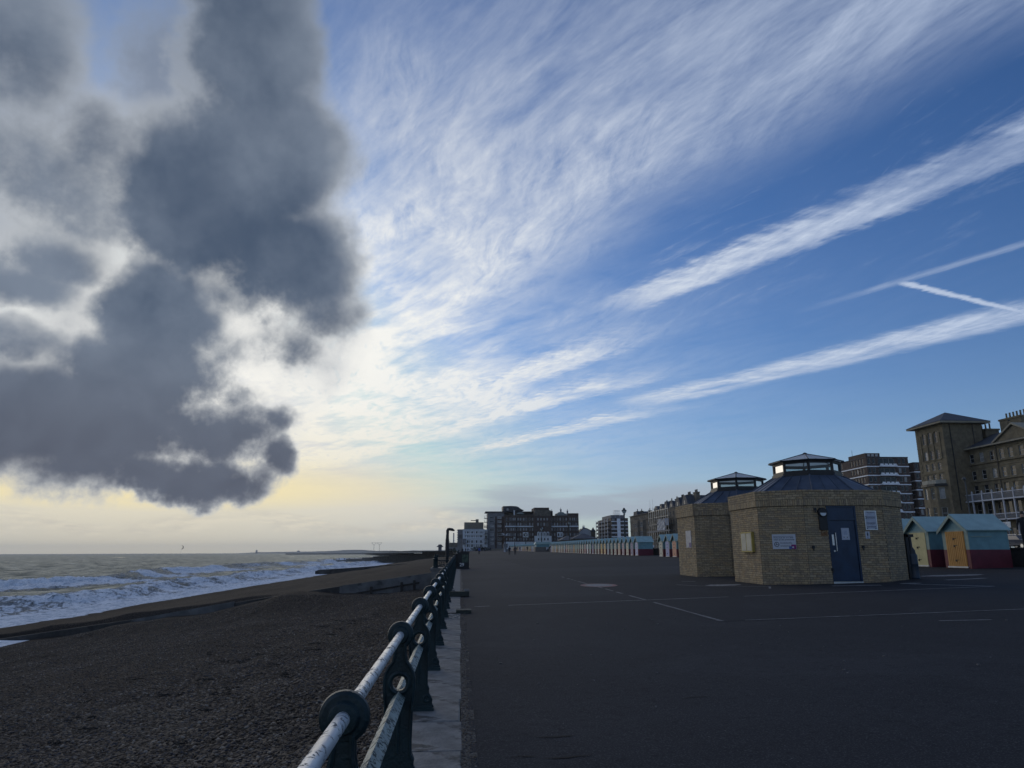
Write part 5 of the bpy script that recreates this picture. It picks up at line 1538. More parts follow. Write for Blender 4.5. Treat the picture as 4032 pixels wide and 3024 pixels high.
# ------------------------------------------------------------------ buildings
M_WGLASS = pm('window_glass', (0.016, 0.019, 0.024), 0.08, 0.3, 0.6, spec=0.28)
M_WGLASS2 = pm('curtained_glass', (0.21, 0.215, 0.22), 0.15, 0.35, 0.9, spec=0.4)
M_WFRAME = pm('window_paint', (0.36, 0.37, 0.37), 0.6, 0.12, 3)
M_WDARK = pm('dark_window_frame', (0.06, 0.065, 0.07), 0.6, 0.15, 3)
M_YSTOCK = pm('weathered_stock_brick', (0.155, 0.128, 0.082), 0.85, 0.25, 1.2, 0.3, 12, col2=(0.115, 0.098, 0.07), spot=0.56)
M_SLATE = pm('dark_slate', (0.045, 0.052, 0.065), 0.7, 0.25, 1.5, 0.2, 8)
M_BROWN = pm('dark_brown_brick', (0.072, 0.050, 0.041), 0.85, 0.25, 1.2, 0.2, 10)
M_WHITE = pm('white_render', (0.52, 0.54, 0.56), 0.7, 0.1, 0.8)
M_BAND = pm('white_band', (0.74, 0.76, 0.79), 0.65, 0.1, 1.2)
M_GREY = pm('grey_cladding', (0.17, 0.17, 0.175), 0.75, 0.15, 0.6)
M_TAN = pm('tan_render', (0.20, 0.175, 0.135), 0.8, 0.15, 0.6)
M_SOOT = pm('sooty_stone', (0.115, 0.10, 0.078), 0.85, 0.3, 0.9, 0.3, 8, col2=(0.065, 0.058, 0.05), spot=0.54)
WM = {}


def win_mesh(w, h, style):
    key = (round(w, 2), round(h, 2), style)
    if key in WM: return WM[key]
    f = 0.07 if w > 0.6 else 0.05
    b = MB()
    for x0, x1, z0, z1 in ((0, f, 0, h), (w - f, w, 0, h), (f, w - f, 0, f), (f, w - f, h - f, h)): b.box(x0, x1, -0.04, 0.04, z0, z1)
    if style in ('sash', 'arch'): b.box(f, w - f, -0.03, 0.05, h / 2 - 0.03, h / 2 + 0.03)
    if style == 'casement': b.box(w / 2 - 0.03, w / 2 + 0.03, -0.03, 0.05, f, h - f)
    if style == 'wide':
        for k in (1, 2): b.box(w * k / 3 - 0.035, w * k / 3 + 0.035, -0.03, 0.05, f, h - f)
    b.box(-0.05, w + 0.05, -0.14, -0.02, -0.06, 0.0)
    fm = b.mesh('window')
    g = MB(); g.quad((f, 0.0, f), (w - f, 0.0, f), (w - f, 0.0, h - f), (f, 0.0, h - f)); pmesh = g.mesh('pane')
    c = None
    if style == 'arch':
        c = MB(); r_ = w / 2
        for s in (-1, 1):
            arc = [(r_ + s * r_ * math.sin(a), -0.05, h - r_ + r_ * math.cos(a)) for a in [math.pi / 2 * i / 8 for i in range(9)]]
            c.extr(arc + [(r_ + s * r_, -0.05, h)], (0, 0.12, 0))
        c = c.mesh('arch_head')
    WM[key] = (fm, pmesh, c); return WM[key]


def window(par, o, u, nr, a, z, w, h, style='sash', frame=None, gl=None, depth=0.15, wall=None):
    """window set in a wall: o wall origin, u along, nr outward, a and z its lower left corner"""
    fm, pmesh, c = win_mesh(w, h, style)
    fr = frame or M_WFRAME; gl = gl or (M_WGLASS2 if RND.random() < (0.5 if o[1] > 417 else 0.15) else M_WGLASS)
    def shared(me, m):
        k = (me.name, m.name)
        if k not in WM:
            cc = me.copy(); cc.materials.append(m); WM[k] = cc
        return WM[k]
    flip = (u[1] * nr[0] - u[0] * nr[1]) < 0
    ux_, uy_ = u; a0 = a
    if flip: ux_, uy_, a0 = -u[0], -u[1], a + w
    x, y = o[0] + u[0] * a0 - nr[0] * depth, o[1] + u[1] * a0 - nr[1] * depth
    # local x runs along the wall, local -y points outwards
    q = link('window', shared(fm, fr), None, par)
    q.matrix_local = Matrix(((ux_, -nr[0], 0, x), (uy_, -nr[1], 0, y), (0, 0, 1, o[2] + z), (0, 0, 0, 1)))
    link('pane', shared(pmesh, gl), None, q)
    if c: link('arch_head', shared(c, wall), None, q)
    return q


def facade(par, name, o, u, nr, W, H, wins, mat, depth=0.28, frame=None):
    """wall sheet with window openings and the windows in them; wins = (a, z, w, h, style)"""
    b = MB(); b.holed(o, u, W, H, [(a, z, a + w, z + h) for a, z, w, h, s in wins], depth, nr)
    wl = b.build(name, mat, par, fix=False)
    for a, z, w, h, s in wins: window(par, o, u, nr, a, z, w, h, s, frame, wall=mat)
    return wl


def plain(par, name, pts, mat):
    b = MB()
    for p in pts: b.quad(*p)
    return b.build(name, mat, par, fix=False)


def bx(par, name, x0, x1, y0, y1, z0, z1, mat):
    b = MB(); b.box(x0, x1, y0, y1, z0, z1); return b.build(name, mat, par)


def block(par, x0, x1, y0, y1, z0, z1, mat, front, side, roofm=M_SLATE, frame=None, mat2=None, parapet=0.0):
    """box building: front looks to the sea (-x), side looks back along the promenade (-y)"""
    if front is not None: facade(par, 'front_wall', (x0, y0, z0), (0, 1), (-1, 0), y1 - y0, z1 - z0, front, mat, frame=frame)
    if side is not None: facade(par, 'side_wall', (x0, y0, z0), (1, 0), (0, -1), x1 - x0, z1 - z0, side, mat2 or mat, frame=frame)
    plain(par, 'rear_wall', [((x1, y0, z0), (x1, y1, z0), (x1, y1, z1), (x1, y0, z1)), ((x1, y1, z0), (x0, y1, z0), (x0, y1, z1), (x1, y1, z1))], mat)
    bx(par, 'roof', x0 - 0.06, x1 + 0.06, y0 - 0.06, y1 + 0.06, z1 - 0.1, z1 + 0.14 + parapet, roofm)


def rows(cols, zs, w, h, style, z0=0.0):
    return [(a, z - z0, w, h, style) for z in zs for a in cols]


def chimney(par, x0, x1, y0, y1, z0, z1, pots, mat, along='y'):
    b = MB(); b.box(x0, x1, y0, y1, z0, z1); b.box(x0 - 0.12, x1 + 0.12, y0 - 0.12, y1 + 0.12, z1 - 0.3, z1 - 0.02)
    c = b.build('chimney', mat, par)
    for k in range(pots):
        f = (k + 0.5) / pots
        p = (x0 + (x1 - x0) * f, (y0 + y1) / 2) if along == 'x' else ((x0 + x1) / 2, y0 + (y1 - y0) * f)
        b = MB(); b.lathe([(0.17, 0), (0.14, 0.1), (0.13, 0.9), (0.16, 0.95), (0.15, 1.0)], (p[0], p[1], z1 - 0.02), 8); b.build('chimney_pot', mat, c)
    return c


# ---- large stock-brick terrace with tower at the right
GZ = 2.0
V = thing('terrace_with_tower', (86, 110, 0), 'large dark stock brick terrace with square tower, pediment and white verandah', 'building')
V.location = (0, 0, 0)
fr_w = []
tc_ = [116.3, 117.9, 119.5]
for y in tc_:
    a = y - 114.25 - 0.45
    fr_w += [(a, 19.7 - GZ, 0.9, 1.9, 'arch'), (a, 16.9 - GZ, 0.9, 1.5, 'sash'), (a, 15.0 - GZ, 0.9, 1.45, 'sash')]
    fr_w += [(a, 12.9 - GZ, 0.9, 1.4, 'sash')]
fr_w = [(a, z, w, h - (0.25 if 14.9 - GZ < z < 15.1 - GZ else 0), s) for a, z, w, h, s in fr_w]
facade(V, 'tower_front', (82, 114.25, GZ), (0, 1), (-1, 0), 7.3, 20.65, fr_w, M_YSTOCK)
plain(V, 'tower_side', [((82, 114.25, GZ), (89, 114.25, GZ), (89, 114.25, 22.65), (82, 114.25, 22.65)), ((82, 121.55, GZ), (89, 121.55, GZ), (89, 121.55, 22.65), (82, 121.55, 22.65)), ((89, 114.25, GZ), (89, 121.55, GZ), (89, 121.55, 22.65), (89, 114.25, 22.65))], M_YSTOCK)
b = MB()
for k in range(46):          # long-and-short corner stones
    z = GZ + 0.3 + k * 0.44
    L = 0.85 if k % 2 else 0.6
    b.box(81.95, 82.6 if k % 2 else 82.45, 114.20, 114.24, z, z + 0.40); b.box(81.95, 81.99, 114.24, 114.24 + L, z, z + 0.40); b.box(81.95, 81.99, 121.6 - L, 121.6, z, z + 0.40)
b.build('quoins', M_YSTOCK, V, kind='stuff')
b = MB()
for z in (12.4, 14.55, 19.2): b.box(81.92, 82.0, 114.2, 121.6, z - 0.1, z + 0.1)
b.box(81.9, 82, 115.5, 120.4, 16.62, 16.78); b.build('string_course', M_YSTOCK, V)
b = MB()
for y in (115.3, 117.1, 118.7, 120.4): b.box(81.86, 82.0, y - 0.14, y + 0.14, 16.8, 21.3)
b.build('pilaster', M_YSTOCK, V)
b = MB(); E_ = (81.0, 90.0, 113.2, 122.6)
b.box(*E_, 22.65, 22.95); b.build('tower_eaves', pm('pale_cornice', (0.26, 0.235, 0.18), 0.75, 0.15, 1.5), V)
b = MB(); ap_ = (85.5, 117.9, 25.3)
cs = [(E_[0] - 0.1, E_[2] - 0.1, 22.95), (E_[1] + 0.1, E_[2] - 0.1, 22.95), (E_[1] + 0.1, E_[3] + 0.1, 22.95), (E_[0] - 0.1, E_[3] + 0.1, 22.95)]
for i in range(4): b.quad(cs[i], cs[(i + 1) % 4], ap_)
b.quad(*reversed(cs)); b.build('tower_roof', M_SLATE, V)
bay = [(82.0, 115.2), (80.7, 116.1), (80.5, 117.9), (80.7, 119.7), (82.0, 120.6)]
for i in range(4):
    p, q = bay[i], bay[i + 1]; L = math.hypot(q[0] - p[0], q[1] - p[1]); u = ((q[0] - p[0]) / L, (q[1] - p[1]) / L); nr = (-u[1], u[0])
    if nr[0] > 0 and i in (1, 2): nr = (-nr[0], -nr[1])
    if nr[0] > 0: nr = (-nr[0], -nr[1])
    facade(V, 'bay_wall', (p[0], p[1], GZ), u, nr, L, 10.2, [(L / 2 - 0.42, 10.0 - GZ, 0.84, 1.9, 'sash'), (L / 2 - 0.42, 6.6 - GZ, 0.84, 2.0, 'sash'), (L / 2 - 0.42, 3.0 - GZ, 0.84, 2.0, 'sash')], M_YSTOCK)
b = MB(); b.prism([(82.0, 114.9)] + [(x - 0.25, y) for x, y in bay[1:4]] + [(82.0, 120.9)], 12.15, 12.55); b.build('bay_cornice', M_BLK, V)
b = MB()
for p, q in zip(bay[:-1], bay[1:]):
    b.extr([(p[0], p[1], 12.56), (q[0], q[1], 12.56), (q[0], q[1], 13.2), (p[0], p[1], 13.2)], (0.12, 0, 0))
b.build('bay_balustrade', pm('pale_stone', (0.30, 0.285, 0.24), 0.75, 0.15, 1.5), V)
wy = [118.1, 115.8, 113.7, 111.35, 109.0, 106.9, 105.0, 102.8, 100.6, 98.4, 96.2, 94.0]
w_ = []
for y in wy:
    a = y - 92.5 - 0.5
    if y < 114.0 or True:
        w_ += [(a, 15.75 - GZ, 1.0, 1.5, 'sash'), (a, 12.9 - GZ, 1.0, 1.5, 'sash'), (a, 10.3 - GZ, 1.0, 1.75, 'arch'), (a, 6.75 - GZ, 1.0, 2.3, 'sash'), (a, 3.0 - GZ, 1.0, 1.9, 'sash')]
facade(V, 'wing_front', (86, 92.5, GZ), (0, 1), (-1, 0), 26.6, 16.1, w_, M_YSTOCK, depth=0.4)
plain(V, 'wing_end', [((86, 92.5, GZ), (97, 92.5, GZ), (97, 92.5, 18.1), (86, 92.5, 18.1)), ((97, 92.5, GZ), (97, 121, GZ), (97, 121, 18.1), (97, 92.5, 18.1))], M_YSTOCK)
b = MB()
for z in (15.45, 12.6): b.box(85.72, 85.98, 92.4, 119.0, z - 0.09, z + 0.04)
for z in (14.75, 17.6, 11.95): b.box(85.92, 85.99, 92.4, 119.0, z - 0.03, z + 0.05)
b.build('sill_band', M_YSTOCK, V)
b = MB(); b.box(85.2, 86.0, 92.3, 119.4, 18.0, 18.22); b.build('wing_cornice', MATS['pale_cornice'], V)
b = MB(); r0_, r1_ = (91.2, 96.5, 20.9), (91.2, 116.0, 20.9)
b.quad((85.3, 92.2, 18.23), (85.3, 119.4, 18.23), r1_, r0_); b.quad((85.3, 119.4, 18.23), (97.1, 119.4, 18.23), r1_); b.quad((97.1, 119.4, 18.23), (97.1, 92.2, 18.23), r0_, r1_); b.quad((97.1, 92.2, 18.23), (85.3, 92.2, 18.23), r0_)
b.build('wing_roof', M_SLATE, V)
b = MB(); b.extr([(85.5, 107.3, 18.25), (85.5, 98.8, 18.25), (85.5, 103.1, 20.4)], (5.0, 0, 0)); b.build('pediment', M_YSTOCK, V)
b = MB()
for s, y in ((1, 107.7), (-1, 98.4)):
    b.extr([(85.2, y, 18.15), (85.2, 103.1, 20.6), (85.2, 103.1, 20.85), (85.2, y, 18.42)], (5.6, 0, 0))
b.build('pediment_coping', MATS['pale_cornice'], V)
chimney(V, 90.0, 92.4, 114.6, 118.4, 18.4, 21.9, 4, M_YSTOCK)
chimney(V, 90.0, 92.2, 106.6, 111.2, 18.4, 22.8, 6, M_YSTOCK)
b = MB()
for y in (117.3, 107.9, 98): b.tube([(85.9, y, GZ), (85.9, y, 18)], 0.06, 6)
b.tube([(83.2, 114.1, 8), (83.2, 114.1, 22.6)], 0.07, 6); b.tube([(87.3, 114.1, 17.8), (87.3, 114.1, 22.6)], 0.06, 6)
b.build('drain_pipe', M_BLK, V)
b = MB(); b.lathe([(0.02, 0), (0.35, 0.1), (0.42, 0.2)], (88.2, 107.2, 19.6), 10, 'x'); b.tube([(88.2, 107.2, 19.6), (88.2, 107.2, 21.9)], 0.04, 5); b.box(88.0, 88.4, 106.9, 107.1, 21.8, 21.95); b.build('aerial_and_dish', M_BLK, V)
# white verandah
M_VER = pm('verandah_paint', (0.40, 0.42, 0.47), 0.6, 0.1, 2)
ver = [(84.35, y) for y in np.arange(92.6, 120, 2.23)]
bx(V, 'verandah_deck', 84.2, 86, 92.4, 119.3, 9.2, 9.42, M_VER); bx(V, 'verandah_deck', 84.2, 86, 92.4, 119.3, 6.1, 6.3, M_VER)
bx(V, 'verandah_soffit', 84.3, 86, 92.4, 119.3, 9.12, 9.2, M_WDARK)
for x, y in ver:
    b = MB(); b.box(x - 0.1, x + 0.1, y - 0.1, y + 0.1, GZ, 10.75); b.lathe([(0.12, 0), (0.05, 0.18), (0.01, 0.22)], (x, y, 10.75), 8); b.build('verandah_post', M_VER, V)
for z in (10.35, 7.0):
    bx(V, 'hand_rail', 84.3, 84.4, 92.5, 119.3, z, z + 0.12, M_VER)
b = MB()
for z0, z1 in ((9.5, 10.35), (6.38, 7.0)):
    for y in np.arange(92.7, 119.2, 0.165): b.box(84.33, 84.37, y - 0.02, y + 0.02, z0, z1)
b.build('balusters', pm('grey_balusters', (0.22, 0.235, 0.27), 0.6, 0.1, 3), V, kind='stuff')

# ---- brown tower block with white bands
def tower_block(name, label, x0, y0, W, Dp, z1, n, top_h, full=True):
    T = thing(name, (x0, y0, 0), label, 'building'); T.location = (0, 0, 0)
    st = 2.83; zt = z1 - 2.85
    bands = [zt - st * k for k in range(n)]
    fw, sw = [], []
    for k in range(n + 1):
        zb_ = (zt - st * k + 0.75) if k else zt + 0.75
        zb_ = zt - st * k + 0.85
        h = 1.55 if k else 1.75
        if zb_ < 2.8: continue
        for a in ([0.35, 1.85, 10.3, 11.75] if full else [0.5, 3.0, 5.0]): sw.append((a, zb_ - GZ, 0.95, h, 'wide' if False else 'sash0'))
        if full: sw.append((3.75, zb_ - 0.55 - GZ, 5.4, h + 0.55, 'wide'))
        for a in (1.9, 3.6, 5.3, 7.0, 8.7, 14.6): fw.append((a, zb_ - GZ, 0.9, h, 'sash0')) if a < Dp - 1 else None
    facade(T, 'seaward_wall', (x0, y0, GZ), (0, 1), (-1, 0), Dp, z1 - GZ, fw, M_BROWN)
    facade(T, 'end_wall', (x0, y0, GZ), (1, 0), (0, -1), W, z1 - GZ, sw, M_BROWN)
    plain(T, 'rear_wall', [((x0 + W, y0, GZ), (x0 + W, y0 + Dp, GZ), (x0 + W, y0 + Dp, z1), (x0 + W, y0, z1)), ((x0 + W, y0 + Dp, GZ), (x0, y0 + Dp, GZ), (x0, y0 + Dp, z1), (x0 + W, y0 + Dp, z1))], M_BROWN)
    for z in bands:
        if z < 3: continue
        b = MB(); b.box(x0 - 0.12, x0 + W + 0.05, y0 - 0.12, y0 + Dp + 0.05, z - 0.16, z + 0.16); b.build('white_band', M_BAND, T)
        if full:
            b = MB(); b.box(x0 + 3.6, x0 + 9.3, y0 - 1.2, y0 - 0.12, z - 0.14, z + 0.14)
            for k in range(4): b.box(x0 + 3.8 + k * 1.42, x0 + 4.75 + k * 1.42, y0 - 1.2, y0 - 1.1, z + 0.14, z + 0.78)
            b.box(x0 + 3.6, x0 + 9.3, y0 - 1.19, y0 - 1.11, z + 0.14, z + 0.42)
            b.build('balcony', M_BAND, T)
    bx(T, 'roof', x0 - 0.1, x0 + W + 0.1, y0 - 0.1, y0 + Dp + 0.1, z1, z1 + 0.22, M_SLATE)
    if full:
        p = thing; h = bx(T, 'plant_room', x0 + 0.4, x0 + 5.2, y0 + 1.0, y0 + 11, z1 + 0.22, z1 + 1.5, M_BROWN)
        b = MB()
        for k in range(3): b.box(x0 + 1.1 + k * 1.3, x0 + 1.9 + k * 1.3, y0 + 0.93, y0 + 1.0, z1 + 0.45, z1 + 1.2)
        b.build('vent', M_WFRAME, h)
        b = MB(); b.tube([(x0 + 0.6, y0 + 8.8, z1 + 0.2), (x0 + 0.6, y0 + 8.8, z1 + 3.4)], 0.05, 5); b.build('mast', M_BLK, T)
    return T


tower_block('tower_block', 'tall brown brick tower block with white bands and stepped white balconies', 127.6, 215, 13.7, 18.4, 30.15, 10, 2.85)
tower_block('tower_block', 'sliver of brown brick tower block showing just left of the stock brick tower', 143.6, 216, 10, 12, 28.6, 9, 2.85, False)

# ---- white-banded flats in the middle distance
AB = thing('banded_flats', (84.5, 400, 0), 'brick apartment block with white floor bands and pale stair strip', 'building'); AB.location = (0, 0, 0)
sd, fd = [], []
for z in (5.9, 8.0, 10.1, 12.2, 14.3, 16.4):
    sd += [(0.4, z, 1.5, 1.3, 'casement'), (6.1, z, 1.3, 1.1, 'casement')]
    fd += [(a, z, 1.6, 1.4, 'wide') for a in (1.2, 4.2, 8.2, 12.4, 16.6, 21, 26, 31)]
block(AB, 84.5, 94, 400, 440, GZ, 19.6, M_BROWN, fd, sd)
for z in (7.4, 9.5, 11.6, 13.7, 15.8, 17.9):
    b = MB(); b.box(84.38, 94.1, 399.86, 399.98, z - 0.2, z + 0.2); b.build('white_band', M_BAND, AB)
    b = MB(); b.box(82.9, 84.38, 401, 438, z - 0.12, z + 0.12); b.box(82.9, 83.0, 401, 438, z + 0.12, z + 0.9); b.build('balcony', M_GREY, AB)
bx(AB, 'stair_strip', 87.7, 89.6, 399.8, 400.0, GZ, 19.5, M_BAND)
for k in range(5): bx(AB, 'white_pier', 82.8, 83.05, 403 + k * 8.5, 403.4 + k * 8.5, GZ, 19.5, M_BAND)
bx(AB, 'penthouse', 85.2, 93, 404, 430, 19.7, 21.6, M_GREY)
b = MB()
for x in (87.2, 89.9):
    for y in (402, 406): b.tube([(x, y, 19.7), (x, y, 24.2)], 0.07, 5)
for z in (21.8, 22.6, 23.4, 24.1):
    b.tube([(86.9, 402, z), (90.2, 402, z)], 0.06, 5); b.tube([(86.9, 406, z), (90.2, 406, z)], 0.06, 5); b.tube([(87.2, 402, z), (87.2, 406, z)], 0.06, 5)
b.build('roof_scaffold', M_STEEL, AB)

# ---- sooty stone terrace with chimneys and scaffolding, behind the short hut row
TR = thing('stone_terrace', (85, 315, 0), 'dark stone terrace of tall houses with many chimneys and scaffold decks', 'building'); TR.location = (0, 0, 0)
fd = []
for y in (346.5, 343.6, 341, 338.2, 334, 331.5, 329, 322):
    fd += [(y - 314 - 0.6, z - GZ, 1.2, h, 'sash') for z, h in ((16.2, 1.0), (12.9, 1.9), (8.6, 2.2), (4.6, 2.2))]
block(TR, 85, 98, 314, 357, GZ, 18.3, M_SOOT, fd, [], M_SLATE)
for y0_, y1_ in ((336, 348), (326.5, 333)):
    b = MB(); b.prism([(85, y0_), (83.8, y0_ + 1), (83.8, y1_ - 1), (85, y1_)], GZ, 15.6); bay_ = b.build('bay', M_SOOT, TR)
    for z, h in ((12.6, 2.0), (8.4, 2.2)):
        for k in range(3): window(TR, (83.8, y0_ + 1, 0), (0, 1), (-1, 0), 0.6 + k * (y1_ - y0_ - 2) / 3, z, 1.2, h, 'sash', depth=-0.04)
b = MB(); b.box(84.6, 85, 314, 357, 15.7, 15.95); b.box(84.6, 85, 314, 357, 11.3, 11.5); b.box(84.5, 85, 314, 357, 18.2, 18.5); b.build('cornice', M_SOOT, TR)
b = MB(); b.extr([(85.3, 343, 18.4), (85.3, 351, 18.4), (85.3, 350.3, 20.4), (85.3, 343.8, 20.4)], (6, 0, 0)); b.build('mansard', M_SLATE, TR)
for y, z in ((351, 20.9), (342.6, 20.6), (327.5, 20.0), (318, 20.2)): chimney(TR, 87, 88.2, y, y + 1.2, 18.4, z, 2, M_SOOT)
T2 = thing('gabled_terrace', (85, 285, 0), 'dark gabled terrace wrapped in scaffolding, standing left of the further pavilion', 'building'); T2.location = (0, 0, 0)
fd = []
for y in (311, 307.5, 304, 300.5, 297, 293.5, 290, 286.5, 283, 279.5, 276, 272, 268, 264):
    fd += [(y - 262 - 0.6, z - GZ, 1.2, h, 'sash') for z, h in ((15.6, 1.6), (12.0, 2.2), (8.0, 2.2), (4.2, 2.4))]
block(T2, 85.0, 98, 262, 313.9, GZ, 18.6, M_SOOT, fd, [], M_SLATE)
rows_ = ((311.5, 303.5, 20.6), (303, 296.5, 21.0), (296, 289, 21.6), (288, 281, 21.2), (280, 272, 22.0), (271, 263, 22.2))
for a, c, z in rows_:
    b = MB(); m_ = (a + c) / 2
    b.extr([(84.8, a, 18.5), (84.8, c, 18.5), (84.8, m_ - 1.2, z), (84.8, m_ + 1.2, z)], (8, 0, 0)); b.build('dormer_gable', M_SLATE, T2)
    window(T2, (84.8, c, 0), (0, 1), (-1, 0), (a - c) / 2 - 0.7, 18.9, 1.4, 1.3, 'casement', depth=-0.03, gl=M_WGLASS)
for y, z, n in ((302.8, 21.9, 3), (295.6, 22.2, 2), (288.2, 22.4, 3), (279.6, 22.6, 5), (271, 23.0, 7), (262.6, 23.2, 4)):
    chimney(T2, 88, 89.4, y, y + (1.5 if n < 4 else 3.4), 19, z, n, M_SOOT)
b = MB()
for y in np.arange(283, 313, 3.3):
    b.tube([(82.8, y, GZ), (82.8, y, 19.8 if y > 300 else 18.5)], 0.08, 5)
for z in (6.5, 9.6, 12.5, 15.4, 18.2): b.tube([(82.8, 283, z), (82.8, 313, z)], 0.07, 5)
for y in (311.8, 307.4): b.tube([(83.4, y, 18), (83.4, y, 23.6)], 0.07, 5)
b.build('scaffold_tube', M_STEEL, T2)
for z in (6.3, 9.4, 12.3, 15.2): bx(T2, 'scaffold_deck', 82.9, 84.4, 283, 313, z, z + 0.12, M_GREY)
bx(T2, 'scaffold_fascia', 82.5, 82.9, 281, 315, 9.3, 10.0, M_GREY)
sh = MB(); xs_ = np.linspace(286.5, 298.2, 26); zs_ = np.linspace(9.9, 14.5, 14)
P_ = [[(82.55 - 0.35 * math.sin(y * 2.1 + z) * math.sin(z * 1.7 + y * 0.6), y, z + 0.12 * math.sin(y * 3)) for y in xs_] for z in zs_]
for i in range(len(zs_) - 1):
    for j in range(len(xs_) - 1): sh.quad(P_[i][j], P_[i][j + 1], P_[i + 1][j + 1], P_[i + 1][j])
o = sh.build('scaffold_sheeting', pm('white_sheeting', (0.48, 0.47, 0.48), 0.6, 0.3, 0.9, col2=(0.12, 0.12, 0.13), spot=0.56), T2, True)
sh = MB(); sh.box(82.4, 82.5, 281.2, 286.3, 11.6, 14.4); sh.build('blue_sheeting', pm('blue_sheeting', (0.08, 0.13, 0.22), 0.6, 0.3, 1.0), T2)

# ---- small roofs and gabled house between the blocks
for (cx, y, w, z0, z1, lab) in ((57.5, 331, 12.6, 7.3, 9.8, 'low dark hipped roof behind the hut row, taller of two'), (50.6, 333, 9.0, 6.6, 8.9, 'low dark hipped roof behind the hut row, smaller left one')):
    hr = thing('low_hall', (cx, y, 0), lab, 'building')
    bx(hr, 'wall', -w / 2 + 0.6, w / 2 - 0.6, 0.6, 13, GZ, z0, M_SOOT)
    b = MB(); c4 = [(-w / 2, 0, z0), (w / 2, 0, z0), (w / 2, 14, z0), (-w / 2, 14, z0)]
    for i in range(4): b.quad(c4[i], c4[(i + 1) % 4], (0.4 if i in (1,) else 0, 7, z1))
    b.build('roof', M_SLATE, hr)
gh = thing('white_gabled_house', (74.8, 430, 0), 'white gabled house with chimney glimpsed beyond the low dark roofs', 'house')
b = MB(); b.extr([(-3.6, 0, GZ), (3.8, 0, GZ), (3.8, 0, 13.6), (0.4, 0, 15.2), (-1.2, 0, 15.0), (-3.6, 0, 12.6)], (0, 10, 0)); b.build('wall', M_WHITE, gh)
b = MB(); b.extr([(-4, -0.3, 12.5), (-1.3, -0.3, 15.1), (0.5, -0.3, 15.35), (4, -0.3, 13.7), (4, -0.3, 13.4), (0.5, -0.3, 15.0), (-1.3, -0.3, 14.8), (-4, -0.3, 12.2)], (0, 10.6, 0)); b.build('roof', M_SLATE, gh)
chimney(gh, -0.9, 0.3, 3, 4.4, 14.8, 16.2, 2, M_WHITE, 'x')
for x in (-2.4, 0.6): window(gh, (0, 0, 0), (1, 0), (0, -1), x, 9.6, 0.9, 1.6, 'sash', depth=-0.03)
ph = thing('pointed_turret', (79.5, 428, 0), 'small dark pointed turret beside the white gabled house', 'turret')
bx(ph, 'wall', -1.2, 1.2, 0, 3, GZ, 13.2, M_SOOT); b = MB(); b.lathe([(1.9, 0), (0.9, 1.0), (0.1, 2.4)], (0, 1.5, 13.2), 8); b.build('roof', M_SLATE, ph)

# ---- main mansion block straight ahead
PX = 0.0419
mx = lambda p: 25.7 + (p - 735) * PX
mz = lambda p: 1.5 + (828 - p) * 0.0409
MBK = thing('mansion_block', (47, 420, 0), 'long brown brick mansion block with white ground floor and central frontispiece', 'building'); MBK.location = (0, 0, 0)
def mansion_part(x0, x1, ztop, y0, cols, ww, zr=((375, 36), (445, 40), (517, 36), (590, 36), (655, 28)), base=690):
    w_ = []
    for zc_, h_ in zr:
        for c in cols: w_.append((mx(c) - ww / 2 - mx(x0), mz(zc_ + h_ / 2) - mz(base), ww, h_ * 0.0409, 'sash'))
    facade(MBK, 'brick_wall', (mx(x0), y0, mz(base)), (1, 0), (0, -1), mx(x1) - mx(x0), mz(ztop) - mz(base), w_, M_BROWN, frame=M_WHITE)
    bw = [(mx(c) - ww / 2 - mx(x0), 1.0, ww, 1.9, 'arch') for c in cols if mz(base) - GZ > 3.2]
    facade(MBK, 'white_base', (mx(x0), y0 - 0.1, GZ), (1, 0), (0, -1), mx(x1) - mx(x0), mz(base) - GZ, bw, M_WHITE)
    bx(MBK, 'body', mx(x0), mx(x1), y0 + 0.45, y0 + 22, GZ, mz(ztop) - 0.05, M_BROWN)
    bx(MBK, 'parapet', mx(x0), mx(x1), y0 - 0.15, y0 + 0.6, mz(ztop), mz(ztop) + 0.25, M_SOOT)


mansion_part(735, 895, 325, 419.6, (765, 808, 830, 858, 882), 0.62)
mansion_part(895, 1148, 320, 421, (928, 962, 1005, 1042, 1090, 1130), 0.8)
mansion_part(1386, 1632, 330, 421, (1402, 1440, 1480, 1520, 1563, 1605), 0.72)
mansion_part(1632, 1775, 298, 419.6, (1655, 1690, 1715, 1738, 1762), 0.6)
mansion_part(1148, 1386, 330, 418.5, (1200, 1243, 1287, 1330), 0.85, ((378, 30), (450, 40)), 610)
bx(MBK, 'tower_attic', mx(1155), mx(1380), 418.7, 436, mz(330), mz(250), M_SOOT); bx(MBK, 'tower_cap', mx(1152), mx(1360), 419.2, 436, mz(250), mz(213), M_BROWN)
for c in (1205, 1245, 1290, 1335):
    b = MB(); w = 1.55; x = mx(c); zb_, zt_ = mz(612), mz(552)
    b.extr([(x - w / 2, 418.3, zb_), (x + w / 2, 418.3, zb_), (x + w / 2, 418.3, zt_ - 0.6)] + [(x + w / 2 * math.cos(a), 418.3, zt_ - 0.6 + 0.6 * math.sin(a)) for a in [math.pi * i / 8 for i in range(1, 8)]] + [(x - w / 2, 418.3, zt_ - 0.6)], (0, 0.3, 0)); o = b.build('white_surround', M_WHITE, MBK)
    window(MBK, (x, 418.3, 0), (1, 0), (0, -1), -0.42, zb_ + 0.25, 0.84, 1.75, 'sash', depth=-0.06)
    window(MBK, (x, 418.4, 0), (1, 0), (0, -1), -0.42, mz(672), 0.84, 1.3, 'sash', depth=-0.06)
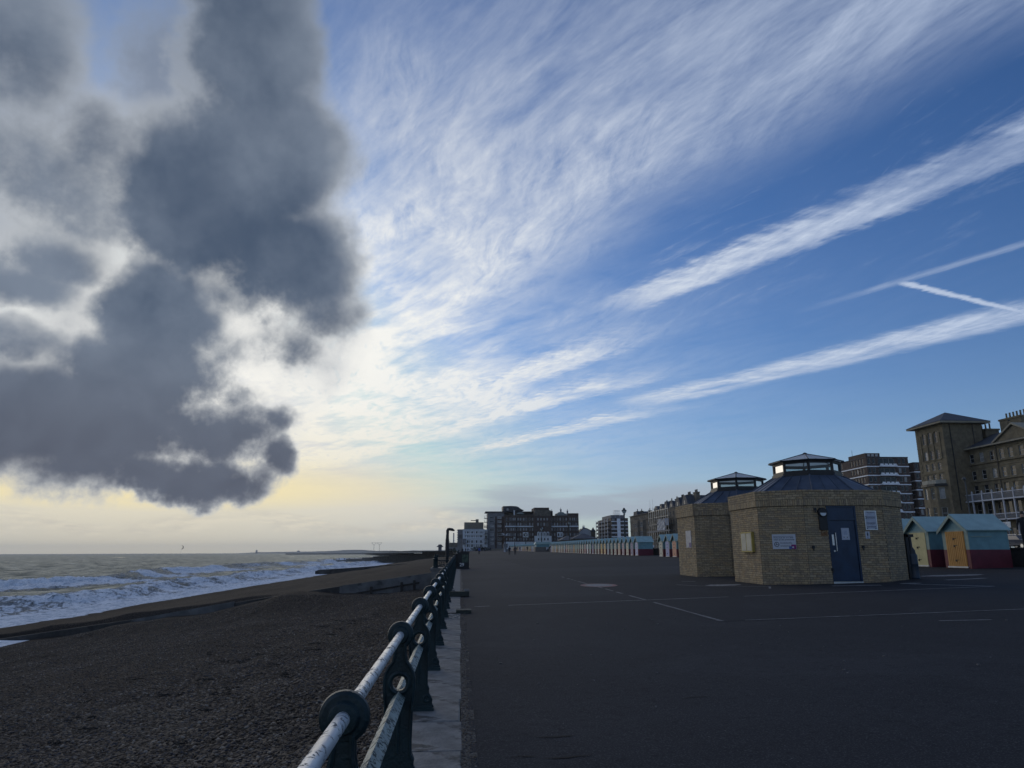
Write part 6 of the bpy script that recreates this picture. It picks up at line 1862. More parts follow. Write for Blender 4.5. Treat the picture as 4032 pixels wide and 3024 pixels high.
for c in (1030, 1510):
    b = MB(); b.box(mx(c) - 1.6, mx(c) + 1.6, 420.3, 421, mz(628), mz(558)); b.build('white_bay', M_WHITE, MBK)
    for d in (-0.8, 0.8): window(MBK, (mx(c) + d, 420.3, 0), (1, 0), (0, -1), -0.5, mz(612), 1.0, 1.6, 'sash', depth=-0.04)
for x0, x1, y in ((742, 895, 419.4), (897, 1143, 420.8), (1390, 1630, 420.8), (1634, 1770, 419.4)):
    bx(MBK, 'white_band', mx(x0), mx(x1), y - 0.12, y + 0.15, mz(486), mz(468), M_WHITE); bx(MBK, 'stone_band', mx(x0), mx(x1), y - 0.12, y + 0.15, mz(410), mz(400), M_SOOT)
bx(MBK, 'roof_gable', mx(1480), mx(1620), 424, 432, mz(330), mz(290), M_GREY)
b = MB(); b.extr([(mx(1478), 423.9, mz(310)), (mx(1622), 423.9, mz(310)), (mx(1575), 423.9, mz(270)), (mx(1515), 423.9, mz(270))], (0, 8, 0)); b.build('green_roof', pm('copper_green', (0.20, 0.23, 0.22), 0.7, 0.15, 1), MBK)
for c, zt_ in ((1542, 230), (1636, 250), (1412, 255)): chimney(MBK, mx(c) - 0.4, mx(c) + 0.4, 424, 425, mz(320), mz(zt_), 1, M_GREY, 'x')
bx(MBK, 'stair_head', mx(1372), mx(1425), 424, 430, mz(330), mz(252), M_BROWN)
bx(MBK, 'white_flue', mx(868), mx(885), 422, 423, mz(325), mz(245), M_WHITE)
b = MB(); b.extr([(mx(900), 422, mz(300)), (mx(1020), 422, mz(300)), (mx(985), 422, mz(275)), (mx(935), 422, mz(275))], (0, 6, 0)); b.build('mansard_roof', MATS['copper_green'], MBK)
b = MB(); b.lathe([(0.05, 0), (0.6, 0.5), (0.05, 1.1)], (mx(1256), 418.3, mz(518)), 10); b.build('round_plaque', M_WHITE, MBK)

# ---- modern flats left of it
LB = thing('modern_flats', (21, 426, 0), 'modern grey and brown flats with thin flat roof, dark penthouse and stacked balconies', 'building'); LB.location = (0, 0, 0)
w_ = []
for p in (565, 620, 680, 745, 805, 860, 915, 970):
    pass
for zc_ in (345, 402, 463, 520, 585, 648, 708):
    w_ += [(mx(540) - mx(510), mz(zc_ + 16) - GZ, 2.3, 1.3, 'wide'), (mx(622) - mx(510), mz(zc_ + 16) - GZ, 0.7, 1.3, 'sash0'), (mx(650) - mx(510), mz(zc_ + 18) - GZ, 2.2, 1.5, 'wide')]
w_ = [q for q in w_ if q[1] > 0.3]
facade(LB, 'side_wall', (mx(510), 427, GZ), (1, 0), (0, -1), mx(740) - mx(510), mz(265) - GZ, w_, M_GREY, frame=M_WHITE)
bx(LB, 'body', mx(510), mx(745), 427.5, 445, GZ, mz(268), M_GREY)
bx(LB, 'brown_panel', mx(612), mx(645) - 0.3, 426.85, 427, GZ, mz(330), M_BROWN); bx(LB, 'brown_panel', mx(706), mx(740), 426.85, 427, GZ, mz(330), M_BROWN)
for zc_ in (373, 432, 492, 552, 615, 678): bx(LB, 'spandrel', mx(646), mx(705), 426.9, 427, mz(zc_ + 10), mz(zc_ - 8), M_BROWN)
bx(LB, 'flat_roof', mx(476), mx(1160), 426, 446, mz(265), mz(258), M_SLATE)
b = MB(); prof = [(728, 250), (1030, 236), (1000, 228), (970, 210), (945, 190), (910, 180), (835, 176), (726, 180)]
b.extr([(mx(p), 428, mz(z)) for p, z in prof], (0, 14, 0)); b.build('penthouse', pm('dark_cladding', (0.04, 0.042, 0.047), 0.6, 0.2, 0.6), LB)
window(LB, (mx(778), 428, 0), (1, 0), (0, -1), 0, mz(243), 1.2, 1.3, 'casement', depth=-0.04)
bx(LB, 'upper_floor', mx(735), mx(1150), 430, 445, mz(335), mz(258.5), M_SOOT)
for zc_ in (352, 407, 466, 486):
    b = MB(); b.box(mx(460), mx(508), 427, 431, mz(zc_ + 5), mz(zc_ - 3)); b.tube([(mx(461), 427, mz(zc_)), (mx(461), 427, mz(zc_ - 30))], 0.06, 5); b.tube([(mx(461), 427, mz(zc_ - 30)), (mx(508), 427, mz(zc_ - 30))], 0.06, 5); b.build('balcony', M_WDARK, LB)
# ---- white regency terrace with tan block above it, grey slab to the left
RW = thing('regency_terrace', (9, 424, 0), 'pale blue white seafront terrace with rows of dark sash windows', 'building'); RW.location = (0, 0, 0)
w_ = []
for p in (195, 230, 258, 290, 318, 354, 385, 414, 440):
    for zc_, h_ in ((556, 28), (612, 28), (685, 36), (742, 36)):
        ww = 0.95 if p in (230, 290, 354, 414) else 0.4
        w_.append((mx(p) - ww / 2 - mx(160), mz(zc_ + h_ / 2) - GZ, ww, h_ * 0.0409, 'sash0'))
facade(RW, 'front_wall', (mx(160), 424, GZ), (1, 0), (0, -1), mx(462) - mx(160), mz(512) - GZ, w_, M_WHITE, frame=M_WDARK)
bx(RW, 'body', mx(160), mx(505), 424.5, 440, GZ, mz(515), M_WHITE)
for zc_ in (515, 585, 640, 712): bx(RW, 'cornice', mx(158), mx(465), 423.7, 424, mz(zc_ + 4), mz(zc_ - 4), M_WHITE)
for zc_ in (570, 640, 700):
    b = MB(); b.box(mx(465), mx(503), 422.5, 424.4, mz(zc_ + 8), mz(zc_)); b.build('balcony', M_WDARK, RW)
    window(RW, (mx(484), 424.4, 0), (1, 0), (0, -1), -0.6, mz(zc_), 1.2, 1.6, 'sash', frame=M_WDARK, depth=-0.03)
b = MB(); b.prism([(mx(150), 423.5), (mx(155), 421.8), (mx(200), 421.8), (mx(205), 423.5)], mz(710), mz(645)); b.build('bay', M_GREY, RW)
TB_ = thing('tan_block', (9, 441, 0), 'plain tan block rising behind the white terrace with roof hut', 'building'); TB_.location = (0, 0, 0)
facade(TB_, 'front_wall', (mx(182), 441, GZ), (1, 0), (0, -1), mx(462) - mx(182), mz(398) - GZ, [(mx(440) - mx(182), mz(418) - GZ, 0.5, 0.6, 'sash0')], M_TAN)
bx(TB_, 'body', mx(182), mx(462), 441.5, 460, GZ, mz(402), M_TAN); bx(TB_, 'roof_hut', mx(350), mx(390), 442, 447, mz(400), mz(352), M_TAN); bx(TB_, 'roof_canopy', mx(278), mx(352), 442, 447, mz(372), mz(366), M_SLATE)
bx(TB_, 'terrace_screen', mx(215), mx(450), 440.2, 440.9, mz(512), mz(490), M_GREY)
GP = thing('grey_slab_block', (0.5, 426, 0), 'plain grey slab block with small stepped balconies at the left end', 'building'); GP.location = (0, 0, 0)
bx(GP, 'wall', mx(88), mx(165), 426, 445, GZ, mz(512), M_GREY); bx(GP, 'dark_panel', mx(105), mx(163), 425.85, 426, mz(640), mz(585), pm('mid_grey_render', (0.10, 0.098, 0.095), 0.8, 0.1, 0.5))
for zc_ in (520, 552, 585, 618, 650, 682): bx(GP, 'balcony', mx(80), mx(92), 426, 430, mz(zc_ + 10), mz(zc_), M_GREY)
# hall, kiosk, chimney, hedge and low walls in the distance
hb = thing('harbour_hall', (-8, 700, 0), 'low pale hall with dark curved roof near the tall far chimney', 'building')
bx(hb, 'wall', -6, 9, 0, 20, 0, 6.0, M_GREY); b = MB(); b.extr([(-6.2, -0.2, 6), (9.2, -0.2, 6), (9.2, -0.2, 10.2), (-1, -0.2, 10.2), (-3.5, -0.2, 9.2), (-5.4, -0.2, 7.6)], (0, 20, 0)); b.build('roof', M_SOOT, hb)
fc = thing('power_station_chimney', (-30, 3500, -5), 'very tall slender chimney far away beyond the harbour', 'chimney')
b = MB(); b.lathe([(3.4, 0), (3.2, 50), (3.0, 94)], (0, 0, 0), 16); b.build('stack', pm('chimney_concrete', (0.28, 0.25, 0.25), 0.8, 0.1, 0.05), fc, True)
b = MB(); b.lathe([(3.05, 90), (3.05, 95)], (0, 0, 0), 16); b.build('cap', MATS['dark_cladding'], fc)
for i, (x, h) in enumerate(((-52, 26), (-46, 20), (-40, 23))):
    b = MB(); b.tube([(0, 0, 0), (0, 0, h)], 0.5, 5); b.tube([(0, 0, h), (5, 0, h * 0.7)], 0.35, 5); tag(b.build('harbour_crane', M_WDARK, None, False, (x * 0.55, 1500, 0)), ('thin harbour mast, leftmost of three by the far hall', 'thin harbour mast, middle of three by the far hall', 'thin harbour mast, rightmost of three by the far hall')[i], 'mast')
for i, x in enumerate((-352, -330)):
    b = MB(); b.tube([(0, 0, 0), (0, 0, 44)], 0.8, 5); b.tube([(-12, 0, 52), (0, 0, 40), (12, 0, 52)], 0.7, 5); b.tube([(-12, 0, 52), (12, 0, 52)], 0.5, 5)
    tag(b.build('harbour_light_mast', M_FARB, None, False, (x * 1.19, 3600, -5)), ('distant Y shaped mast on the hazy shore, left one of the pair', 'distant Y shaped mast on the hazy shore, right one of the pair')[i], 'mast')
kk = thing('promenade_kiosk', (-13.0, 480, 2.2), 'small square shelter with dark hipped roof at the seaward edge far along', 'kiosk')
bx(kk, 'wall', -1.1, 1.1, 0, 2.2, 0, 2.5, M_GREY); b = MB(); b.lathe([(2.3, 0), (1.6, 0.8), (1.3, 0.9), (1.2, 1.5), (0.1, 1.8)], (0, 1.1, 2.5), 4); b.build('roof', M_SLATE, kk)
def clump(name, x, y, z, rx, ry, rz_, n, mat, label, cat, seed):
    b = MB(); r = random.Random(seed)
    for i in range(n):
        while True:
            p = Vector((r.uniform(-1, 1), r.uniform(-1, 1), r.uniform(-0.2, 1)))
            if p.length < 1: break
        p = Vector((p.x * rx, p.y * ry, p.z * rz_)); s = r.uniform(0.25, 0.5)
        a = Vector((r.gauss(0, 1), r.gauss(0, 1), r.gauss(0, 1))).normalized(); c = a.orthogonal().normalized(); d = a.cross(c)
        b.quad(p - c * s, p + d * s * 0.5, p + c * s, p - d * s * 0.5)
    return tag(b.build(name, mat, None, False, (x, y, z)), label, cat)
M_HEDGE = pm('hedge_leaf', (0.025, 0.035, 0.02), 0.8, 0.4, 1)
clump('hedge', 11.5, 418, 2.6, 6.0, 1.4, 2.0, 500, M_HEDGE, 'dark clipped hedge in front of the white terrace', 'hedge', 1)
hw = thing('garden_wall', (20.5, 395, 1.8), 'low pale garden wall in front of the modern flats', 'wall')
bx(hw, 'wall', -3.3, 3.3, 0, 0.4, 0, 1.4, M_TAN); bx(hw, 'coping', -3.4, 3.4, -0.1, 0.5, 1.4, 1.55, M_GREY)
for i, (x, y, w, h, lab) in enumerate(((-6.0, 455, 5, 1.6, 'low dark planting by the far kiosk'), (-3.4, 450, 2.4, 2.0, 'rounded dark bush right of the far kiosk'))):
    clump('bush', x, y, 2.0, w / 2, 1, h, 160, M_HEDGE, lab, 'bush', 7 + i)
dr_ = thing('turquoise_kiosk', (24.0, 212, G(24, 212)), 'turquoise roofed kiosk standing between the two long hut rows', 'kiosk')
bx(dr_, 'wall', -2.0, 2.4, 0, 4, 0, 1.35, pm('fawn_board', (0.13, 0.115, 0.10), 0.8, 0.2, 2)); bx(dr_, 'panel', -1.7, 2.2, 0.1, 3.9, 1.35, 2.1, M_TEAL)
b = MB(); b.extr([(-2.1, -0.2, 2.1), (2.6, -0.2, 2.1), (2.4, -0.2, 2.75), (-1.7, -0.2, 2.75)], (0, 4.4, 0)); b.build('roof', M_HROOF, dr_)
bx(dr_, 'sign', 1.2, 1.9, -0.06, 0.0, 0.5, 1.2, M_WHITE)
clump('shrub_mound', 27.5, 211, G(24, 211) + 0.1, 1.8, 1.4, 2.0, 200, pm('dry_shrub', (0.06, 0.05, 0.04), 0.9, 0.4, 2), 'dull brown bushy mound beside the turquoise kiosk', 'bush', 21)

# spiky sculpture on a plinth
sp = thing('spiky_sculpture', (15.64, 250, G(15.64, 250)), 'palm like sculpture of white spikes on a dark pole and grey plinth', 'sculpture')
b = MB(); b.box(-0.75, 0.75, -0.75, 0.75, 0, 2.6); b.box(-0.85, 0.85, -0.85, 0.85, 2.6, 2.75); b.build('plinth', M_GREY, sp)
b = MB(); b.tube([(0, 0, 2.7), (0, 0, 5.8)], 0.16, 8); b.build('pole', M_BLK, sp)
r = random.Random(4)
for k in range(18):
    a = 2 * math.pi * k / 18 + r.uniform(-0.1, 0.1); L = r.uniform(1.2, 2.0); t0 = r.uniform(-0.1, 0.75)
    b = MB(); b.tube([(0, 0, 5.4), (math.cos(a) * L * 0.5, math.sin(a) * L * 0.5, 5.4 + t0 * L * 0.6 + 0.1), (math.cos(a) * L, math.sin(a) * L, 5.4 + t0 * L * 0.8)], [0.10, 0.10, 0.02], 5); b.build('spike', M_WHITE if k % 3 else M_GREY, sp)
ns = thing('notice_stand', (16.2, 246, G(16, 246)), 'small white notice on two dark legs beside the spiky sculpture', 'sign')
for x in (-0.45, 0.45):
    b = MB(); b.box(x - 0.05, x + 0.05, -0.05, 0.05, 0, 1.2); b.build('leg', M_BLK, ns)
b = MB(); b.box(-0.42, 0.42, -0.03, 0.03, 0.9, 1.4); b.build('panel', M_WHITE, ns)
b = MB(); b.extr([(-1.4, 0, 0), (-0.9, 0, 0), (-1.05, 0, 0.5), (-1.15, 0, 1.6), (-1.3, 0, 0.5)], (0, 0.3, 0)); tag(b.build('white_flag', M_WHITE, None, False, (16.2, 244, G(16, 244))), 'thin white flag like marker left of the notice stand', 'flag')

# ---- promenade lamp standards
M_LAMPG = pm('lamp_green', (0.02, 0.032, 0.035), 0.5, 0.2, 4)
M_LGLASS = pm('lamp_glass', (0.42, 0.44, 0.44), 0.3, 0.1, 3)
def standard(x, y, z0, H, label, k=1.0):
    s = thing('lamp_standard', (x, y, z0), label, 'street lamp', 'tall lamp standards')
    b = MB(); b.lathe([(0.30 * k, 0), (0.28 * k, 0.6), (0.16 * k, 0.9), (0.13 * k, H * 0.5), (0.17 * k, H * 0.52), (0.10 * k, H * 0.54), (0.08 * k, H - 1.5), (0.2 * k, H - 1.4), (0.06 * k, H - 1.3)], (0, 0, 0), 10); b.build('pole', M_LAMPG, s, True)
    l = MB(); l.lathe([(0.10 * k, H - 1.3), (0.36 * k, H - 0.75), (0.38 * k, H - 0.6)], (0, 0, 0), 10); l.build('lantern_glass', M_LGLASS, s, True)
    c = MB(); c.lathe([(0.42 * k, H - 0.62), (0.36 * k, H - 0.45), (0.16 * k, H - 0.3), (0.18 * k, H - 0.12), (0.05 * k, H)], (0, 0, 0), 10); c.build('lantern_cap', M_LAMPG, s, True)
    return s


standard(34.5, 150, G(25, 150) + LZ, 8.4, 'nearest tall lamp standard with glass lantern, left of the dark stone terrace', 1.4)
standard(45.5, 300, G(25, 300) + LZ, 11.2, 'tall lamp standard before the right end of the brown mansion block', 1.6)
standard(33.8, 300, G(25, 300) + LZ, 8.6, 'lamp standard before the centre of the brown mansion block', 1.3)
standard(27.2, 300, G(25, 300) + LZ, 6.6, 'lamp standard before the left white bay of the brown mansion block', 1.2)
standard(22.6, 300, G(22, 300), 6.2, 'slim lamp standard right of the spiky sculpture', 1.0)
sl = thing('street_lamp', (60.0, 81.0, G(25, 81) + LZ), 'slim street lamp pole in front of the stock brick terrace', 'street lamp')
b = MB(); b.tube([(0, 0, 0), (0, 0, 7.6), (-0.1, 0, 7.9)], [0.11, 0.07, 0.06], 8); b.build('pole', M_WDARK, sl, True)
b = MB(); b.lathe([(0.05, 0), (0.22, 0.1), (0.2, 0.3), (0.05, 0.36)], (-0.1, 0, 7.85), 10); b.build('lamp_head', M_WDARK, sl, True)

# ---- traffic sign and parked car by the terrace
ts = thing('road_sign', (61.2, 77.0, G(25, 77) + LZ), 'white rectangular road sign with dark arrow near the parked car', 'road sign')
b = MB(); b.tube([(0, 0, 0), (0, 0, 3.2)], 0.05, 6); b.build('post', M_WDARK, ts)
b = MB(); b.box(-0.06, -0.02, -0.62, 0.55, 2.2, 2.85); b.build('panel', M_WHITE, ts)
b = MB(); b.extr([(-0.065, 0.42, 2.5), (-0.065, 0.15, 2.75), (-0.065, 0.15, 2.3)], (0.004, 0, 0)); b.extr([(-0.065, 0.15, 2.56), (-0.065, -0.1, 2.56), (-0.065, -0.1, 2.48), (-0.065, 0.15, 2.48)], (0.004, 0, 0)); b.build('arrow', M_BLUE, ts)
car = thing('parked_car', (60.9, 75.2, G(25, 77) + LZ - 0.1), 'dark parked car with silver roof rails behind the lawn at the right edge', 'car', None, R(90))
M_CAR = pm('dark_car_paint', (0.05, 0.055, 0.075), 0.2, 0.1, 1, spec=0.6)
def car_shell():
    b = MB(); prof = [(-2.15, 0.35), (-2.2, 0.7), (-2.0, 0.92), (-1.15, 1.0), (-0.5, 1.42), (0.9, 1.46), (1.7, 1.05), (2.1, 0.95), (2.2, 0.6), (2.12, 0.32)]
    n = len(prof); wid = [0.80, 0.86, 0.86, 0.84, 0.66, 0.64, 0.82, 0.84, 0.84, 0.80]
    for s in (-1, 1): b.v += [(x, s * w, z) for (x, z), w in zip(prof, wid)]
    b.f.append(tuple(range(n))); b.f.append(tuple(reversed(range(n, 2 * n))))
    for i in range(n): b.f.append((i, (i + 1) % n, n + (i + 1) % n, n + i))
    return b
o = car_shell().build('body', M_CAR, car); md = o.modifiers.new('bev', 'BEVEL'); md.width = 0.05; md.segments = 2
for s in (-1, 1):
    for nm, q in (('side_window', [(-1.0, 1.02), (-0.45, 1.36), (0.2, 1.38), (0.2, 1.02)]), ('side_window', [(0.26, 1.02), (0.26, 1.38), (0.88, 1.38), (1.45, 1.05)])):
        b = MB(); b.quad(*[(x, s * (0.855 - (z - 0.95) * 0.44), z) for x, z in q]); b.build(nm, M_WGLASS, car, fix=False)
    b = MB(); b.tube([(-0.5, s * 0.62, 1.47), (0.0, s * 0.63, 1.52), (0.8, s * 0.62, 1.50)], 0.025, 6); b.build('roof_rail', M_STEEL, car)
    for x in (-1.35, 1.35):
        b = MB(); b.lathe([(0.32, -0.1), (0.33, 0), (0.32, 0.1)], (x, s * 0.76, 0.32), 16, 'y'); w = b.build('wheel', M_BLK, car); b = MB(); b.lathe([(0.2, -0.115), (0.2, 0.115)], (x, s * 0.76, 0.32), 12, 'y'); b.build('rim', M_STEEL, w)
    b = MB(); b.box(-2.24, -2.14, *sorted((s * 0.5, s * 0.8)), 0.68, 0.82); b.build('headlight', M_LGLASS, car)
b = MB(); b.quad((-1.12, -0.72, 1.03), (-1.12, 0.72, 1.03), (-0.53, 0.6, 1.41), (-0.53, -0.6, 1.41)); b.build('windscreen', M_WGLASS, car, fix=False)
for i, (x, y, c) in enumerate(((60.2, 236, 'white'), (60.3, 228, 'pale'))):
    cc = thing('parked_car', (x, y, G(25, y) + LZ - 0.1), ('small white car seen in the gap between the hut rows, left one', 'small white car seen in the gap between the hut rows, right one')[i], 'car', 'cars seen through the hut gap', R(90))
    car_shell().build('body', M_WHITE, cc)
    for s in (-1, 1):
        for xx in (-1.35, 1.35):
            b = MB(); b.lathe([(0.32, -0.1), (0.32, 0.1)], (xx, s * 0.76, 0.32), 12, 'y'); b.build('wheel', M_BLK, cc)
        b = MB(); b.quad(*[(xx, s * (0.855 - (z - 0.95) * 0.44), z) for xx, z in [(-1.0, 1.02), (-0.45, 1.36), (0.88, 1.38), (1.45, 1.05)]]); b.build('side_window', M_WGLASS, cc, fix=False)

# ------------------------------------------------------------------ people
M_SKIN = pm('skin', (0.36, 0.22, 0.16), 0.6, 0.1, 8)
M_HAIR = pm('dark_hair', (0.02, 0.017, 0.015), 0.7, 0.3, 20)


def skin_mesh(name, verts, edges, radii, root=0, sub=1):
    me = bpy.data.meshes.new(name); me.from_pydata(verts, edges, []); me.update()
    ob = bpy.data.objects.new(name, me); COL.objects.link(ob)
    sk = ob.modifiers.new('skin', 'SKIN'); sk.use_smooth_shade = True
    for i, d in enumerate(me.skin_vertices[0].data):
        d.radius = radii[i] if isinstance(radii[i], tuple) else (radii[i], radii[i]); d.use_root = (i == root)
    if sub: s = ob.modifiers.new('sub', 'SUBSURF'); s.levels = sub; s.render_levels = sub
    bpy.context.view_layer.update()
    out = bpy.data.meshes.new_from_object(ob.evaluated_get(bpy.context.evaluated_depsgraph_get()))
    bpy.data.objects.remove(ob); out.name = name
    out.polygons.foreach_set('use_smooth', [True] * len(out.polygons))
    return out


def person(x, y, z, face, top, legs, label, stride=0.25, h=1.72, fingers=False, lean=0.0, group=None, arm=0.15, sub=1, bent=False):
    """walking figure; face is the heading in degrees (0 = along +y)"""
    p = thing('person', (x, y, z), label, 'person', group, R(-face))
    k = h / 1.72
    V = []; Ed = []; Rd = []
    def ad(c, r, par=None):
        V.append(tuple(q * k for q in c)); Rd.append(tuple(q * k for q in r) if isinstance(r, tuple) else r * k)
        if par is not None: Ed.append((par, len(V) - 1))
        return len(V) - 1
    pel = ad((0, 0, 0.94), (0.155, 0.12)); wa = ad((0, lean * 0.3, 1.10), (0.14, 0.105), pel); ch = ad((0, lean * 0.7, 1.30), (0.175, 0.12), wa)
    nk = ad((0, lean, 1.45), 0.065, ch); h1 = ad((0, lean + 0.015, 1.56), (0.07, 0.085), nk); h2 = ad((0, lean + 0.02, 1.645), (0.072, 0.085), h1)
    hands = []
    for s in (-1, 1):
        hip = ad((s * 0.09, 0, 0.86), 0.092, pel); kn = ad((s * 0.095, s * stride * 0.55 + 0.03, 0.49), 0.062, hip); an = ad((s * 0.09, s * stride - (0.03 if s < 0 else 0), 0.09 + (0.05 if s < 0 else 0)), 0.045, kn); ad((s * 0.10, s * stride + 0.16, 0.045 + (0.02 if s < 0 else 0)), (0.045, 0.035), an)
        sh = ad((s * 0.185, lean * 0.8, 1.375), 0.068, ch)
        if bent and s < 0: elb = ad((s * 0.27, lean, 1.10), 0.05, sh); wr = ad((s * 0.33, lean + 0.20, 1.00), 0.033, elb); hv = Vector((-0.3, 0.8, -0.3))
        else: elb = ad((s * 0.25, -s * arm * 0.4 + lean * 0.6, 1.11), 0.05, sh); wr = ad((s * 0.255, -s * arm + 0.05 + lean * 0.6, 0.87), 0.032, elb); hv = Vector((0, 0.15, -1))
        hd = ad(tuple(Vector(V[wr]) / k + hv.normalized() * 0.08), (0.035, 0.018), wr); hands.append((Vector(V[hd]), hv.normalized(), s))
    me = skin_mesh('body', V, Ed, Rd, pel, sub)
    me.materials.clear()
    for m in (top, legs, M_SKIN, M_BLK): me.materials.append(m)
    co = np.zeros(len(me.vertices) * 3); me.vertices.foreach_get('co', co); co = co.reshape(-1, 3) / k
    idx = []
    for poly in me.polygons:
        c = co[list(poly.vertices)].mean(0)
        hand = any((Vector(c * k) - hv_[0]).length < 0.085 for hv_ in hands)
        idx.append(2 if (c[2] > 1.475 or hand) else (3 if c[2] < 0.10 else (1 if c[2] < 0.90 else 0)))
    me.polygons.foreach_set('material_index', idx)
    link('body', me, None, p)
    hb_ = MB(); n = 10
    hb_.lathe([(0.02, 0.115), (0.06, 0.10), (0.088, 0.06), (0.094, 0.0), (0.088, -0.05), (0.06, -0.09)], (0, 0, 0), n)
    o = hb_.build('hair', M_HAIR, p, True); o.location = (0, (lean - 0.012) * k, 1.655 * k); o.scale = (0.9 * k, 1.02 * k, k)
    if fingers:
        for c, d, s in hands:
            lat = d.cross(Vector((s, 0, 0))).normalized() if abs(d.x) < 0.9 else Vector((0, 1, 0))
            inn = Vector((-s, 0, 0))
            for i, L in enumerate((0.055, 0.065, 0.062, 0.048)):
                o0 = c + lat * (0.018 * (1.5 - i)); v = [tuple(o0), tuple(o0 + d * (0.03 + L * 0.4)), tuple(o0 + d * (0.03 + L * 0.75) + inn * 0.012), tuple(o0 + d * (0.03 + L) + inn * 0.032)]
                m = skin_mesh('finger', v, [(0, 1), (1, 2), (2, 3)], [0.009, 0.009, 0.008, 0.007], 0, 1); m.materials.clear(); m.materials.append(M_SKIN); link('finger', m, None, p)
            v = [tuple(c - d * 0.03), tuple(c + lat * 0.035 + d * 0.0), tuple(c + lat * 0.045 + d * 0.03 + inn * 0.01)]
            m = skin_mesh('thumb', v, [(0, 1), (1, 2)], [0.011, 0.010, 0.008], 0, 1); m.materials.clear(); m.materials.append(M_SKIN); link('thumb', m, None, p)
    return p


M_DK1 = pm('black_cloth', (0.012, 0.013, 0.016), 0.85, 0.2, 10); M_DK2 = pm('navy_cloth', (0.02, 0.025, 0.04), 0.85, 0.2, 10); M_BLU = pm('bright_blue_cloth', (0.03, 0.06, 0.28), 0.8, 0.2, 10); M_GRC = pm('grey_cloth', (0.07, 0.07, 0.075), 0.85, 0.2, 10)
gy = lambda x, y: G(x, y) - 0.0
person(9.6, 141, gy(9.6, 141), 184, M_DK1, M_DK1, 'person in black walking away on the promenade, left of the close pair', 0.22)
person(10.75, 141.6, gy(10.75, 141), 178, M_DK2, M_DK1, 'person in dark navy walking on the promenade, right of the close pair', -0.2, 1.76)
person(4.55, 172.6, gy(4.5, 172), 180, M_BLU, M_DK1, 'runner in bright blue top and black shorts', 0.34, 1.72, lean=0.05, arm=0.3)
person(9.1, 301, gy(9, 301), 0, M_DK1, M_DK1, 'distant person in black behind the blue runner, right of him', 0.2)
person(8.2, 304, gy(8, 304), 0, M_GRC, M_DK1, 'distant person in grey behind the blue runner, left of him', -0.2)
person(10.1, 299, gy(10, 299), 180, M_DK2, M_DK2, 'distant person in navy, rightmost of the three beyond the runner', 0.2)
person(16.9, 398, gy(16.9, 398), 180, M_DK1, M_DK2, 'far person in black near the garden wall, left one of the pair', 0.2)
person(17.9, 399, gy(17.9, 399), 180, M_GRC, M_DK1, 'far person in grey near the garden wall, right one of the pair', -0.2)
person(20.6, 262, gy(20.6, 262), 180, M_DK1, M_DK1, 'far person in black before the farthest huts, left one of the pair', 0.2)
person(21.6, 262, gy(21.6, 262), 180, M_DK2, M_DK1, 'far person in navy before the farthest huts, right one of the pair', -0.2)
person(21.9, 236, gy(21.9, 236), 180, M_DK1, M_DK1, 'far person in black standing alone before the farthest huts', 0.05)
for i, (x, y, m, lab) in enumerate(((2.0, 255, M_DK1, 'far person in black right of the black bins, front one'), (2.9, 262, M_GRC, 'far person in grey right of the black bins, rear one'), (0.7, 190, M_DK1, 'dark figure leaning at the railing behind the numbered bin'))):
    person(x, y, gy(x, y), 160, m, M_DK1, lab, 0.15)
person(27.16, 33.1, G(25.5, 33) + LZ, 215, M_DK1, M_DK1, 'person in black standing on the lawn at the right edge, one arm bent', 0.06, 1.74, True, 0.0, None, 0.05, 2, True)

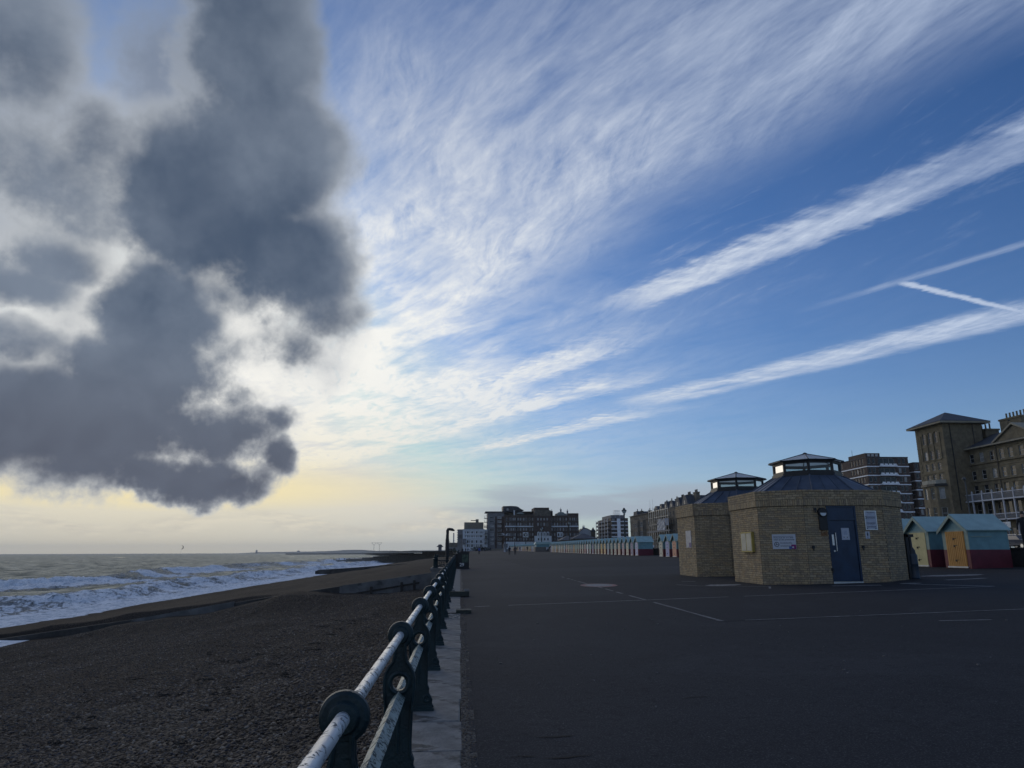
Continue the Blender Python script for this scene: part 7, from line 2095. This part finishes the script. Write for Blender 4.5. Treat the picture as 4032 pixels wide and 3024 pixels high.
# ------------------------------------------------------------------ kite and gull
kt = thing('kite', (0, 0, 0), 'dark crescent kite of a kitesurfer above the sea horizon', 'kite')
az_, el_ = px_dir(717, 2155); D = 900
kt.location = (D * math.sin(R(az_)), D * math.cos(R(az_)), EYE + D * math.tan(R(el_)))
b = MB(); n = 14; O_ = []; I_ = []
for i in range(n + 1):
    a = R(-95) + R(190) * i / n; w = 0.55 * math.sin(math.pi * i / n) + 0.08
    O_.append((2.2 * math.cos(a) - 0.8, 0, 2.2 * math.sin(a))); I_.append(((2.2 - w) * math.cos(a) - 0.8, 0, (2.2 - w) * math.sin(a)))
for i in range(n): b.extr([O_[i], O_[i + 1], I_[i + 1], I_[i]], (0, 0.9, 0))
b.build('canopy', pm('kite_cloth', (0.03, 0.03, 0.04), 0.6, 0.2, 1), kt)
b = MB(); b.tube([(-0.8, 0.4, 2.1), (-1.4, 0.4, -12)], 0.03, 3); b.tube([(-0.8, 0.4, -2.1), (-1.4, 0.4, -12)], 0.03, 3); b.build('line', M_BLK, kt)
az_, el_ = px_dir(3594, 1949); D = 105
gl = thing('seagull', (D * math.sin(R(az_)), D * math.cos(R(az_)), EYE + D * math.tan(R(el_))), 'dark gull flying in the gap beside the brown tower block', 'bird', None, R(60))
b = MB(); b.lathe([(0.01, -0.28), (0.04, -0.2), (0.08, 0), (0.06, 0.12), (0.05, 0.2), (0.01, 0.28)], (0, 0, 0), 8, 'y'); b.build('body', M_GRC, gl, True)
for s in (-1, 1):
    b = MB(); b.extr([(s * 0.05, 0.08, 0.02), (s * 0.3, 0.14, 0.16), (s * 0.68, 0.0, 0.06), (s * 0.3, -0.04, 0.14), (s * 0.05, -0.10, 0.02)], (0, 0, 0.015)); b.build('wing', M_DK1, gl)

# ------------------------------------------------------------------ haze
def build_haze():
    b = MB(); b.box(-9900, 1200, -4300, 9900, SEA_Z - 8, 100)
    hz = b.build('haze', None); hz['kind'] = 'stuff'
    m = bpy.data.materials.new('haze'); m.use_nodes = True
    t = m.node_tree
    for n in list(t.nodes): t.nodes.remove(n)
    out = t.nodes.new('ShaderNodeOutputMaterial'); vp = t.nodes.new('ShaderNodeVolumePrincipled')
    vp.inputs['Color'].default_value = (0.97, 0.98, 1.0, 1); vp.inputs['Density'].default_value = HAZE; vp.inputs['Anisotropy'].default_value = 0.1
    t.links.new(vp.outputs[0], out.inputs['Volume'])
    hz.data.materials.append(m)
    return hz


HAZE = 7.0e-5
build_haze()
